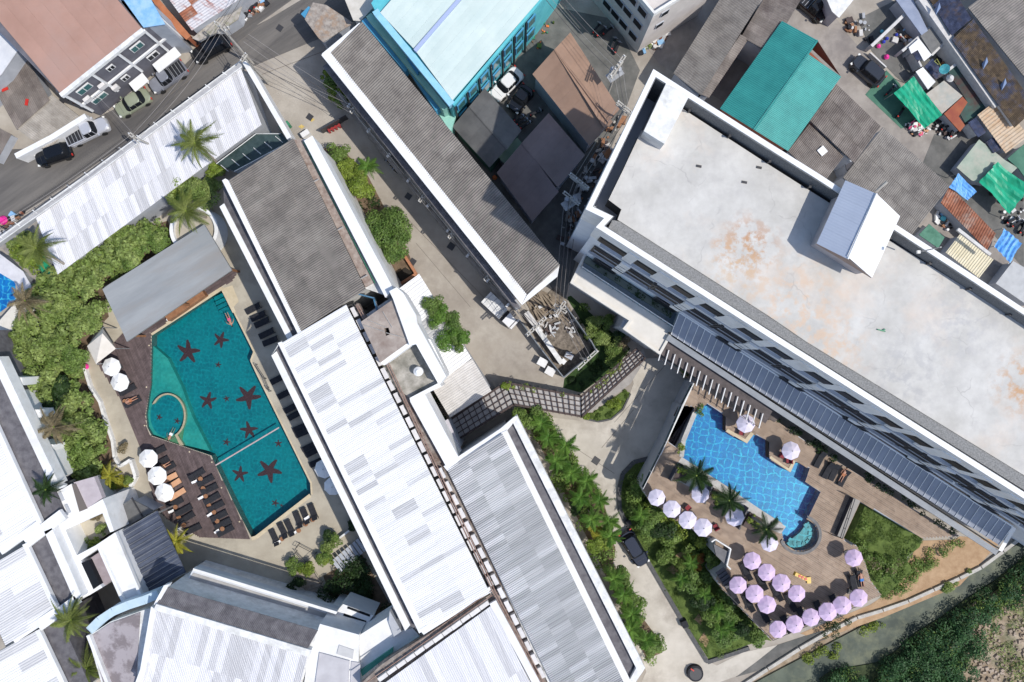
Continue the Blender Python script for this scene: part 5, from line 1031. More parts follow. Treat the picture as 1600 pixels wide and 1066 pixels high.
tarp('blue_tarpaulin', 'small blue tarpaulin above the rusted sheets', [(1482, 293), (1497, 271), (1525, 300), (1512, 313)], 3.4, TARPB, .12)
tarp('blue_tarpaulin', 'crumpled blue tarpaulin below the rusted sheets', [(1567, 357), (1595, 381), (1576, 412), (1554, 385)], 3.5, TARPB, .22)
patch('green_yard_floor', [(1352, 148), (1385, 110), (1405, 130), (1440, 190), (1408, 201)], GREENF, .03)
patch('dark_yard_floor', [(1340, 30), (1420, -10), (1470, 60), (1500, 110), (1440, 150), (1400, 120), (1362, 80)], DARKYARD, .03)
patch('dark_lane_floor', [(1460, 210), (1512, 190), (1600, 300), (1600, 420), (1520, 330), (1440, 260)], DARKYARD, .03)

simple_house('pale_left_roof', 'pale lilac roof at the left edge above the deep blue water', 'house', [(-30, 388), (0, 397), (36, 424), (52, 452), (34, 462), (22, 440), (0, 427), (-30, 420)], 2.6, mat('pale_lilac_roof', (.50, .50, .54), (.62, .62, .66), 1, .7))
patch('blue_pool_water', [(-60, 420), (0, 427), (24, 440), (24, 470), (0, 488), (-60, 500)], BLUEM, .04)
simple_house('cream_left_roof', 'cream flat roof at the left edge below the deep blue water', 'house', [(-30, 520), (0, 500), (32, 464), (56, 476), (46, 505), (22, 530), (0, 575), (-30, 590)], 2.6, mat('cream_left_roof_paint', (.58, .55, .49), (.68, .65, .59), 1, .7))
simple_house('green_netting', 'small dark green netting under the left coconut palm', 'netting', [(52, 408), (68, 400), (86, 432), (74, 440)], 1.8, TARP)
simple_house('long_gutter_house', 'weathered grey roof edge under the left coconut palm', 'roof', [(0, 385), (30, 372), (52, 395), (60, 440), (44, 430), (20, 405)], 1.6, mat('weathered_grey_edge', (.22, .2, .19), (.34, .32, .3), 1.5, .9))
# ---------------------------------------------------------------- parasols
def make_parasol(name, m, r=1.22, h=2.55, n=8):
    t = thing(name, '', 'parasol'); top = (0, 0, h)
    for k in range(n):
        a0, a1 = 2*math.pi*k/n+.2, 2*math.pi*(k+1)/n+.2; mb = MB(); am = (a0+a1)/2
        A = (r*math.cos(a0), r*math.sin(a0), h-.52); B = (r*math.cos(a1), r*math.sin(a1), h-.52); M = (r*.93*math.cos(am), r*.93*math.sin(am), h-.55)
        H = (r*.5*math.cos(a0), r*.5*math.sin(a0), h-.22); K = (r*.5*math.cos(a1), r*.5*math.sin(a1), h-.22)
        d = .14; vs = [top, H, K, A, M, B]; lo = [(A[0], A[1], A[2]-d), (M[0], M[1], M[2]-d), (B[0], B[1], B[2]-d)]
        mb.add(vs+lo, [(0, 1, 2), (1, 3, 4, 2), (2, 4, 5), (3, 6, 7, 4), (4, 7, 8, 5)]); part(t, 'canopy_panel', mb, m)
    mb = MB(); mb.cyl((0, 0), .03, 0, h+.02, 8); part(t, 'pole', mb, DFRAME)
    mb = MB(); mb.cyl((0, 0), .07, h-.02, h+.07, 8, .02); part(t, 'finial', mb, STEEL)
    mb = MB(); mb.box((0, 0, .05), .28, .28, .05); part(t, 'base', mb, DFRAME); return t
PW, PL, PL2 = make_parasol('white_parasol', WFAB, 1.12), make_parasol('lilac_parasol', LILAC, 1.0), make_parasol('pale_lilac_parasol', LILAC2, 1.0)
def put(proto, px, py, zb, ht, lab, grp=None, rz=None):
    o = dup(proto, Vector((*W(px, py, zb+ht)[:2], zb)), random.uniform(0, .7) if rz is None else rz, lab, grp); o.scale = (random.uniform(.95, 1.04),)*3; o.rotation_euler[0] = random.uniform(-.05, .05); o.rotation_euler[1] = random.uniform(-.05, .05); return o
gw = 'white parasols round the teal pool'
for x, y, l in ((171, 574, 'upper of the two white parasols below the cream tent'), (185, 598, 'lower of the two white parasols below the cream tent'), (228, 718, 'uppermost of three white parasols beside the plum deck'), (242, 745, 'middle of three white parasols beside the plum deck'), (254, 770, 'lowest of three white parasols beside the plum deck')): put(PW, x, y, 0.02, 2.4, l, gw)
for x, y, l in ((505, 733, 'white parasol half under the eave of the white wing, upper one'), (519, 760, 'white parasol half under the eave of the white wing, lower one')): put(PW, x, y, 0.02, 2.4, l, gw)
gl = 'lilac parasols on the teak terrace'
for x, y, l in ((1177, 877, 'lilac parasol nearest the dark steps, first of the upper diagonal row'), (1199, 895, 'second lilac parasol of the upper diagonal row'), (1223, 912, 'third lilac parasol of the upper diagonal row'), (1246, 928, 'last lilac parasol of the upper diagonal row'),
    (1155, 916, 'leftmost lilac parasol, first of the middle diagonal row'), (1179, 928, 'second lilac parasol of the middle diagonal row'), (1201, 946, 'third lilac parasol of the middle diagonal row'),
    (1216, 985, 'first lilac parasol from the left along the canal edge'), (1242, 978, 'second lilac parasol from the left along the canal edge'), (1268, 968, 'third lilac parasol from the left along the canal edge'), (1294, 958, 'fourth lilac parasol from the left along the canal edge'), (1318, 947, 'fifth lilac parasol from the left along the canal edge'), (1342, 934, 'sixth and last lilac parasol along the canal edge'), (1337, 873, 'lone lilac parasol between the spa and the lawn')): put(PL, x, y, ZP, 2.2, l, gl)
for x, y, l in ((1027, 778, 'pinkish parasol first in the row along the garden hedge'), (1051, 795, 'second pale parasol in the row along the garden hedge'), (1075, 813, 'third pale parasol in the row along the garden hedge'), (1100, 826, 'fourth pale parasol in the row along the garden hedge'),
    (1095, 773, 'pale parasol half under the first poolside palm'), (1150, 808, 'pale parasol left of the second planter, under a palm shadow'), (1205, 850, 'pale parasol beside the spa under the third palm'), (1167, 663, 'pale parasol on the upper pool island'), (1237, 706, 'pale parasol on the lower pool island')): put(PL2, x, y, ZP, 2.2, l, 'pale parasols round the blue pool')
for p in (PW, PL, PL2): kill(p)
# ---------------------------------------------------------------- loungers
def make_lounger(name, mfab, up=.38):
    t = thing(name, '', 'sun lounger')
    mb = MB(); mb.box((-.3, 0, .34), .68, .31, .04); part(t, 'seat_mattress', mb, mfab)
    mb = MB(); mb.add([(.38, -.31, .33), (.38, .31, .33), (.95, .31, .33+up), (.95, -.31, .33+up), (.38, -.31, .41), (.38, .31, .41), (.92, .31, .41+up), (.92, -.31, .41+up)], [(0, 1, 2, 3), (7, 6, 5, 4), (4, 5, 1, 0), (5, 6, 2, 1), (6, 7, 3, 2), (7, 4, 0, 3)]); part(t, 'backrest', mb, mfab)
    mb = MB(); mb.box((0, -.33, .27), .98, .03, .03); part(t, 'side_rail', mb, DFRAME); mb = MB(); mb.box((0, .33, .27), .98, .03, .03); part(t, 'side_rail', mb, DFRAME)
    for x in (-.85, .8):
        for y in (-.3, .3): mb = MB(); mb.box((x, y, .12), .03, .03, .12); part(t, 'leg', mb, DFRAME)
    return t
LB_, LP_ = make_lounger('sun_lounger', BLACKF), make_lounger('sun_lounger', PEACH)
ROWS = []
def lrow(pts, z, head, lab, proto=None, names=None):
    for i, p in enumerate(pts):
        l = (names[i] if names else lab.format(ordn(i))); dup(proto or LB_, Vector((*W(p[0], p[1], z+.3)[:2], z)), head+random.uniform(-.07, .07), l, 'sun loungers by the pools')
h1 = hdg((300, 740), (330, 728))      # heads toward lower left in the photo rows
def hh(dx, dy): return hdg((0, 0), (dx, dy))
lrow([(308, 741), (322, 752), (327, 762), (331, 777), (336, 790), (341, 806), (347, 818), (355, 833)][:1]+[(322, 751), (328, 764), (332, 779), (338, 791), (343, 806), (349, 818), (353, 829)], .1, hh(-.88, .48), 'black sun lounger in the row nearest the teal pool edge, {} from the top')
lrow([(247, 705), (252, 722), (262, 731)], .1, hh(-.88, .48), 'black sun lounger beside the topmost of three white parasols, {} down')
lrow([(274, 786), (288, 797), (292, 809), (302, 827)], .1, hh(-.88, .48), 'black sun lounger in the left row above the yellow palm, {} from the top')
lrow([(265, 747), (271, 757), (278, 772)], .1, hh(-.88, .48), 'peach sun lounger beside the lower white parasols, {} from the top', LP_)
lrow([(200, 609), (208, 628)], .1, hh(-.88, .42), '', None, ['black sun lounger under the lower of the two upper parasols', 'black sun lounger with an orange towel below the two upper parasols'])
lrow([(429, 840), (442, 829), (453, 825), (466, 812), (477, 806), (489, 800)], .02, hh(.42, .9), 'dark lounger in the row at the lower teal pool end, {} from the left')
lrow([(396, 482), (404, 494), (410, 504), (417, 521), (423, 533)], .02, hh(.9, -.42), 'black sun lounger beside the teal pool under the grey wing eave, {} from the top')
lrow([(435, 592), (446, 615), (456, 637), (462, 648), (470, 668), (474, 676), (484, 698), (489, 706), (496, 722)], .02, hh(.9, -.42), 'black sun lounger along the white wing eave beside the teal pool, {} from the top')
lrow([(1281, 718), (1294, 735), (1303, 738), (1318, 747)], ZP, hh(.45, -.88), 'dark sun lounger on the teak terrace below the ribbed awning, {} from the left')
lrow([(1333, 910), (1343, 903)], ZP, hh(-.2, -.95), '', None, ['dark sun lounger near the lawn, empty one', 'dark sun lounger near the lawn with a sunbather in blue shorts'])
for i, (x, y) in enumerate(((1166, 893), (1190, 908), (1214, 925), (1236, 941), (1146, 930), (1170, 942), (1193, 958), (1228, 975), (1253, 962), (1280, 952), (1305, 942))):
    dup(LB_, Vector((*W(x, y, ZP+.3)[:2], ZP)), hh(.4, .9), f'dark sun lounger half hidden beneath the lilac parasols, {ordn(i)} along the rows', 'sun loungers by the pools')
kill(LB_); kill(LP_)
YL = mat('yellow_inflatable', (.60, .38, .04), (.68, .46, .08), 3, .4)
mb = MB(); mb.box((0, 0, .12), .85, .22, .10, 0, taper=.85); mb.box((.95, 0, .12), .22, .34, .06, .5); o = solo('yellow_float', mb, YL, 'yellow inflatable float with dark marks lying on the teak deck by the spa', 'float'); o.location = W(1254, 902, ZP+.02); o.rotation_euler = (0, 0, hh(.9, .42)); 
f2 = MB()
for x in (-.45, -.1, .3): f2.box((x, 0, .235), .13, .13, .012, .6)
c = bpy.data.objects.new('dark_marks', f2.mesh('dark_marks', RED)); link(c, o)
# towels on loungers
TWL = [(305, 751, 'below the first'), (316, 777, 'second'), (329, 803, 'third'), (341, 829, 'lowest')]
mb = MB(); n1_ = 8; n2_ = 4
vs = [(-.33+.66*i/(n1_-1), -.14+.28*j/(n2_-1), .46+.05*math.sin(i*1.1+j)+.03*math.cos(j*2)) for i in range(n1_) for j in range(n2_)]
mb.add(vs, [(i*n2_+j, (i+1)*n2_+j, (i+1)*n2_+j+1, i*n2_+j+1) for i in range(n1_-1) for j in range(n2_-1)]); mb.box((0, 0, .41), .3, .12, .035); tw = solo('towel', mb, TOWEL, '', 'towel')
for i, (x, y, l) in enumerate(((306, 752, 'white towel on the lounger table nearest the lane beam'), (316, 777, 'white towel in the right lounger row, second from the top'), (330, 803, 'white towel in the right lounger row, third from the top'), (341, 829, 'white towel in the right lounger row, lowest'), (270, 798, 'white towel in the left lounger row, upper'), (281, 826, 'white towel in the left lounger row, beside the yellow palm'), (436, 846, 'white towel at the lower pool end, leftmost'), (461, 832, 'white towel at the lower pool end, middle'), (481, 808, 'white towel at the lower pool end, right'))):
    o = tw.copy(); COL.objects.link(o); o.location = W(x, y, .1)+Vector((0, 0, .35)); o.rotation_euler = (0, 0, hh(.88, -.48)+random.uniform(-.2, .2)); tags(o, l, group='white towels by the teal pool')
bpy.data.objects.remove(tw)
def make_table(m):
    t = thing('side_table', '', 'side table'); mb = MB(); mb.cyl((0, 0), .27, .42, .47, 12); part(t, 'table_top', mb, m)
    for a in (0, 2.1, 4.2): mb = MB(); mb.tube([(.2*math.cos(a), .2*math.sin(a), 0), (.1*math.cos(a), .1*math.sin(a), .42)], .02, 5); part(t, 'leg', mb, DFRAME)
    return t
tb = make_table(WOOD)
for i, (x, y) in enumerate(((314, 748), (318, 763), (322, 775), (327, 789), (335, 800), (340, 814), (348, 826), (275, 792), (280, 808), (288, 820), (196, 627), (441, 842), (467, 829), (489, 812), (478, 819))):
    dup(tb, Vector((*W(x, y, .4)[:2], .02 if x > 400 else .1)), i, f'small round brown side table between the teal pool loungers, {ordn(i)} counting down the rows', 'brown side tables by the teal pool')
kill(tb)
def make_chair(m):
    t = thing('lounge_chair', '', 'chair'); mb = MB(); mb.box((0, 0, .34), .27, .27, .07); part(t, 'seat', mb, m); mb = MB(); mb.box((.27, 0, .55), .05, .3, .25); part(t, 'backrest', mb, m)
    for s in (-1, 1): mb = MB(); mb.box((0, s*.29, .45), .26, .04, .05); part(t, 'armrest', mb, DARKW)
    for x in (-.22, .24):
        for y in (-.24, .24): mb = MB(); mb.box((x, y, .14), .03, .03, .14); part(t, 'leg', mb, DARKW)
    return t
ch = make_chair(mat('red_cushion', (.22, .03, .04), rough=.8))
for i, (x, y, l) in enumerate(((1232, 720, 'dark red chair beside the lower pool island parasol, left one'), (1158, 676, 'dark red chair beside the upper pool island parasol'), (1222, 712, 'dark red chair beside the lower pool island parasol, upper one'), (1075, 793, 'chair between the second and third garden hedge parasols'), (1118, 823, 'pinkish chair right of the fourth garden hedge parasol'))): dup(ch, Vector((*W(x, y, ZP+.3)[:2], ZP)), i*1.3, l, 'chairs round the blue pool')
kill(ch)
# planters with palms by the blue pool
for i, (x, y) in enumerate(((1067, 740), (1121, 779), (1177, 817))):
    t = thing('square_planter', f'square raised planter of yellow green plants by the blue pool, {ordn(i)} from the left', 'planter', W(x, y, ZP)); mb = MB(); c = W(x, y, ZP+.4); mb.box((c.x, c.y, ZP+.22), .85, .85, .2, -.5); part(t, 'box', mb, DARKW)
    mb = MB()
    for k in range(4):
        a = -.5+k*math.pi/2; mb.tube([(c.x+.22*math.cos(a), c.y+.22*math.sin(a), ZP+.4), (c.x+.18*math.cos(a), c.y+.18*math.sin(a), ZP+.95)], .03, 5)
    part(t, 'timber_props', mb, DARKW)
    q = [(x-11, y-4), (x+2, y-13), (x+12, y+3), (x-1, y+13)]; planting('planter_plants', q, ZP+.4, F_LIME, f'yellow green plants filling the square planter, {ordn(i)} by the blue pool', 'plants', dens=110, rr=(.2, .35), hh=(.2, .4), leaf=.26, md=5, kind=None)
    t2 = thing('pool_screen', f'thin dark privacy screen by the blue pool terrace, {ordn(i)} from the left', 'screen', W(x-9, y+12, ZP)); mb = MB()
    a, b_ = ((1058, 733), (1048, 752)) if i == 0 else (((1114, 758), (1101, 788)) if i == 1 else ((1169, 793), (1155, 828))); seg_wall(mb, W(*a, ZP+1.3), W(*b_, ZP+1.3), .10, ZP, ZP+1.3); part(t2, 'panel', mb, mat('dark_screen', (.05, .06, .09), rough=.4))
    mb = MB(); seg_wall(mb, W(*a, ZP+1.3), W(*b_, ZP+1.3), .14, ZP+1.3, ZP+1.36); part(t2, 'top_rail', mb, DFRAME)
# podium wall tops, railings, steps
def railing(pts, z, h, m, lab, posts=1.6, pane=True, cat='railing'):
    q = [W(x, y, z+h) for x, y in pts]; t = thing('railing', lab, cat, (q[0].x, q[0].y, z)); mb = MB(); mb.tube(q, .04, 5); part(t, 'handrail', mb, m); pm = MB()
    for a, b_ in zip(q, q[1:]):
        n = max(1, int((b_-a).length/posts)); d = (b_-a)/n
        for i in range(n+1): p = a+d*i; mb = MB(); mb.box((p.x, p.y, z+h/2), .025, .025, h/2); part(t, 'post', mb, m)
        if pane:
            for i in range(n): p = a+d*(i+.5); mb = MB(); mb.box((p.x, p.y, z+h/2), d.length*.46, .012, h*.44, math.atan2(d.y, d.x)); part(t, 'glass_pane', mb, GLASSP)
        else:
            mb = MB(); mb.tube([a-Vector((0, 0, h*.5)), b_-Vector((0, 0, h*.5))], .02, 4); part(t, 'mid_rail', mb, m)
    return t
railing([(1083, 600), (1066, 634), (1054, 662), (1041, 692), (1031, 712), (1005, 764)], ZP, 1.1, WHITED, 'glass railing along the driveway edge of the teak terrace')
railing([(1128, 919), (1208, 1001), (1242, 986), (1346, 945)], ZP, 1.0, DFRAME, 'dark railing round the lower terrace corner near the canal', pane=False)
railing([(1322, 772), (1336, 780), (1316, 842), (1300, 836)], ZP, 1.0, DFRAME, 'dark frame railing between the spa and the lawn', pane=False, posts=1.1)
railing([(461, 858), (465, 852), (492, 866), (476, 880), (461, 864)], .02, 1.0, DFRAME, 'dark railing round the stairwell below the lower pool loungers', pane=False)
railing([(484, 884), (502, 912)], .02, 1.0, DFRAME, 'dark railing beside the wooden stairs', pane=False)
railing([(398, 570), (412, 592), (420, 612), (416, 606)], .02, 1.0, DFRAME, 'curved dark railing at the pool notch', pane=False)
railing([(466, 930), (505, 944), (530, 950)], .02, 1.0, DFRAME, 'dark railing above the shaded courtyard', pane=False)
# patterned screen wall between drive and terrace; holes let light through onto the drive
t = thing('terrace_wall', 'dark side wall of the teak terrace with slatted openings beside the driveway', 'wall', W(1052, 660, 0))
a, b_ = W(1085, 598, ZP+1.2), W(1031, 712, ZP+1.2)
mb = strip(MB(), [(1084, 599), (1032, 711)], .12, ZP, ZP+.35, ZP+.3); part(t, 'wall_cap', mb, WHITED)
mb = MB(); q = PX([(1345, 783), (1318, 842), (1309, 838), (1334, 778)], ZP+.9); mb.prism(q, ZP, ZP+.8); solo('black_planter_trough', mb, mat('black_stone', (.03, .03, .04), (.05, .05, .06), 2, .4), 'long black stone trough between the spa terrace and the lawn', 'trough')
mb = MB(); q = PX([(1113, 848), (1139, 862), (1133, 882), (1117, 866)], ZP); mb.prism(q, ZP+.02, ZP+.5); solo('dark_stair_landing', mb, mat('dark_grey_tile', (.09, .09, .10), (.13, .13, .14), 2, .6), 'dark grey stair landing beside the garden and the first lilac parasol', 'landing')
for i in range(5): mb = MB(); c = W(1128+3.2*i-2, 893+4.8*i, ZP+.1); mb.box((c.x, c.y, ZP+.04+.05*i), .55, .18, .04+.05*i, hh(.8, -.55)); solo('dark_step', mb, mat('step_tile', (.06, .06, .07), (.09, .09, .10), 2, .6) if i == 0 else bpy.data.materials['step_tile'], f'dark step left of the lilac parasols, {ordn(i)} from the top', 'step')
mb = strip(MB(), [(1112, 847), (1118, 843), (1142, 858), (1139, 872), (1136, 884), (1142, 890)], .14, ZP, ZP+.8); solo('white_stair_wall', mb, WHITED, 'thin white wall round the dark stair landing', 'wall')
# lamp over drive / signs
def person_obj(root_name, label, joints, edges, radii, loc, rz, parts):
    me = bpy.data.meshes.new('body'); me.from_pydata(joints, edges, []); o = bpy.data.objects.new('body', me)
    t = thing(root_name, label, 'person', loc, rz=rz); link(o, t); md = o.modifiers.new('skin', 'SKIN'); sub = o.modifiers.new('sub', 'SUBSURF'); sub.levels = sub.render_levels = 1
    for v, r in zip(me.skin_vertices[0].data, radii): v.radius = (r, r)
    me.skin_vertices[0].data[0].use_root = True
    me.materials.append(SKIN)
    for nm, mb, m in parts: c = bpy.data.objects.new(nm, mb.mesh(nm, m)); link(c, t)
    return t
SKIN = mat('skin', (.42, .22, .15), rough=.6); HAIR = mat('hair', (.02, .015, .012), rough=.8); BLUEC = mat('blue_cloth', (.04, .18, .50), rough=.8); PINKC = mat('pink_cloth', (.60, .10, .20), rough=.8)
def lying(label, loc, rz, shorts, arm=.0):
    J = [(0, 0, .12), (.28, 0, .13), (.5, 0, .14), (.62, 0, .17), (.74, 0, .2), (.5, .19, .13), (.28, .30+arm, .1), (.06, .30+arm*1.6, .08), (-.03, .3+arm*1.7, .07), (.5, -.19, .13), (.28, -.30-arm, .1), (.06, -.3-arm*1.6, .08), (-.03, -.3-arm*1.7, .07), (-.05, .11, .11), (-.46, .13, .12), (-.86, .13, .08), (-.92, .16, .14), (-.05, -.11, .11), (-.46, -.13, .12), (-.86, -.13, .08), (-.92, -.16, .14)]
    E = [(0, 1), (1, 2), (2, 3), (3, 4), (2, 5), (5, 6), (6, 7), (7, 8), (2, 9), (9, 10), (10, 11), (11, 12), (0, 13), (13, 14), (14, 15), (15, 16), (0, 17), (17, 18), (18, 19), (19, 20)]
    R = [.14, .15, .13, .06, .10, .06, .045, .035, .04, .06, .045, .035, .04, .09, .06, .045, .04, .09, .06, .045, .04]
    a = MB(); a.box((-.06, 0, .13), .17, .2, .1, 0, taper=.9); b_ = MB(); b_.cyl((.80, 0), .10, .12, .26, 10, .05); return person_obj('person', label, J, E, R, loc, rz, [('shorts', a, shorts), ('hair', b_, HAIR)])
lying('person in blue shorts sunbathing on a lounger near the lawn', Vector((*W(1346, 905, ZP+.5)[:2], ZP+.40)), hh(-.2, -.95), BLUEC)
lying('person in pink swimwear floating near the pool steps', W(359, 500, -.22), hh(.4, .9), PINKC, .1)
lying('person in white swimwear in the round children pool', W(268, 679, -.3), hh(-.4, .9), TOWEL, .12)
lying('person sunbathing on the dark loungers under the ribbed awning', Vector((*W(1318, 741, ZP+.5)[:2], ZP+.40)), hh(.45, -.88), ORANGE)
lying('person lying on the lounger right of the topmost of three white parasols', Vector((*W(256, 729, .5)[:2], .5)), hh(-.88, .48), PEACH)
lying('person with orange towel on the lounger below the two upper parasols', Vector((*W(204, 626, .5)[:2], .5)), hh(-.88, .42), ORANGE)
# ---------------------------------------------------------------- vehicles
def rrect(l, w, r, n=6, cx=0.0, taper_f=1.0):
    pts = []
    for sx, sy, a0 in ((1, 1, 0), (-1, 1, 90), (-1, -1, 180), (1, -1, 270)):
        for k in range(n+1):
            a = math.radians(a0+90*k/n); x = sx*(l/2-r)+r*math.cos(a); y = sy*(w/2-r)+r*math.sin(a)
            if sx > 0: y *= taper_f
            pts.append((x+cx, y))
    return pts
def loft(levels, cap=True):
    mb = MB(); n = len(levels[0][0]); vs = []; fs = []
    for pts, z in levels: vs += [(p[0], p[1], z) for p in pts]
    for i in range(len(levels)-1):
        for k in range(n): k2 = (k+1) % n; fs.append((i*n+k, i*n+k2, (i+1)*n+k2, (i+1)*n+k))
    if cap: fs.append(tuple((len(levels)-1)*n+k for k in range(n))); fs.append(tuple(range(n))[::-1])
    return mb.add(vs, fs)
def make_vehicle(name, kind, paint, L=4.5, Wd=1.8):
    t = thing(name, '', 'pickup truck' if kind == 'pickup' else 'car'); h = {'sedan': .88, 'suv': 1.02, 'pickup': .98}[kind]
    body_ = loft([(rrect(L*.96, Wd*.94, .3, taper_f=.93), .28), (rrect(L, Wd, .6, taper_f=.90), .5), (rrect(L*.985, Wd*.98, .64, taper_f=.87), h*.84), (rrect(L*.94, Wd*.88, .66, taper_f=.82), h)]); part(t, 'body', body_, paint, smooth=False)
    if kind == 'sedan': cx, cl, rl = -.25, L*.58, L*.30; ht = 1.42
    elif kind == 'suv': cx, cl, rl = -.45, L*.66, L*.48; ht = 1.68
    else: cx, cl, rl = .35, L*.34, L*.20; ht = 1.72
    part(t, 'windows', loft([(rrect(cl, Wd*.86, .45, cx=cx), h-.01), (rrect((cl+rl)/2+.05, Wd*.79, .4, cx=cx), h+(ht-h)*.6), (rrect(rl, Wd*.68, .3, cx=cx-.03), ht)]), DARKGLASS)
    part(t, 'roof', loft([(rrect(rl+.16, Wd*.70, .32, cx=cx-.03), ht-.03), (rrect(rl+.02, Wd*.62, .3, cx=cx-.03), ht+.05)]), paint)
    for sx in (cx-rl*.5-.05, cx+.02, cx+rl*.5):
        for s in (-1, 1): mb = MB(); mb.tube([(sx+(.10 if sx > cx+.1 else -.02), s*Wd*.425, h), (sx, s*Wd*.355, ht)], .035, 4); part(t, 'pillar', mb, paint)
    for x in (L*.31, -L*.30):
        for s in (-1, 1):
            mb = MB(); n = 14; vs = [(x+.33*math.cos(2*math.pi*k/n), s*Wd/2*yy, .33+.33*math.sin(2*math.pi*k/n)) for yy in (.86, 1.0) for k in range(n)]; mb.add(vs, [tuple(range(n)), tuple(range(n, 2*n))[::-1]]+[(k, (k+1) % n, n+(k+1) % n, n+k) for k in range(n)]); w = part(t, 'wheel', mb, RUBBER)
    for s in (-1, 1):
        mb = MB(); mb.box((L*.455, s*Wd*.33, h*.80), .12, .16, .07, s*-.3); part(t, 'headlight', mb, LAMPW)
        mb = MB(); mb.box((-L*.485, s*Wd*.38, h*.80), .05, .13, .09); part(t, 'tail_light', mb, RED)
        mb = MB(); mb.box((cx+rl*.5+.38, s*(Wd*.5+.06), h+.06), .09, .12, .07); part(t, 'mirror', mb, paint)
    if kind == 'pickup':
        bx0, bx1 = -L*.47, cx-cl*.5-.03; mb = MB(); mb.box(((bx0+bx1)/2, 0, h+.005), (bx1-bx0)/2-.06, Wd*.38, .012); part(t, 'cargo_bed', mb, BLACKF)
        for s in (-1, 1): mb = MB(); mb.box(((bx0+bx1)/2, s*Wd*.42, h+.05), (bx1-bx0)/2, .06, .07); part(t, 'bed_side', mb, paint)
        mb = MB(); mb.box((bx0, 0, h+.05), .05, Wd*.42, .07); part(t, 'tailgate', mb, paint)
        mb = MB()
        for k in range(4): mb.box((bx0+.35+k*.42, 0, h+.03), .03, Wd*.36, .012)
        part(t, 'bed_ribs', mb, STEEL)
    else:
        mb = MB(); mb.box((L*.33, 0, h+.004), .01, Wd*.33, .006); part(t, 'bonnet_seam', mb, DFRAME)
    return t
def paint(name, c, r=.25, metal=.3):
    m = mat(name, c, rough=r, metal=metal); b = m.node_tree.nodes['Principled BSDF']; b.inputs['Coat Weight'].default_value = .6; b.inputs['Coat Roughness'].default_value = .05; return m
BLK, DBL, SLV, GRN, GRY, WHT = paint('black_paint', (.008, .009, .012)), paint('dark_blue_paint', (.012, .018, .035)), paint('silver_paint', (.42, .44, .50)), paint('pale_green_paint', (.34, .37, .27)), paint('grey_paint', (.26, .27, .31)), paint('white_car_paint', (.75, .75, .76), metal=0)
def vehicle(kind, pnt, front, rear, lab, Wd=1.98, z=0.02):
    a, b_ = W(*front, .8), W(*rear, .8); t = make_vehicle('parked_pickup' if kind == 'pickup' else 'parked_car', kind, pnt, (a-b_).length*1.03, Wd); c = (a+b_)/2; t.location = (c.x, c.y, z); t.rotation_euler = (0, 0, math.atan2(a.y-b_.y, a.x-b_.x)); tags(t, lab, group='parked vehicles'); return t
vehicle('suv', BLK, (57, 251), (110, 232), 'black car parked at the left edge of the street below the pickups')
vehicle('pickup', paint('white_silver_paint', (.55, .56, .60)), (167, 191), (104, 220), 'white and silver pickup with a dark load bed in front of the black car')
vehicle('sedan', GRN, (182, 175), (231, 145), 'pale green car parked before the grey shophouse')
vehicle('pickup', GRY, (236, 138), (288, 102), 'grey pickup truck with an open ribbed bed by the shophouse awning')
vehicle('suv', BLK, (303, 90), (357, 60), 'long black car parked near the power pole on the street corner')
vehicle('suv', DBL, (1006, 882), (976, 832), 'dark blue car standing on the driveway beside the garden kerb')
vehicle('sedan', WHT, (771, 152), (812, 110), 'white car parked beside the turquoise building')
vehicle('sedan', BLK, (800, 172), (826, 136), 'black car in the shade between the roofs')
vehicle('suv', paint('dark_grey_paint', (.03, .035, .045)), (1335, 92), (1378, 128), 'dark grey car with a glassy roof in the alley by the pink bucket yard')
vehicle('pickup', BLK, (1290, 28), (1250, -8), 'black pickup cut by the top edge beside the white awning')
vehicle('suv', BLK, (560, -2), (600, -30), 'dark car just cut by the top edge')
# flatbed truck
t = thing('delivery_truck', 'small white truck with a tarpaulin covered load bed beside the long grey roof', 'truck', W(780, 485, 0), rz=0)
a, b_ = W(757, 462, 1.5), W(806, 508, 1.5); d = (b_-a).normalized(); ang = math.atan2(d.y, d.x); c = (a+b_)/2; t.location = (c.x, c.y, 0); t.rotation_euler = (0, 0, ang)
for nm, cx, hx, hy, z0, z1, m, tp in (('load_cover', -.85, 1.45, .85, .8, 1.75, WHITED, .96), ('cab', 1.55, .6, .85, .5, 1.7, WHT, .88), ('chassis', 0, 2.3, .75, .35, .8, DFRAME, 1), ('windscreen', 2.03, .14, .7, 1.0, 1.55, DARKGLASS, .9), ('bonnet', 2.2, .25, .8, .5, .95, WHT, .9)):
    mb = MB(); mb.box((cx, 0, (z0+z1)/2), hx, hy, (z1-z0)/2, 0, taper=tp); o = bpy.data.objects.new(nm, mb.mesh(nm, m)); link(o, t)
for x in (-1.4, 1.6):
    for s in (-1, 1): mb = MB(); mb.box((x, s*.78, .33), .33, .1, .33, 0, taper=.8); o = bpy.data.objects.new('wheel', mb.mesh('wheel', RUBBER)); link(o, t)
for x in (-1.9, -1.2, -.5, .2): mb = MB(); mb.tube([(x, -.84, 1.74), (x, 0, 1.80), (x, .84, 1.74)], .035, 4); o = bpy.data.objects.new('cover_rib', mb.mesh('cover_rib', GREYW)); link(o, t)
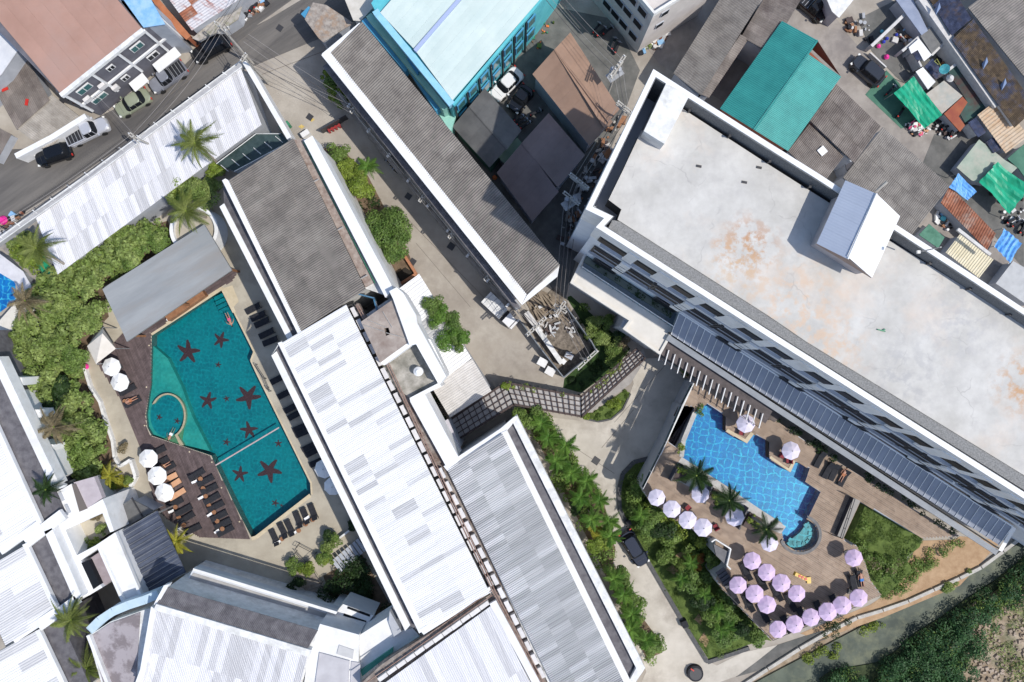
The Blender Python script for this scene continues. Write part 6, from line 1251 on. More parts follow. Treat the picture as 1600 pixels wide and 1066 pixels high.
# motorbikes
def make_bike():
    t = thing('motorbike', '', 'motorbike', group='parked motorbikes')
    for x in (-.62, .62):
        mb = MB(); n = 12; vs = [(x+.28*math.cos(2*math.pi*k/n), yy, .28+.28*math.sin(2*math.pi*k/n)) for yy in (-.05, .05) for k in range(n)]; mb.add(vs, [tuple(range(n)), tuple(range(n, 2*n))[::-1]]+[(k, (k+1) % n, n+(k+1) % n, n+k) for k in range(n)]); part(t, 'wheel', mb, RUBBER)
    mb = MB(); mb.box((.05, 0, .5), .5, .11, .12); part(t, 'body', mb, BLK); mb = MB(); mb.box((-.3, 0, .68), .38, .13, .05); part(t, 'seat', mb, BLACKF)
    mb = MB(); mb.tube([(.45, -.34, .95), (.5, 0, .9), (.45, .34, .95)], .025, 5); part(t, 'handlebar', mb, STEEL); mb = MB(); mb.box((.55, 0, .78), .07, .12, .15); part(t, 'headlamp_cowl', mb, GRY); mb = MB(); mb.box((-.72, 0, .62), .1, .09, .03); part(t, 'tail_fairing', mb, RED); return t
bk = make_bike()
BKS = [(932, 46, 'by the white apartment block wall'), (940, 52, 'by the white apartment block wall'), (950, 50, 'by the white apartment block wall'), (958, 70, 'by the white apartment block wall'), (964, 76, 'by the white apartment block wall'), (812, 188, 'in the yard beside the charcoal roof'), (817, 192, 'in the yard beside the charcoal roof'), (822, 197, 'in the yard beside the charcoal roof'), (806, 181, 'in the yard beside the charcoal roof'), (838, 178, 'in the yard beside the charcoal roof'),
 (612, 256, 'against the wall of the long grey building'), (617, 264, 'against the wall of the long grey building'), (622, 271, 'against the wall of the long grey building'), (606, 247, 'against the wall of the long grey building'), (1388, 143, 'in the green painted yard'), (1405, 176, 'in the green painted yard'), (1476, 200, 'under the orange awning yard'), (1484, 206, 'under the orange awning yard'), (1578, 345, 'in the dark lane at the right edge'), (1586, 350, 'in the dark lane at the right edge'), (1594, 356, 'in the dark lane at the right edge'), (398, 12, 'on the street corner at the top'), (404, 6, 'on the street corner at the top'), (378, 18, 'on the street corner at the top')]
from collections import Counter
cn = Counter()
for i, (x, y, l) in enumerate(BKS):
    k = cn[l]; cn[l] += 1
    dup(bk, W(x, y, .03), hh(.6, -.75) + random.uniform(-.5, .5) + (1.5 if 'grey building' in l else 0), f'{ordn(k)} motorbike from the left {l}', 'parked motorbikes')
kill(bk)
# ---------------------------------------------------------------- pergola walkway
PGM = mat('grey_roof_panel', (.30, .285, .28), (.40, .385, .375), 1.5, .6, rnd=.1)
PG = thing('timber_pergola', 'long bent dark timber pergola over pale paving crossing from the wings to the lobby', 'pergola', W(850, 630))
patch('walkway_paving', [(705, 655), (790, 598), (850, 610), (908, 620), (965, 580), (1005, 545), (1010, 560), (985, 600), (912, 652), (850, 640), (795, 632), (715, 690)], mat('pale_paving', (.30, .285, .275), (.38, .36, .345), 1.2, .85), .03)
def perg(p0, p1, q0, q1, n, m_, z=3.0):
    """outer line p0-p1, inner line q0-q1"""
    A, B, C, D = W(*p0, z), W(*p1, z), W(*q0, z), W(*q1, z)
    for j in range(m_+1):
        a = A.lerp(C, j/m_); b_ = B.lerp(D, j/m_); mb = MB(); d = b_-a; c = (a+b_)/2; mb.box((c.x, c.y, z), d.length/2, .05 if 0 < j < m_ else .11, .06, math.atan2(d.y, d.x)); part(PG, 'long_beam', mb, DARKW)
    for i in range(n+1):
        a = A.lerp(B, i/n); b_ = C.lerp(D, i/n); mb = MB(); d = b_-a; c = (a+b_)/2; mb.box((c.x, c.y, z+.09), d.length/2+.1, .045, .03, math.atan2(d.y, d.x)); part(PG, 'cross_beam', mb, DARKW)
    for i in range(n):
        for j in range(m_):
            q = [A.lerp(B, (i+u)/n).lerp(C.lerp(D, (i+u)/n), (j+v)/m_)-Vector((0, 0, .09)) for u, v in ((.02, .03), (.98, .03), (.98, .97), (.02, .97))]
            quadslab(PG, 'roof_panel', *q, .02, PGM)
    for i in range(0, n+1, 4):
        for P_ in (A.lerp(B, i/n), C.lerp(D, i/n)): mb = MB(); mb.box((P_.x, P_.y, z/2), .07, .07, z/2); part(PG, 'post', mb, DARKW)
perg((705, 655), (790, 598), (718, 685), (803, 632), 10, 4)
perg((790, 598), (908, 620), (803, 632), (909, 651), 12, 4)
perg((908, 620), (995, 545), (909, 651), (1008, 560), 14, 4)
# paving joints beneath
mb = MB()
for i in range(12): seg_wall(mb, W(794+9.6*i, 601+1.9*i), W(797+9.6*i, 634+1.7*i), .05, .03, .036)
struct('paving_joint', mb, bpy.data.materials['joint_mortar'])
# ---------------------------------------------------------------- transformer yard
TY = thing('yard_enclosure', 'walled transformer yard with white kerbs at the end of the long grey building', 'enclosure', W(880, 540))
patch('yard_floor', [(815, 495), (870, 445), (885, 470), (920, 535), (932, 548), (882, 590), (850, 550)], mat('debris_floor', (.10, .085, .07), (.26, .22, .18), 2.2, .95, .8, 9, c3=(.07, .06, .05)), .03)
mb = strip(MB(), [(812, 500), (845, 545), (881, 590), (932, 548), (925, 535), (884, 478)], .12, 0, 1.8); part(TY, 'yard_wall', mb, mat('blue_grey_wall', (.13, .15, .17), (.20, .22, .25), 1, .8))
mb = strip(MB(), [(838, 512), (855, 535), (878, 568), (883, 562)], .55, 0, 1.2); part(TY, 'white_plinth', mb, WHITED)
mb = strip(MB(), [(822, 488), (845, 520)], .7, 0, .9); part(TY, 'grey_plinth', mb, trimw)
t = thing('transformer', 'boxy pale transformer among debris in the walled yard', 'transformer', W(888, 556))
mb = MB(); c = W(888, 556); mb.box((c.x, c.y, .7), .45, .32, .7, -.5); part(t, 'tank', mb, GREYW); mb = MB()
for k in range(5): mb.box((c.x+.15*k-.3, c.y+.38, .6), .03, .1, .45, -.5)
part(t, 'cooling_fins', mb, GREYW); mb = MB()
for k in range(3): mb.cyl((c.x+.2*k-.2, c.y), .05, 1.4, 1.75, 8)
part(t, 'insulators', mb, WOOD)
random.seed(11)
for i in range(16):
    x, y = 840+random.uniform(0, 55), 500+random.uniform(-30, 40)
    if abs((y-505)-(x-860)*.75) > 30: y = 505+(x-860)*.75+random.uniform(-18, 18)
    mb = MB()
    for k in range(3): mb.box((random.uniform(-.4, .4), random.uniform(-.4, .4), .15+.1*k), random.uniform(.15, .5), random.uniform(.05, .2), .06, random.uniform(0, 3))
    o = solo('debris_pile', mb, [DARKW, STEEL, trimw, DARKW, GALV][i % 5], 'scrap timber and metal heaped in the transformer yard', 'debris', 'scrap heaps in the transformer yard', 'stuff'); o.location = W(x, y, .05)
for i in range(12):
    x, y = 836+random.uniform(-6, 40), 478+random.uniform(-18, 16); mb = MB(); L_ = random.uniform(.8, 1.8)
    mb.box((0, 0, .1), L_, .09, .05); mb.box((.1, .3, .14), L_*.8, .1, .05, .12); mb.box((-.1, -.3, .12), L_*.7, .12, .05, -.15); o = solo('timber_pile', mb, mat('pale_timber', (.15, .12, .09), (.28, .225, .165), 1.5, .85) if i == 0 else bpy.data.materials['pale_timber'], 'pale planks stacked against the end of the long grey building', 'timber', 'plank stacks by the long grey building', 'stuff'); o.location = W(x, y, .05+.2*(i % 3)); o.rotation_euler = (0, 0, random.choice([-.9, .6, -.8])+random.uniform(-.2, .2))
for i, (x, y) in enumerate(((847, 566), (859, 580))):
    t = thing('white_cabinet', ['upper white cabinet on the forecourt beside the transformer yard', 'lower white cabinet on the forecourt beside the transformer yard'][i], 'cabinet', W(x, y)); c = W(x, y); mb = MB(); mb.box((c.x, c.y, .5), .5, .42, .5, -.5); part(t, 'box', mb, WHITED); mb = MB(); mb.box((c.x, c.y, 1.03), .54, .46, .03, -.5); part(t, 'lid', mb, WHITE)
# ---------------------------------------------------------------- power poles and cables
def power_pole(px, py, z, lab, arms, lean=(0, 0), trans=False):
    top = W(px, py, z); base = Vector((top.x+lean[0], top.y+lean[1], 0)); t = thing('power_pole', lab, 'power pole', base)
    mb = MB(); mb.tube([base, top+Vector((0, 0, .4))], .16, 8, .1); part(t, 'pole', mb, POLE)
    for (dz, L_, ang, n) in arms:
        d = Vector((math.cos(ang), math.sin(ang), 0)); nn = Vector((-d.y, d.x, 0))
        for s in (-.13, .13): mb = MB(); c = top+nn*s+Vector((0, 0, dz)); mb.box(c, L_/2, .06, .06, ang); part(t, 'cross_arm', mb, POLE)
        for k in range(n):
            c = top+d*(L_*(k/(n-1)-.5)*.9)+Vector((0, 0, dz+.18)); mb = MB(); mb.cyl(c, .06, c.z-.12, c.z+.12, 6); part(t, 'insulator', mb, FRAME)
    if trans:
        for k in (-1, 1): mb = MB(); c = top+Vector((.35*k, .2, -1.6)); mb.cyl(c, .26, c.z-.4, c.z+.4, 12); part(t, 'transformer_can', mb, GREYW)
        mb = MB(); mb.box(top+Vector((0, -.1, -2.1)), .9, .5, .05, .6); part(t, 'platform', mb, STEEL)
    return top
A1_ = hdg((0, 0), (.55, -.83)); A2_ = hdg((0, 0), (.75, .6))
tops = {}
tops['a'] = power_pole(965, 104, 9.5, 'power pole with two cross arms and transformer casting its shadow on the tan roof', [(0, 2.8, A1_, 4), (-.9, 2.2, A1_, 3)], (0, -.3), True)
tops['b'] = power_pole(976, 168, 9.5, 'power pole beside the right corner of the tan roof', [(0, 2.0, A2_, 3), (-.6, 2.0, A2_, 3)])
tops['c'] = power_pole(905, 283, 9.0, 'power pole by the plum roof corner above the dark lane', [(0, 2.6, A2_, 4), (-.7, 2.2, A2_, 3)])
tops['d'] = power_pole(893, 310, 8.5, 'power pole with stacked cross arms beside the tall block', [(0, 2.2, A2_, 3)], (0, -1), True)
tops['e'] = power_pole(838, 510, 8.5, 'power pole with long double cross arm at the corner of the transformer yard', [(0, 2.9, hdg((0, 0), (.75, -.7)), 4), (-.8, 2.0, hdg((0, 0), (.75, -.7)), 3)])
tops['f'] = power_pole(918, 562, 8.5, 'power pole with long double cross arm at the lower corner of the transformer yard', [(0, 3.0, hdg((0, 0), (.75, -.7)), 4)])
tops['g'] = power_pole(876, 482, 8.5, 'power pole bristling with arms between the timber and the transformer yard', [(0, 1.8, 1.0, 3), (-.5, 1.6, -.6, 3), (-1.1, 1.4, .3, 3)])
tops['h'] = power_pole(345, 42, 8.5, 'power pole at the top left street corner with a diagonal cross arm', [(0, 1.6, A2_, 3), (-.8, 1.3, .4, 3)], (.5, -.8))
tops['i'] = power_pole(210, 215, 8.0, 'power pole on the kerb beside the long white street roof', [(0, 1.4, A2_, 3)], (-.4, .5))
tops['j'] = power_pole(381, 90, 8.0, 'power pole at the corner of the long white street roof', [(0, 1.0, A1_, 3)])
for k_, (x, y) in enumerate(((553, 170), (660, 309), (706, 366), (762, 432))): tops['k%d' % k_] = power_pole(x, y, 6.0, f'service pole along the long grey building, {ordn(k_)} from the top', [(0, 1.2, A2_+1.57, 3)])
tops['l'] = power_pole(735, 588, 3.2, 'slim lamp pole leaning from the round trees onto the forecourt', [(0, .5, 0, 2)], (.2, -1.6))
def cable(a, b, sag, lab, r=.022, m=CABLE, n=10):
    pts = [a.lerp(b, i/n)-Vector((0, 0, sag*4*(i/n)*(1-i/n))) for i in range(n+1)]; mb = MB(); mb.tube(pts, r, 4); solo('power_cable', mb, m, lab, 'cable', 'overhead power cables')
cn2 = 0
def cabs(k1, k2, n, sag, lab, sp=.5, ext=None):
    a, b_ = tops[k1], (tops[k2] if k2 else ext); d = (b_-a); nn = Vector((-d.y, d.x, 0)).normalized()
    for i in range(n): o_ = (i-(n-1)/2)*sp; cable(a+nn*o_+Vector((0, 0, .1)), b_+nn*o_*.8+Vector((0, 0, .1)), sag*(1+.3*i), f'overhead cable {lab}, {ordn(i)} of {n}', .018+.012*(i % 2), CABLE if i % 2 else LCABLE)
cabs('a', None, 4, .6, 'running up between the tan roof and the apartment block', .55, W(820, -60, 9.5)); cabs('a', 'b', 3, .15, 'between the two poles right of the tan roof'); cabs('b', 'c', 4, .4, 'down the lane beside the plum roof'); cabs('c', 'd', 3, .1, 'between the two lane poles'); cabs('d', 'g', 4, .7, 'from the lane to the timber yard')
cabs('g', 'e', 3, .2, 'above the timber stacks'); cabs('g', 'f', 3, .4, 'above the transformer yard'); cabs('k0', 'k1', 3, .3, 'along the upper long grey building', .3); cabs('k1', 'k2', 3, .2, 'along the middle of the long grey building', .3); cabs('k2', 'k3', 3, .2, 'along the lower long grey building', .3); cabs('k3', 'e', 3, .3, 'from the long grey building to the yard', .3)
cabs('k0', None, 3, .9, 'crossing the junction towards the top left', .6, W(385, 60, 7.5)); cabs('h', 'j', 4, .3, 'at the top left street corner', .3); cabs('h', 'i', 3, .8, 'above the parked pickups', .4); cabs('i', None, 3, .8, 'along the street to the left edge', .4, W(-60, 392, 7.5)); cabs('h', None, 4, .5, 'leaving the top left corner upward', .4, W(400, -60, 8.5)); cabs('i', None, 2, .4, 'from the kerb pole to the shophouse', .3, W(150, 150, 6)); cabs('k0', None, 2, .6, 'across the junction to the long white roof', .5, W(381, 90, 7))
# ---------------------------------------------------------------- clutter
def ball(name, x, y, z, r, m, lab, cat): mb = MB(); c = W(x, y, z); mb.cyl(c, r*.7, z, z+r*.7, 10, r); mb.cyl(c, r, z+r*.7, z+r*1.5, 10, r*.5); return solo(name, mb, m, lab, cat)
PINK = mat('pink_plastic', (.75, .04, .30), rough=.4); BLUP = mat('blue_plastic', (.03, .05, .40), rough=.4); TEALP = mat('cyan_plastic', (.10, .50, .60), rough=.4); ORP = mat('orange_plastic', (.75, .20, .05), rough=.4)
for x, y, r, m, lab, cat in ((1372, 73, .26, PINK, 'pink bucket beside the white yard wall', 'bucket'), (1380, 66, .22, BLUP, 'blue bucket next to the pink bucket', 'bucket'), (1385, 61, .22, BLUP, 'blue bucket second from the pink bucket', 'bucket'), (1384, 90, .32, PINK, 'pink tub inside the thin white gate rail', 'tub'), (1377, 50, .22, TEALP, 'pale cyan bucket left of the yard wall', 'bucket'), (1400, 55, .2, BLUP, 'blue basin in the shaded yard', 'basin'), (1407, 59, .14, RED, 'red ball in the shaded yard', 'ball'), (710, 203, .35, ORP, 'orange tank at the tip of the charcoal roof', 'tank'), (773, 278, .3, ORP, 'orange tank at the left tip of the plum roof', 'tank'), (1472, 342, .35, TEALP, 'blue white basin in the dark yard below the brown roof', 'basin'), (136, 573, .35, PINK, 'magenta flower pot at the hedge beside the cream tent', 'flower pot'), (8, 345, .55, PINK, 'pink umbrella top at the left edge under the street gutter', 'umbrella'), (1482, 124, .5, TOWEL, 'white round tank in the green painted terrace', 'tank')):
    ball(cat.replace(' ', '_'), x, y, .1 if x != 1472 else .1, r, m, lab, cat) if not (x in (1482,)) else ball('tank', x, y, 1.7, .45, trimw, lab, 'tank')
t = thing('satellite_dish', 'pale cyan satellite dish on a yellow bracket above the small yards', 'satellite dish', W(1476, 108, 0)); mb = MB(); c = W(1476, 108, 3.2)
n = 14; nv_ = Vector((-.5, -.3, .8)).normalized(); u_ = nv_.cross(Vector((0, 0, 1))).normalized(); v_ = nv_.cross(u_)
vs = [c-nv_*.12]+[c+(u_*math.cos(2*math.pi*k/n)+v_*math.sin(2*math.pi*k/n))*.55 for k in range(n)]; mb.add(vs, [(0, 1+k, 1+(k+1) % n) for k in range(n)]+[(0, 1+(k+1) % n, 1+k) for k in range(n)]); part(t, 'dish', mb, mat('cyan_dish', (.15, .60, .66), rough=.5)); mb = MB(); mb.tube([c+Vector((0, 0, -.1)), Vector((c.x, c.y, 0))], .04, 5); part(t, 'mast', mb, STEEL)
mb = MB(); mb.tube([W(1470, 103, 4.0), W(1464, 92, 3.6), W(1460, 96, 3.6), W(1466, 101, 3.6)], .04, 5); part(t, 'bracket', mb, mat('yellow_metal', (.45, .45, .12), rough=.6))
mb = strip(MB(), [(1075, 1030), (1102, 1048)], .2, 0, .9); 
t = thing('round_manhole', 'large round dark tank cover with a red handle at the bottom of the driveway', 'tank cover', W(1085, 1050)); mb = MB(); c = W(1085, 1050); mb.cyl(c, .98, 0, .55, 28, .92); part(t, 'cover', mb, BLACKF); mb = MB(); mb.cyl(c, .75, .56, .6, 24, .7); part(t, 'lid', mb, DFRAME); mb = MB(); mb.box((c.x-.4, c.y+.55, .68), .22, .07, .06, -.6); part(t, 'handle', mb, RED)
mb = MB(); mb.box((0, 0, .4), .38, .42, .4, 0, taper=.92); o = solo('waste_bin', mb, BLACKF, 'black waste bin against the kerb halfway down the driveway', 'bin'); o.location = W(1068, 972, 0); o.rotation_euler = (0, 0, .4)
mb = MB(); mb.box((0, 0, .4), .28, .3, .4, 0, taper=.92); o = solo('waste_bin', mb, BLACKF, 'black waste bin on the kerb above the dark blue car', 'bin'); o.location = W(981, 815, 0); o.rotation_euler = (0, 0, .4)
mb = MB()
for k in range(4): mb.box((.45*k-.7, 0, .3), .10, .2, .3)
mb.box((0, 0, .62), .8, .1, .05); o = solo('red_barrier', mb, mat('dull_red_paint', (.30, .03, .03), rough=.6), 'red bench like barrier beside the gate at the head of the grey wing', 'barrier'); o.location = W(524, 202, 0); o.rotation_euler = (0, 0, hh(.8, -.4))
mb = strip(MB(), [(500, 203), (540, 180)], .1, 0, 1.4); solo('gate', mb, DFRAME, 'dark sliding gate across the lane at the head of the grey wing', 'gate')
t = thing('brick_planter', 'brick edged planter box with dark pit at the foot of the small tree', 'planter', W(625, 435)); mb = strip(MB(), [(631, 398), (650, 428), (612, 452)], .3, 0, .7); part(t, 'brick_edge', mb, mat('orange_brick', (.36, .15, .08), (.46, .22, .12), 6, .9)); 
mb = MB(); mb.prism(PX([(612, 432), (634, 418), (648, 428), (614, 450)], .2), .0, .2); part(t, 'soil_pit', mb, mat('black_soil', (.03, .025, .02), rough=1))
for i, (x, y, w) in enumerate(((448, 200, .6), (480, 212, .5))): mb = MB(); mb.box((0, 0, .5), w, .3, .5); o = solo('cabinet', mb, GREENP if i == 0 else FRAME, ['green cabinet at the upper corner of the grey wing', 'pale cabinet at the upper corner of the grey wing'][i], 'cabinet'); o.location = W(x, y, 0); o.rotation_euler = (0, 0, .6)
# round white terrace above the bar
t = thing('round_terrace', 'round white rimmed terrace behind the pool bar roof under a palm', 'terrace', W(305, 358)); c = W(305, 360, 2.6); mb = MB(); mb.cyl(c, 2.5, 0, 2.4, 36); part(t, 'floor', mb, PATIO); mb = MB(); o_ = [(c.x+2.75*math.cos(a), c.y+2.75*math.sin(a)) for a in np.linspace(0, 6.283, 40, endpoint=False)]; i_ = [(c.x+2.35*math.cos(a), c.y+2.35*math.sin(a)) for a in np.linspace(0, 6.283, 40, endpoint=False)]; mb.prism(o_, 0, 3.0, holes=[i_]); part(t, 'rim', mb, WHITE)
# white edging wall by the path and hedge
mb = strip(MB(), [(131, 575), (140, 605), (155, 628), (163, 655), (175, 690), (178, 715), (187, 730)], .3, 0, .6); solo('garden_wall', mb, WHITED, 'low white garden wall between the hedge and the pale path', 'wall')
mb = strip(MB(), [(187, 729), (203, 719), (211, 745), (203, 760), (160, 785)], .35, 0, .8); solo('planter_wall', mb, WHITED, 'white planter wall round the small plants below the path', 'wall')
mb = strip(MB(), [(505, 838), (518, 850), (545, 830), (560, 822)], .2, 0, .7); solo('bed_wall', mb, WHITED, 'low white edge of the planted bed near the stairwell', 'wall')
# wooden stairs and dark courtyard
t = thing('wooden_stairs', 'flight of wide pale steps descending into the shaded courtyard', 'stairs', W(487, 900))
STM = mat('timber_step', (.20, .17, .14), (.30, .26, .22), 2, .8)
for i in range(9): mb = MB(); c = W(478+2.4*i, 888+5.5*i, 0); mb.box((478*0+c.x, c.y, .9-.1*i), 1.0, .2, .05, hh(.9, -.3)); part(t, 'step', mb, STM)
t = thing('side_stairs', 'flight of grey steps beside the white wing leading down from the patio', 'stairs', W(550, 865))
for i in range(10): mb = MB(); c = W(530+5*i, 880-4.2*i, 0); mb.box((c.x, c.y, 1.0-.09*i), .2, .85, .05, hh(.75, -.55)); part(t, 'step', mb, GREYW)
patch('courtyard_floor', [(505, 900), (565, 865), (612, 950), (600, 970), (520, 945)], SOIL, .04, holes=())
# canal wall
t = thing('canal_wall', 'long low concrete canal wall with joints running to the lower right edge', 'wall', W(1400, 950))
pts = [(1160, 1072), (1200, 1046), (1250, 1014), (1300, 985), (1340, 966), (1380, 954), (1420, 940), (1460, 922), (1500, 904), (1534, 887), (1568, 862), (1600, 838), (1680, 786)]
for a, b_ in zip(pts, pts[1:]): mb = MB(); p, q = W(*a, .3), W(*b_, .3); d = (q-p).normalized(); seg_wall(mb, p+d*.06, q-d*.06, .38, -1.45, .3); part(t, 'wall_segment', mb, mat('canal_concrete', (.38, .36, .33), (.50, .48, .44), 2, .9) if 'canal_concrete' not in bpy.data.materials else bpy.data.materials['canal_concrete'])
patch('service_ramp', [(1150, 1058), (1185, 1032), (1215, 1008), (1285, 985), (1298, 988), (1200, 1044)], DARKYARD, .035)
mb = MB(); mb.tube([W(1100, 1085, -1.2), W(1215, 1020, -1.2), W(1290, 998, -1.25)], .08, 5); solo('canal_pipe', mb, CABLE, 'thin dark pipe lying along the canal by the wall', 'pipe')
# ---------------------------------------------------------------- vegetation
def frond_mesh(name, L_, drop, n, wl, m, lw=.09):
    """arching palm frond along +X"""
    Q = []; rach = []
    for i in range(n+1):
        t = i/n; rach.append(np.array([L_*t*(1-.12*t), 0, .35*L_*t*(1-t)*1.3-drop*t*t]))
    for i in range(1, n+1):
        p = rach[i]; t = i/n; l = wl*(math.sin(math.pi*min(1, t*.9+.12))**.6)*(1.05-.35*t)
        for s in (-1, 1):
            d = np.array([.55+.5*t, s*1.0, -.35+.1*rng.normal()]); d /= np.linalg.norm(d); side = np.array([1, 0, .1]); e = p+d*l*(.9+.2*rng.random()); e[2] -= l*.22
            Q.append([p-side*lw*.5, p+side*lw*.5, (p+e)/2+side*lw*.5+np.array([0, 0, .03]), (p+e)/2-side*lw*.5]); Q.append([(p+e)/2-side*lw*.5, (p+e)/2+side*lw*.5, e+side*.01, e-side*.01])
    for i in range(n):
        a, b = rach[i], rach[i+1]; w = np.array([0, .035*(1-i/n)+.012, 0]); Q.append([a-w, a+w, b+w, b-w])
    return quadmesh(name, np.array(Q), m)
def palm_set(m, tag_, L_=2.6, n=22, wl=.62, drop=1.3, lw=.085): return [frond_mesh('frond', L_*f, drop*d, n, wl, m, lw) for f, d in ((1, 1), (.92, .6), (1.05, 1.35))]
FP, FY, FD, FA = palm_set(F_PALM, 'p'), palm_set(F_YEL, 'y', 1.9, 16, .5, .9, .12), palm_set(F_DRY, 'd', 2.4), palm_set(F_ARECA, 'a', 1.55, 12, .46, .9, .13)
FDK = palm_set(F_DARK, 'dk', 2.3, 20, .6, 1.2, .1)
def palm(px, py, z, lab, fr, nf=17, base=None, sc=1.0, trunk=.14, zb=0.0, name='palm_tree'):
    top = W(px, py, z); b_ = W(*base, zb) if base else Vector((top.x+random.uniform(-.3, .3), top.y+random.uniform(-.3, .3), zb)); t = thing(name, lab, 'palm tree', b_)
    pts = [b_.lerp(top, s)+Vector((0, 0, 0)) for s in (0, .25, .5, .75, 1)]
    for i, s in enumerate((0, .25, .5, .75, 1)): h_ = math.sin(s*math.pi)*.25; pts[i] = pts[i]+Vector((h_, 0, 0))
    mb = MB(); mb.tube(pts, trunk*1.35, 8, trunk*.8); part(t, 'trunk', mb, PBARK)
    for i in range(nf):
        o = bpy.data.objects.new('frond', random.choice(fr)); link(o, t); o.location = top-b_; a = i*2.399+random.uniform(-.25, .25); el = .95*(1-i/nf)-.28; o.rotation_euler = (random.uniform(-.25, .25), -el, a); o.scale = (sc*random.uniform(.85, 1.12),)*3
    mb = MB(); mb.cyl(top, trunk*1.5, z-.25, z+.15, 8, trunk*.6); part(t, 'crown_heart', mb, F_LIME); return t
palm(305, 224, 9.0, 'tall coconut palm over the long white street roof', FP, 20, (350, 268))
palm(291, 330, 7.5, 'coconut palm beside the round white terrace', FP, 19)
palm(57, 388, 9.0, 'coconut palm at the left end of the long white street roof', FP, 18, (128, 432))
palm(40, 470, 6.5, 'greyish dry palm at the left edge above the hedge', FD, 14)
palm(85, 667, 7.5, 'dry brownish palm rising from the hedge mass', FD, 15, (140, 675))
palm(72, 765, 9.0, 'dark palm over the tiled strip of the left building', FDK, 17, sc=.8)
palm(112, 968, 9.0, 'coconut palm between the stepped building and the curved parapet', FP, 20, (130, 1000))
palm(136, 1044, 7.0, 'lower palm at the bottom left beside the mauve roof', FP, 15)
palm(276, 846, 3.6, 'yellow palm beside the navy ribbed canopy', FY, 13, trunk=.1)
palm(172, 743, 3.0, 'yellow green palm in the planter below the path', FY, 11, trunk=.1, sc=.8)
palm(1088, 743, ZP+5, 'poolside palm nearest the slatted pool edge', FDK, 14, sc=.95, zb=ZP)
palm(1139, 782, ZP+5, 'middle poolside palm above the pale parasols', FDK, 13, sc=.9, zb=ZP)
palm(1197, 827, ZP+5, 'poolside palm nearest the spa', FDK, 11, sc=.85, zb=ZP)
AR = [(857, 684), (884, 696), (870, 720), (917, 752), (907, 778), (937, 782), (925, 812), (952, 815), (955, 838), (988, 960), (960, 905), (847, 662), (893, 740), (975, 930), (985, 985), (1010, 1000)]
for i, (x, y) in enumerate(AR): palm(x, y, random.uniform(3.2, 4.8), f'bright green clumping palm in the bed beside the striped roof, {ordn(i)} in the row', FA, 11, trunk=.06, name='clump_palm')
for i, (x, y) in enumerate(((1008, 757), (1002, 805), (1065, 905), (1100, 930), (1122, 955), (1138, 980), (1080, 880), (1125, 985))): palm(x, y, 2.8, f'clumping palm in the garden below the terrace, {ordn(i)} from the top', FA, 9, trunk=.05, sc=.8, name='clump_palm')
palm(575, 260, 3.0, 'small fan palm above the tree beside the grey wing', FA, 10, trunk=.06, name='clump_palm')
def crown_mesh(name, n, R, m, leaf=.3, k=7, flat=.8, aspect=.5):
    C = rng.normal(size=(k, 3))*np.array([.42, .42, .25])*R; C[:, 2] = np.abs(C[:, 2]); rr = rng.uniform(.38, .62, k)*R; P, N = mounds(C, rr, n, flat); return quadmesh(name, leaves(P, leaf, N=N, aspect=aspect), m)
def tree(px, py, z, R, lab, m, name='broadleaf_tree', leaf=.28, n=2600, base=None, zb=0.0, k=8, cat='tree'):
    n = int(n*1.35); k = k+4; leaf *= .92
    c = W(px, py, z); b_ = W(*base, zb) if base else Vector((c.x, c.y, zb)); t = thing(name, lab, cat, b_)
    me = crown_mesh('crown', n, R, m, leaf, k); o = bpy.data.objects.new('crown', me); link(o, t); o.location = Vector((c.x, c.y, max(zb+.3, z-R*.5)))-b_
    mb = MB(); mb.tube([b_, b_.lerp(c, .5), Vector((c.x, c.y, z-R*.2))], .07+R*.05, 7, .05); part(t, 'trunk', mb, BARK)
    for q in range(4): a = q*1.6+.4; mb = MB(); s = b_.lerp(c, .55); mb.tube([s, Vector((c.x+math.cos(a)*R*.55, c.y+math.sin(a)*R*.55, z))], .04+.02*R, 5, .02); part(t, 'limb', mb, BARK)
    return t
tree(607, 352, 3.6, 2.5, 'large leafy tree between the grey wing and the lane, upper half', F_TREE, n=5200, k=12); tree(614, 392, 3.0, 1.6, 'lower part tree joined under the large leafy tree by the grey wing', F_TREE, n=2400)
tree(556, 284, 3.0, 1.5, 'light green bushy tree above the large leafy tree', F_LIME, n=2600); tree(545, 262, 2.6, 1.2, 'small light green tree nearest the head of the grey wing', F_LIME, n=1800); tree(527, 242, 2.2, .9, 'topmost small bush beside the grey wing parapet', F_MID, 'shrub', n=1000, cat='shrub')
for i, (x, y, r) in enumerate(((674, 474, 1.15), (686, 494, 1.1), (704, 500, 1.1), (702, 523, 1.35), (716, 534, 1.0), (720, 520, .9))): tree(x, y, 5.6, r, f'round bright green tree in the row over the strip roof, {ordn(i)} from the top', F_ARECA if i % 2 else F_TREE, n=1300, leaf=.24, k=5)
tree(790, 604, 3.4, .45, 'lime bush at the left bend of the pergola', F_LIME, 'shrub', n=350, cat='shrub'); tree(915, 650, .9, .45, 'small yellow green bush at the lower bend of the pergola', F_LIME, 'shrub', n=350, cat='shrub'); tree(960, 631, .9, .75, 'round lime shrub on the crescent lawn', F_LIME, 'shrub', n=700, cat='shrub')
tree(1041, 872, 1.4, 1.15, 'round dark green shrub on the garden lawn', F_MID, 'shrub', n=1500, cat='shrub')
for i, (x, y, r, z) in enumerate(((295, 290, 1.6, 4), (280, 302, 1.2, 3.5), (310, 300, 1.5, 3.5), (335, 265, 1.0, 3), (325, 290, 1.1, 3), (40, 400, 1.5, 3.5), (30, 385, 1.1, 3))): tree(x, y, z, r, f'yellow green tree clump near the coconut palms by the long white roof, {ordn(i)}', F_LIME if i % 2 else F_OLIVE, n=1700)
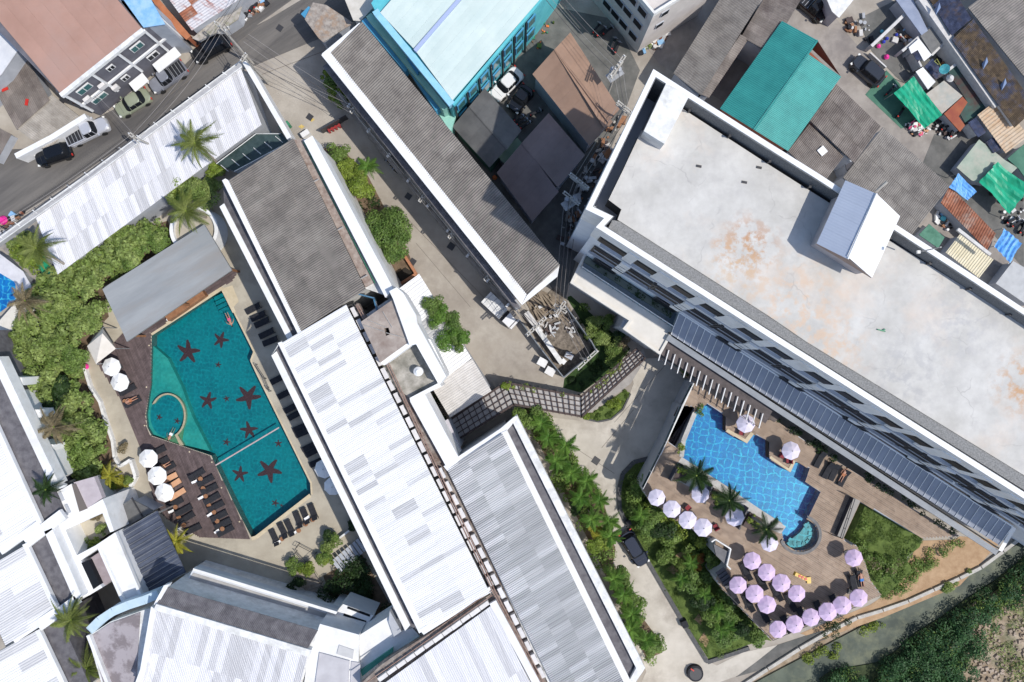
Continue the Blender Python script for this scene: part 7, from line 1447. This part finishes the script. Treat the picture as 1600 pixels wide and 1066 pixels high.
for i, (x, y, r) in enumerate(((510, 112, .6), (515, 128, .7), (523, 146, .9), (531, 158, .7))): tree(x, y, 1.6, r, f'climbing green bush at the wall foot of the long grey building, {ordn(i)} from the top', F_MID if i % 2 else F_LIME, 'shrub', n=800, cat='shrub')
for i, (x, y, r, m) in enumerate(((520, 845, .75, F_MID), (512, 855, .8, F_OLIVE), (508, 868, .9, F_MID), (505, 875, .6, F_LIME), (480, 890, .9, F_LIME), (460, 888, .9, F_MID), (462, 912, .8, F_DARK), (455, 925, .7, F_DARK), (512, 838, .7, F_DARK), (550, 822, .6, F_DARK))): tree(x, y, 1.3, r, f'shrub in the planted beds round the stairwell, {ordn(i)} from the top', m, 'shrub', n=900, cat='shrub', leaf=.22)
for i, (x, y, r, m) in enumerate(((132, 856, .8, F_MID), (147, 847, .6, F_LIME), (157, 826, .6, F_OLIVE), (150, 806, .5, F_DRY), (199, 752, .6, F_OLIVE), (188, 752, .7, F_YEL), (160, 740, .8, F_YEL), (172, 758, .7, F_LIME), (190, 700, .5, F_DRY))): tree(x, y, 4.6 if y > 800 else 1.0, r, f'small garden shrub near the stepped white building, {ordn(i)} listed from below', m, 'shrub', n=700, cat='shrub', leaf=.2, zb=4.0 if y > 800 else 0)
# big masses
HED = [(128, 398), (172, 372), (262, 345), (270, 372), (240, 400), (162, 448), (170, 495), (150, 515), (136, 545), (132, 575), (142, 608), (158, 632), (165, 660), (176, 695), (178, 720), (150, 742), (110, 748), (92, 735), (66, 680), (48, 625), (32, 590), (26, 545), (50, 505), (68, 450), (100, 425)]
patch('hedge_soil', HED, SOIL, .03)
planting('hedge_mass', HED, 1.0, F_OLIVE, 'dense mass of olive green shrubs filling the bed left of the teal pool', 'shrubs', dens=190, rr=(.4, 1.1), hh=(1.6, 3.2), leaf=.40, md=1.5)
planting('hedge_undergrowth', HED, .2, F_MID, 'mid green undergrowth showing between the olive shrubs', 'undergrowth', dens=60, rr=(.5, 1.2), hh=(.9, 3.2), leaf=.28, md=.6)
for i, (x, y, r, m) in enumerate(((200, 400, 1.5, F_MID), (240, 378, 1.4, F_MID), (110, 560, 1.4, F_MID), (95, 610, 1.1, F_DARK), (120, 715, 1.4, F_MID), (75, 640, 1.1, F_DARK), (135, 500, 1.5, F_OLIVE), (180, 372, 1.2, F_OLIVE))): tree(x, y, 3.6, r, f'rounded tree standing out of the hedge mass, {ordn(i)} listed from the bar roof', m, n=2300)
BED = [(812, 640), (830, 636), (858, 652), (872, 690), (905, 735), (940, 770), (962, 860), (958, 880), (985, 925), (1000, 960), (1030, 1000), (1035, 1020), (1010, 1030), (905, 815), (840, 690)]
patch('palm_bed_soil', BED, SOIL, .03); planting('palm_bed', BED, .1, F_MID, 'dense green planting under the clump palms beside the striped roof', 'shrubs', dens=110, rr=(.5, 1.1), hh=(.5, 2.2), leaf=.3, md=.9)
for i, (x, y, r, m) in enumerate(((815, 650, 1.2, F_MID), (838, 655, 1.2, F_TREE), (900, 790, 1.0, F_DARK), (985, 945, 1.1, F_MID), (1000, 1000, 1.4, F_TREE), (1015, 1015, 1.0, F_TREE), (970, 905, 1.1, F_MID), (940, 850, 1.0, F_LIME), (930, 830, .8, F_YEL))): tree(x, y, 3.0, r, f'leafy shrub tree in the palm bed, {ordn(i)} listed from the top', m, n=1500, cat='tree')
GARD = [(1028, 714), (990, 724), (975, 742), (971, 765), (971, 795), (988, 830), (1043, 925), (1078, 985), (1107, 1030), (1168, 1008), (1198, 1000), (1206, 1002), (1127, 920), (1118, 903), (1136, 886), (1115, 866), (1112, 846), (1060, 818), (1010, 780), (1003, 765)]
patch('garden_lawn', GARD, LAWN, .03)
planting('garden_grass', GARD, .04, F_GRASS, 'grass of the garden lawn below the terrace', 'grass', dens=90, rr=(.3, .6), hh=(.02, .06), leaf=.12, md=2)
for i, (x, y, w_, a_) in enumerate(((1068, 868, 14, 8), (1050, 890, 10, 8), (1100, 1000, 8, 12), (1092, 968, 7, 9))): patch('bare_earth', [(x-w_, y), (x, y-a_), (x+w_, y+2), (x+3, y+a_)], mat('bare_earth', (.24, .16, .09), (.34, .24, .14), 1.5, .95) if i == 0 else bpy.data.materials['bare_earth'], .06+.004*i)
planting('garden_hedge', [(985, 742), (1003, 768), (1060, 818), (1112, 850), (1136, 886), (1112, 900), (1090, 880), (1060, 850), (1030, 842), (1005, 838), (988, 815), (975, 780), (975, 755)], .1, F_MID, 'mid green hedge planting along the terrace side of the garden', 'shrubs', dens=130, rr=(.5, 1.0), hh=(.6, 2.2), leaf=.27, md=.9)
planting('garden_hedge_rim', [(1000, 770), (1010, 775), (1060, 815), (1112, 848), (1112, 858), (1060, 830), (1008, 790)], 1.2, F_LIME, 'lime hedge rim under the first row of pale parasols', 'hedge', dens=160, rr=(.4, .7), hh=(.5, 1.5), leaf=.24, md=2)
planting('garden_shrubs', [(1085, 890), (1115, 900), (1135, 930), (1200, 1000), (1170, 1003), (1145, 990), (1118, 965), (1095, 930), (1080, 905)], .1, F_TREE, 'loose light green shrubs between the lawn and the lower terrace', 'shrubs', dens=120, rr=(.5, 1.0), hh=(.5, 2.0), leaf=.3, md=.8)
for i, (x, y) in enumerate(((1095, 872), (1080, 870), (1090, 885))): tree(x, y, 1.2, .6, f'red and yellow leaved shrub on the garden lawn, {ordn(i)}', F_RED if i != 1 else F_YEL, 'shrub', n=500, cat='shrub')
for i, (x, y, r) in enumerate(((1024, 800, 1.0), (1010, 820, 1.1), (1035, 828, 1.1), (1120, 880, 1.0), (1075, 915, 1.2), (1100, 940, 1.1), (1110, 965, 1.1), (1140, 960, 1.0), (1160, 985, .9), (1185, 995, .9), (1130, 1000, 1.0))): tree(x, y, 2.6, r, f'leafy shrub in the lower garden, {ordn(i)} listed from the top', [F_MID, F_TREE, F_DARK][i % 3], 'shrub', n=1300, cat='shrub')
LN = [(1352, 790), (1374, 802), (1442, 841), (1437, 855), (1415, 872), (1425, 890), (1380, 935), (1362, 910), (1353, 882), (1326, 850)]
mb = MB(); mb.prism(PX(LN, 3.2), 0, 3.2, bottom=False); struct('raised_lawn', mb, LAWN)
planting('raised_lawn_grass', LN, 3.2, F_GRASS, 'bright grass of the raised lawn beside the spa terrace', 'grass', dens=150, rr=(.3, .6), hh=(.02, .06), leaf=.12, md=2)
planting('lawn_border', [(1334, 846), (1352, 786), (1362, 792), (1350, 830), (1345, 850), (1370, 868), (1400, 870), (1425, 860), (1428, 880), (1385, 925), (1365, 908), (1355, 882)], 3.2, F_MID, 'mixed shrubs bordering the raised lawn', 'shrubs', dens=110, rr=(.35, .8), hh=(.3, 1.0), leaf=.24, md=1.3)
planting('lawn_border_dry', [(1334, 846), (1350, 800), (1356, 806), (1342, 850), (1385, 880), (1420, 868), (1400, 900), (1365, 890)], 3.2, F_DRY, 'dry reddish plants mixed in the raised lawn border', 'plants', dens=26, rr=(.3, .6), hh=(.3, 1.0), leaf=.22, md=1)
planting('sand_path_bushes', [(1428, 872), (1500, 842), (1508, 850), (1450, 885), (1390, 935), (1380, 930)], .1, F_MID, 'line of low bushes along the sandy path', 'bushes', dens=190, rr=(.4, .8), hh=(.3, .9), leaf=.22, md=2)
planting('canal_wall_bushes', [(1460, 918), (1530, 880), (1560, 862), (1555, 872), (1510, 905), (1470, 930)], .1, F_OLIVE, 'straggling bushes along the canal wall', 'bushes', dens=120, rr=(.3, .6), hh=(.2, .6), leaf=.22, md=1)
planting('canal_edge_hedge', [(1275, 985), (1345, 950), (1352, 958), (1290, 992)], .6, F_DARK, 'dark hedge between the lilac parasols and the canal wall', 'hedge', dens=110, rr=(.4, .7), hh=(.4, 1.4), leaf=.22, md=1.2)
for i, q in enumerate(([(1255, 1030), (1310, 1000), (1320, 1015), (1300, 1030), (1262, 1035)], [(1338, 980), (1380, 965), (1382, 975), (1350, 992)])): planting('canal_weeds', q, -1.3, F_LIME, ['bright weeds in the canal at the bottom of the wall, left clump', 'bright weeds in the canal at the foot of the wall, right clump'][i], 'weeds', dens=120, rr=(.35, .7), hh=(.3, .8), leaf=.24, md=1.2, kind=None)
def clutter(lab, pts, n_, smin=.08, smax=.35, cols=None):
    poly = PX(pts, .1); xs, ys = sample_poly(poly, n_); mb = MB(); ms = cols or [DARKW, trimw, STEEL, BLUET, trimw, TOWEL, WOOD, RUST, TANSH, BLACKF, BLACKF]
    for x, y in zip(xs, ys):
        k = random.randrange(len(ms)); s_ = random.uniform(smin, smax)
        if random.random() < .3: mb.cyl((x, y), s_*.6, .03, .03+s_*1.6, 8, mi=k)
        else: mb.box((x, y, .04+s_*.5), s_, s_*random.uniform(.25, 1), s_*.5, random.uniform(0, 3), mi=k)
    o = solo('yard_clutter', mb, ms, lab, 'clutter', kind='stuff'); return o
clutter('household clutter strewn in the yard behind the pink buckets', [(1390, 60), (1425, 25), (1440, 60), (1410, 80)], 40)
clutter('scrap and boxes in the yard left of the white ball post wall', [(1310, 35), (1345, 20), (1368, 50), (1355, 72), (1330, 60)], 26, .08, .4, [DARKW, trimw, STEEL, BLACKF, WOOD])
clutter('furniture and pots in the dark yard under the satellite dish', [(1462, 90), (1482, 66), (1505, 90), (1478, 108)], 36)
clutter('washing and bags heaped below the first green tarpaulin', [(1415, 195), (1430, 188), (1452, 203), (1445, 215), (1425, 212)], 60, .08, .3, [TOWEL, PEACH, PINKC, trimw, BLACKF])
clutter('workshop tools and frames under the orange awning', [(1455, 200), (1475, 180), (1500, 208), (1485, 222)], 60, .08, .3, [STEEL, BLACKF, trimw, DARKW])
clutter('scrap lying in the dark lane at the right edge', [(1545, 300), (1600, 300), (1600, 370), (1570, 352)], 45, .08, .35, [DARKW, STEEL, BLACKF, trimw])
clutter('junk in the dark pit beside the rusted shed', [(1452, 335), (1475, 330), (1492, 352), (1480, 365)], 25)
clutter('pots and junk below the corner of the apartment block', [(1000, 84), (1030, 45), (1060, 8), (1078, 10), (1030, 75)], 90, .08, .4)
clutter('poles pipes and timber dumped along the lane beside the tall block', [(915, 260), (965, 180), (985, 190), (945, 270), (920, 330), (885, 400), (870, 380)], 90, .1, .55, [GALV, POLE, STEEL, WOOD, DARKW])
clutter('scooters boxes and goods on the top left street corner', [(370, 20), (400, -5), (425, 5), (385, 30)], 50)
clutter('rubbish between the brown sheds and the shophouse', [(60, 90), (100, 150), (120, 165), (80, 130)], 40)
clutter('stall goods beside the pink umbrella at the left edge', [(0, 355), (20, 335), (40, 328), (30, 345), (5, 375)], 35)
clutter('plant pots and boxes in the yard between the roofs', [(845, 20), (870, 30), (860, 60), (835, 80), (825, 60)], 24, .1, .3, [GREENP, WOOD, ORP, F_MID])
clutter('loose chairs cushions and bottles around the spa railing', [(1300, 795), (1315, 800), (1308, 835), (1296, 830)], 0+8) if False else None
BK = [(1640, 850), (1600, 872), (1550, 912), (1510, 936), (1470, 965), (1430, 990), (1400, 1018), (1370, 1036), (1300, 1048), (1280, 1062), (1300, 1110), (1480, 1110), (1512, 1050), (1522, 1000), (1552, 960), (1590, 935), (1650, 905)]
mb = MB(); mb.prism(PX(BK, -1.15), -1.6, -1.15); struct('bank_ground', mb, mat('dark_bank_soil', (.03, .045, .02), (.07, .09, .04), 1.5, .95))
planting('bank_vegetation', BK, -1.2, F_BANK, 'thick dark green vegetation on the far canal bank', 'vegetation', dens=210, rr=(.5, 1.3), hh=(.8, 2.6), leaf=.26, md=1.3)
planting('bank_undergrowth', BK, -1.3, F_MID, 'mid green weeds among the far bank vegetation', 'weeds', dens=35, rr=(.6, 1.3), hh=(.8, 2.4), leaf=.26, md=.5)
planting('bank_scrub', [(1520, 1010), (1550, 965), (1600, 940), (1680, 950), (1700, 1100), (1500, 1100), (1530, 1050)], -.6, F_OLIVE, 'sparse scrub on the rubble of the far bank', 'scrub', dens=28, rr=(.4, 1.0), hh=(.1, .5), leaf=.2, md=.4)
C = MB(); random.seed(5)
for i in range(620):
    p = W(random.uniform(1515, 1660), random.uniform(940, 1100), -.6); s = random.uniform(.08, .3); C.box((p.x, p.y, -.55+s*.2), s, s*random.uniform(.4, 1), s*.4, random.uniform(0, 3), taper=.7)
o = bpy.data.objects.new('rubble', C.mesh('rubble', mat('rubble_stone', (.24, .185, .13), (.38, .31, .25), 1, .95, isl=.3))); link(o); tags(o, 'rubble and broken stones scattered on the far bank', 'rubble', kind='stuff')
LW = [(912, 655), (950, 628), (975, 610), (985, 614), (972, 640), (953, 654), (935, 658)]
patch('crescent_lawn', LW, LAWN, .04); planting('crescent_grass', LW, .04, F_GRASS, 'grass of the crescent lawn under the pergola', 'grass', dens=260, rr=(.2, .4), hh=(.02, .05), leaf=.11, md=2)
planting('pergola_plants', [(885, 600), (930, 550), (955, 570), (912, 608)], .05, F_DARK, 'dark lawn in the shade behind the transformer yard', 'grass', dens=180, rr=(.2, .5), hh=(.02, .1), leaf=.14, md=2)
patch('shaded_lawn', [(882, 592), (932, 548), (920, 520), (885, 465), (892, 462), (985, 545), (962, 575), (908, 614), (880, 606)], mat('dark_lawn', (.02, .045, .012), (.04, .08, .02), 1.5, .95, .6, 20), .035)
planting('lobby_hedge', [(884, 462), (892, 460), (925, 490), (952, 520), (945, 528), (915, 500)], .1, F_MID, 'row of low green bushes under the lobby roof edge', 'hedge', dens=150, rr=(.35, .6), hh=(.4, .9), leaf=.22, md=2)
planting('yard_side_strip', [(885, 478), (893, 478), (925, 535), (935, 548), (926, 552)], .1, F_DARK, 'dark green strip along the transformer yard wall', 'plants', dens=130, rr=(.3, .5), hh=(.2, .6), leaf=.2, md=2)
for i, (x, y, r, m) in enumerate(((927, 510, .95, F_OLIVE), (940, 523, .9, F_OLIVE), (965, 545, 1.0, F_OLIVE), (958, 558, 1.0, F_MID), (975, 538, .8, F_DRY), (952, 500, .8, F_MID), (970, 520, .7, F_DARK))): tree(x, y, 1.8, r, f'olive shrub between the lobby roof and the pergola, {ordn(i)}', m, 'shrub', n=1200, cat='shrub', leaf=.2)
planting('pergola_climber', [(790, 596), (905, 618), (960, 574), (985, 545), (990, 550), (965, 582), (910, 625), (850, 612), (795, 604)], 2.9, F_LIME, 'lime climbing plants along the upper edge of the pergola', 'climbers', dens=60, rr=(.2, .4), hh=(.1, .3), leaf=.2, md=2.2)
planting('awning_planting', [(1210, 655), (1222, 650), (1275, 690), (1425, 786), (1500, 832), (1498, 838), (1420, 792), (1270, 698)], ZP, F_DARK, 'dark planting strip between the terrace and the ribbed awning', 'hedge', dens=110, rr=(.25, .5), hh=(.3, .7), leaf=.22, md=2)
planting('awning_planting_left', [(1032, 556), (1040, 553), (1095, 592), (1088, 600)], .1, F_MID, 'green hedge strip at the end of the driveway under the white pergola', 'hedge', dens=150, rr=(.3, .5), hh=(.4, .9), leaf=.2, md=2)
planting('courtyard_plants', [(505, 900), (565, 865), (612, 950), (600, 968), (560, 958), (520, 945), (503, 930)], .1, F_DARK, 'dark green plants filling the shaded courtyard', 'plants', dens=130, rr=(.6, 1.2), hh=(.6, 2.0), leaf=.26, md=.8)
planting('light_well_plants', [(668, 620), (682, 610), (700, 655), (686, 665)], .1, F_DARK, 'dark plants in the light well beside the grey awning', 'plants', dens=130, rr=(.5, .8), hh=(1.0, 3.0), leaf=.24, md=1.2)
planting('grey_wing_bed', [(520, 235), (545, 240), (640, 400), (612, 440), (590, 410), (560, 330)], .05, F_DARK, 'dark undergrowth in the bed beside the grey wing', 'undergrowth', dens=40, rr=(.3, .7), hh=(.1, .5), leaf=.22, md=1)
patch('grey_wing_soil', [(505, 232), (530, 228), (575, 275), (640, 400), (650, 428), (614, 448), (590, 410), (555, 330)], SOIL, .025)
planting('pool_corner_plants', [(1085, 634), (1100, 632), (1104, 645), (1090, 650)], ZP, F_TREE, 'leafy potted plants at the upper left pool corner', 'plants', dens=130, rr=(.2, .4), hh=(.2, .6), leaf=.24, md=4, kind=None)
planting('pool_corner_plants', [(1058, 692), (1068, 692), (1070, 708), (1060, 712)], ZP, F_LIME, 'lime potted plants at the lower left pool corner', 'plants', dens=130, rr=(.2, .35), hh=(.2, .5), leaf=.22, md=4, kind=None)
planting('apartment_plants', [(1000, 85), (1022, 70), (1050, 30), (1085, 0), (1075, 0), (1020, 60)], .1, F_OLIVE, 'straggling plants and pots below the apartment block corner', 'plants', dens=45, rr=(.3, .6), hh=(.3, .9), leaf=.22, md=1)
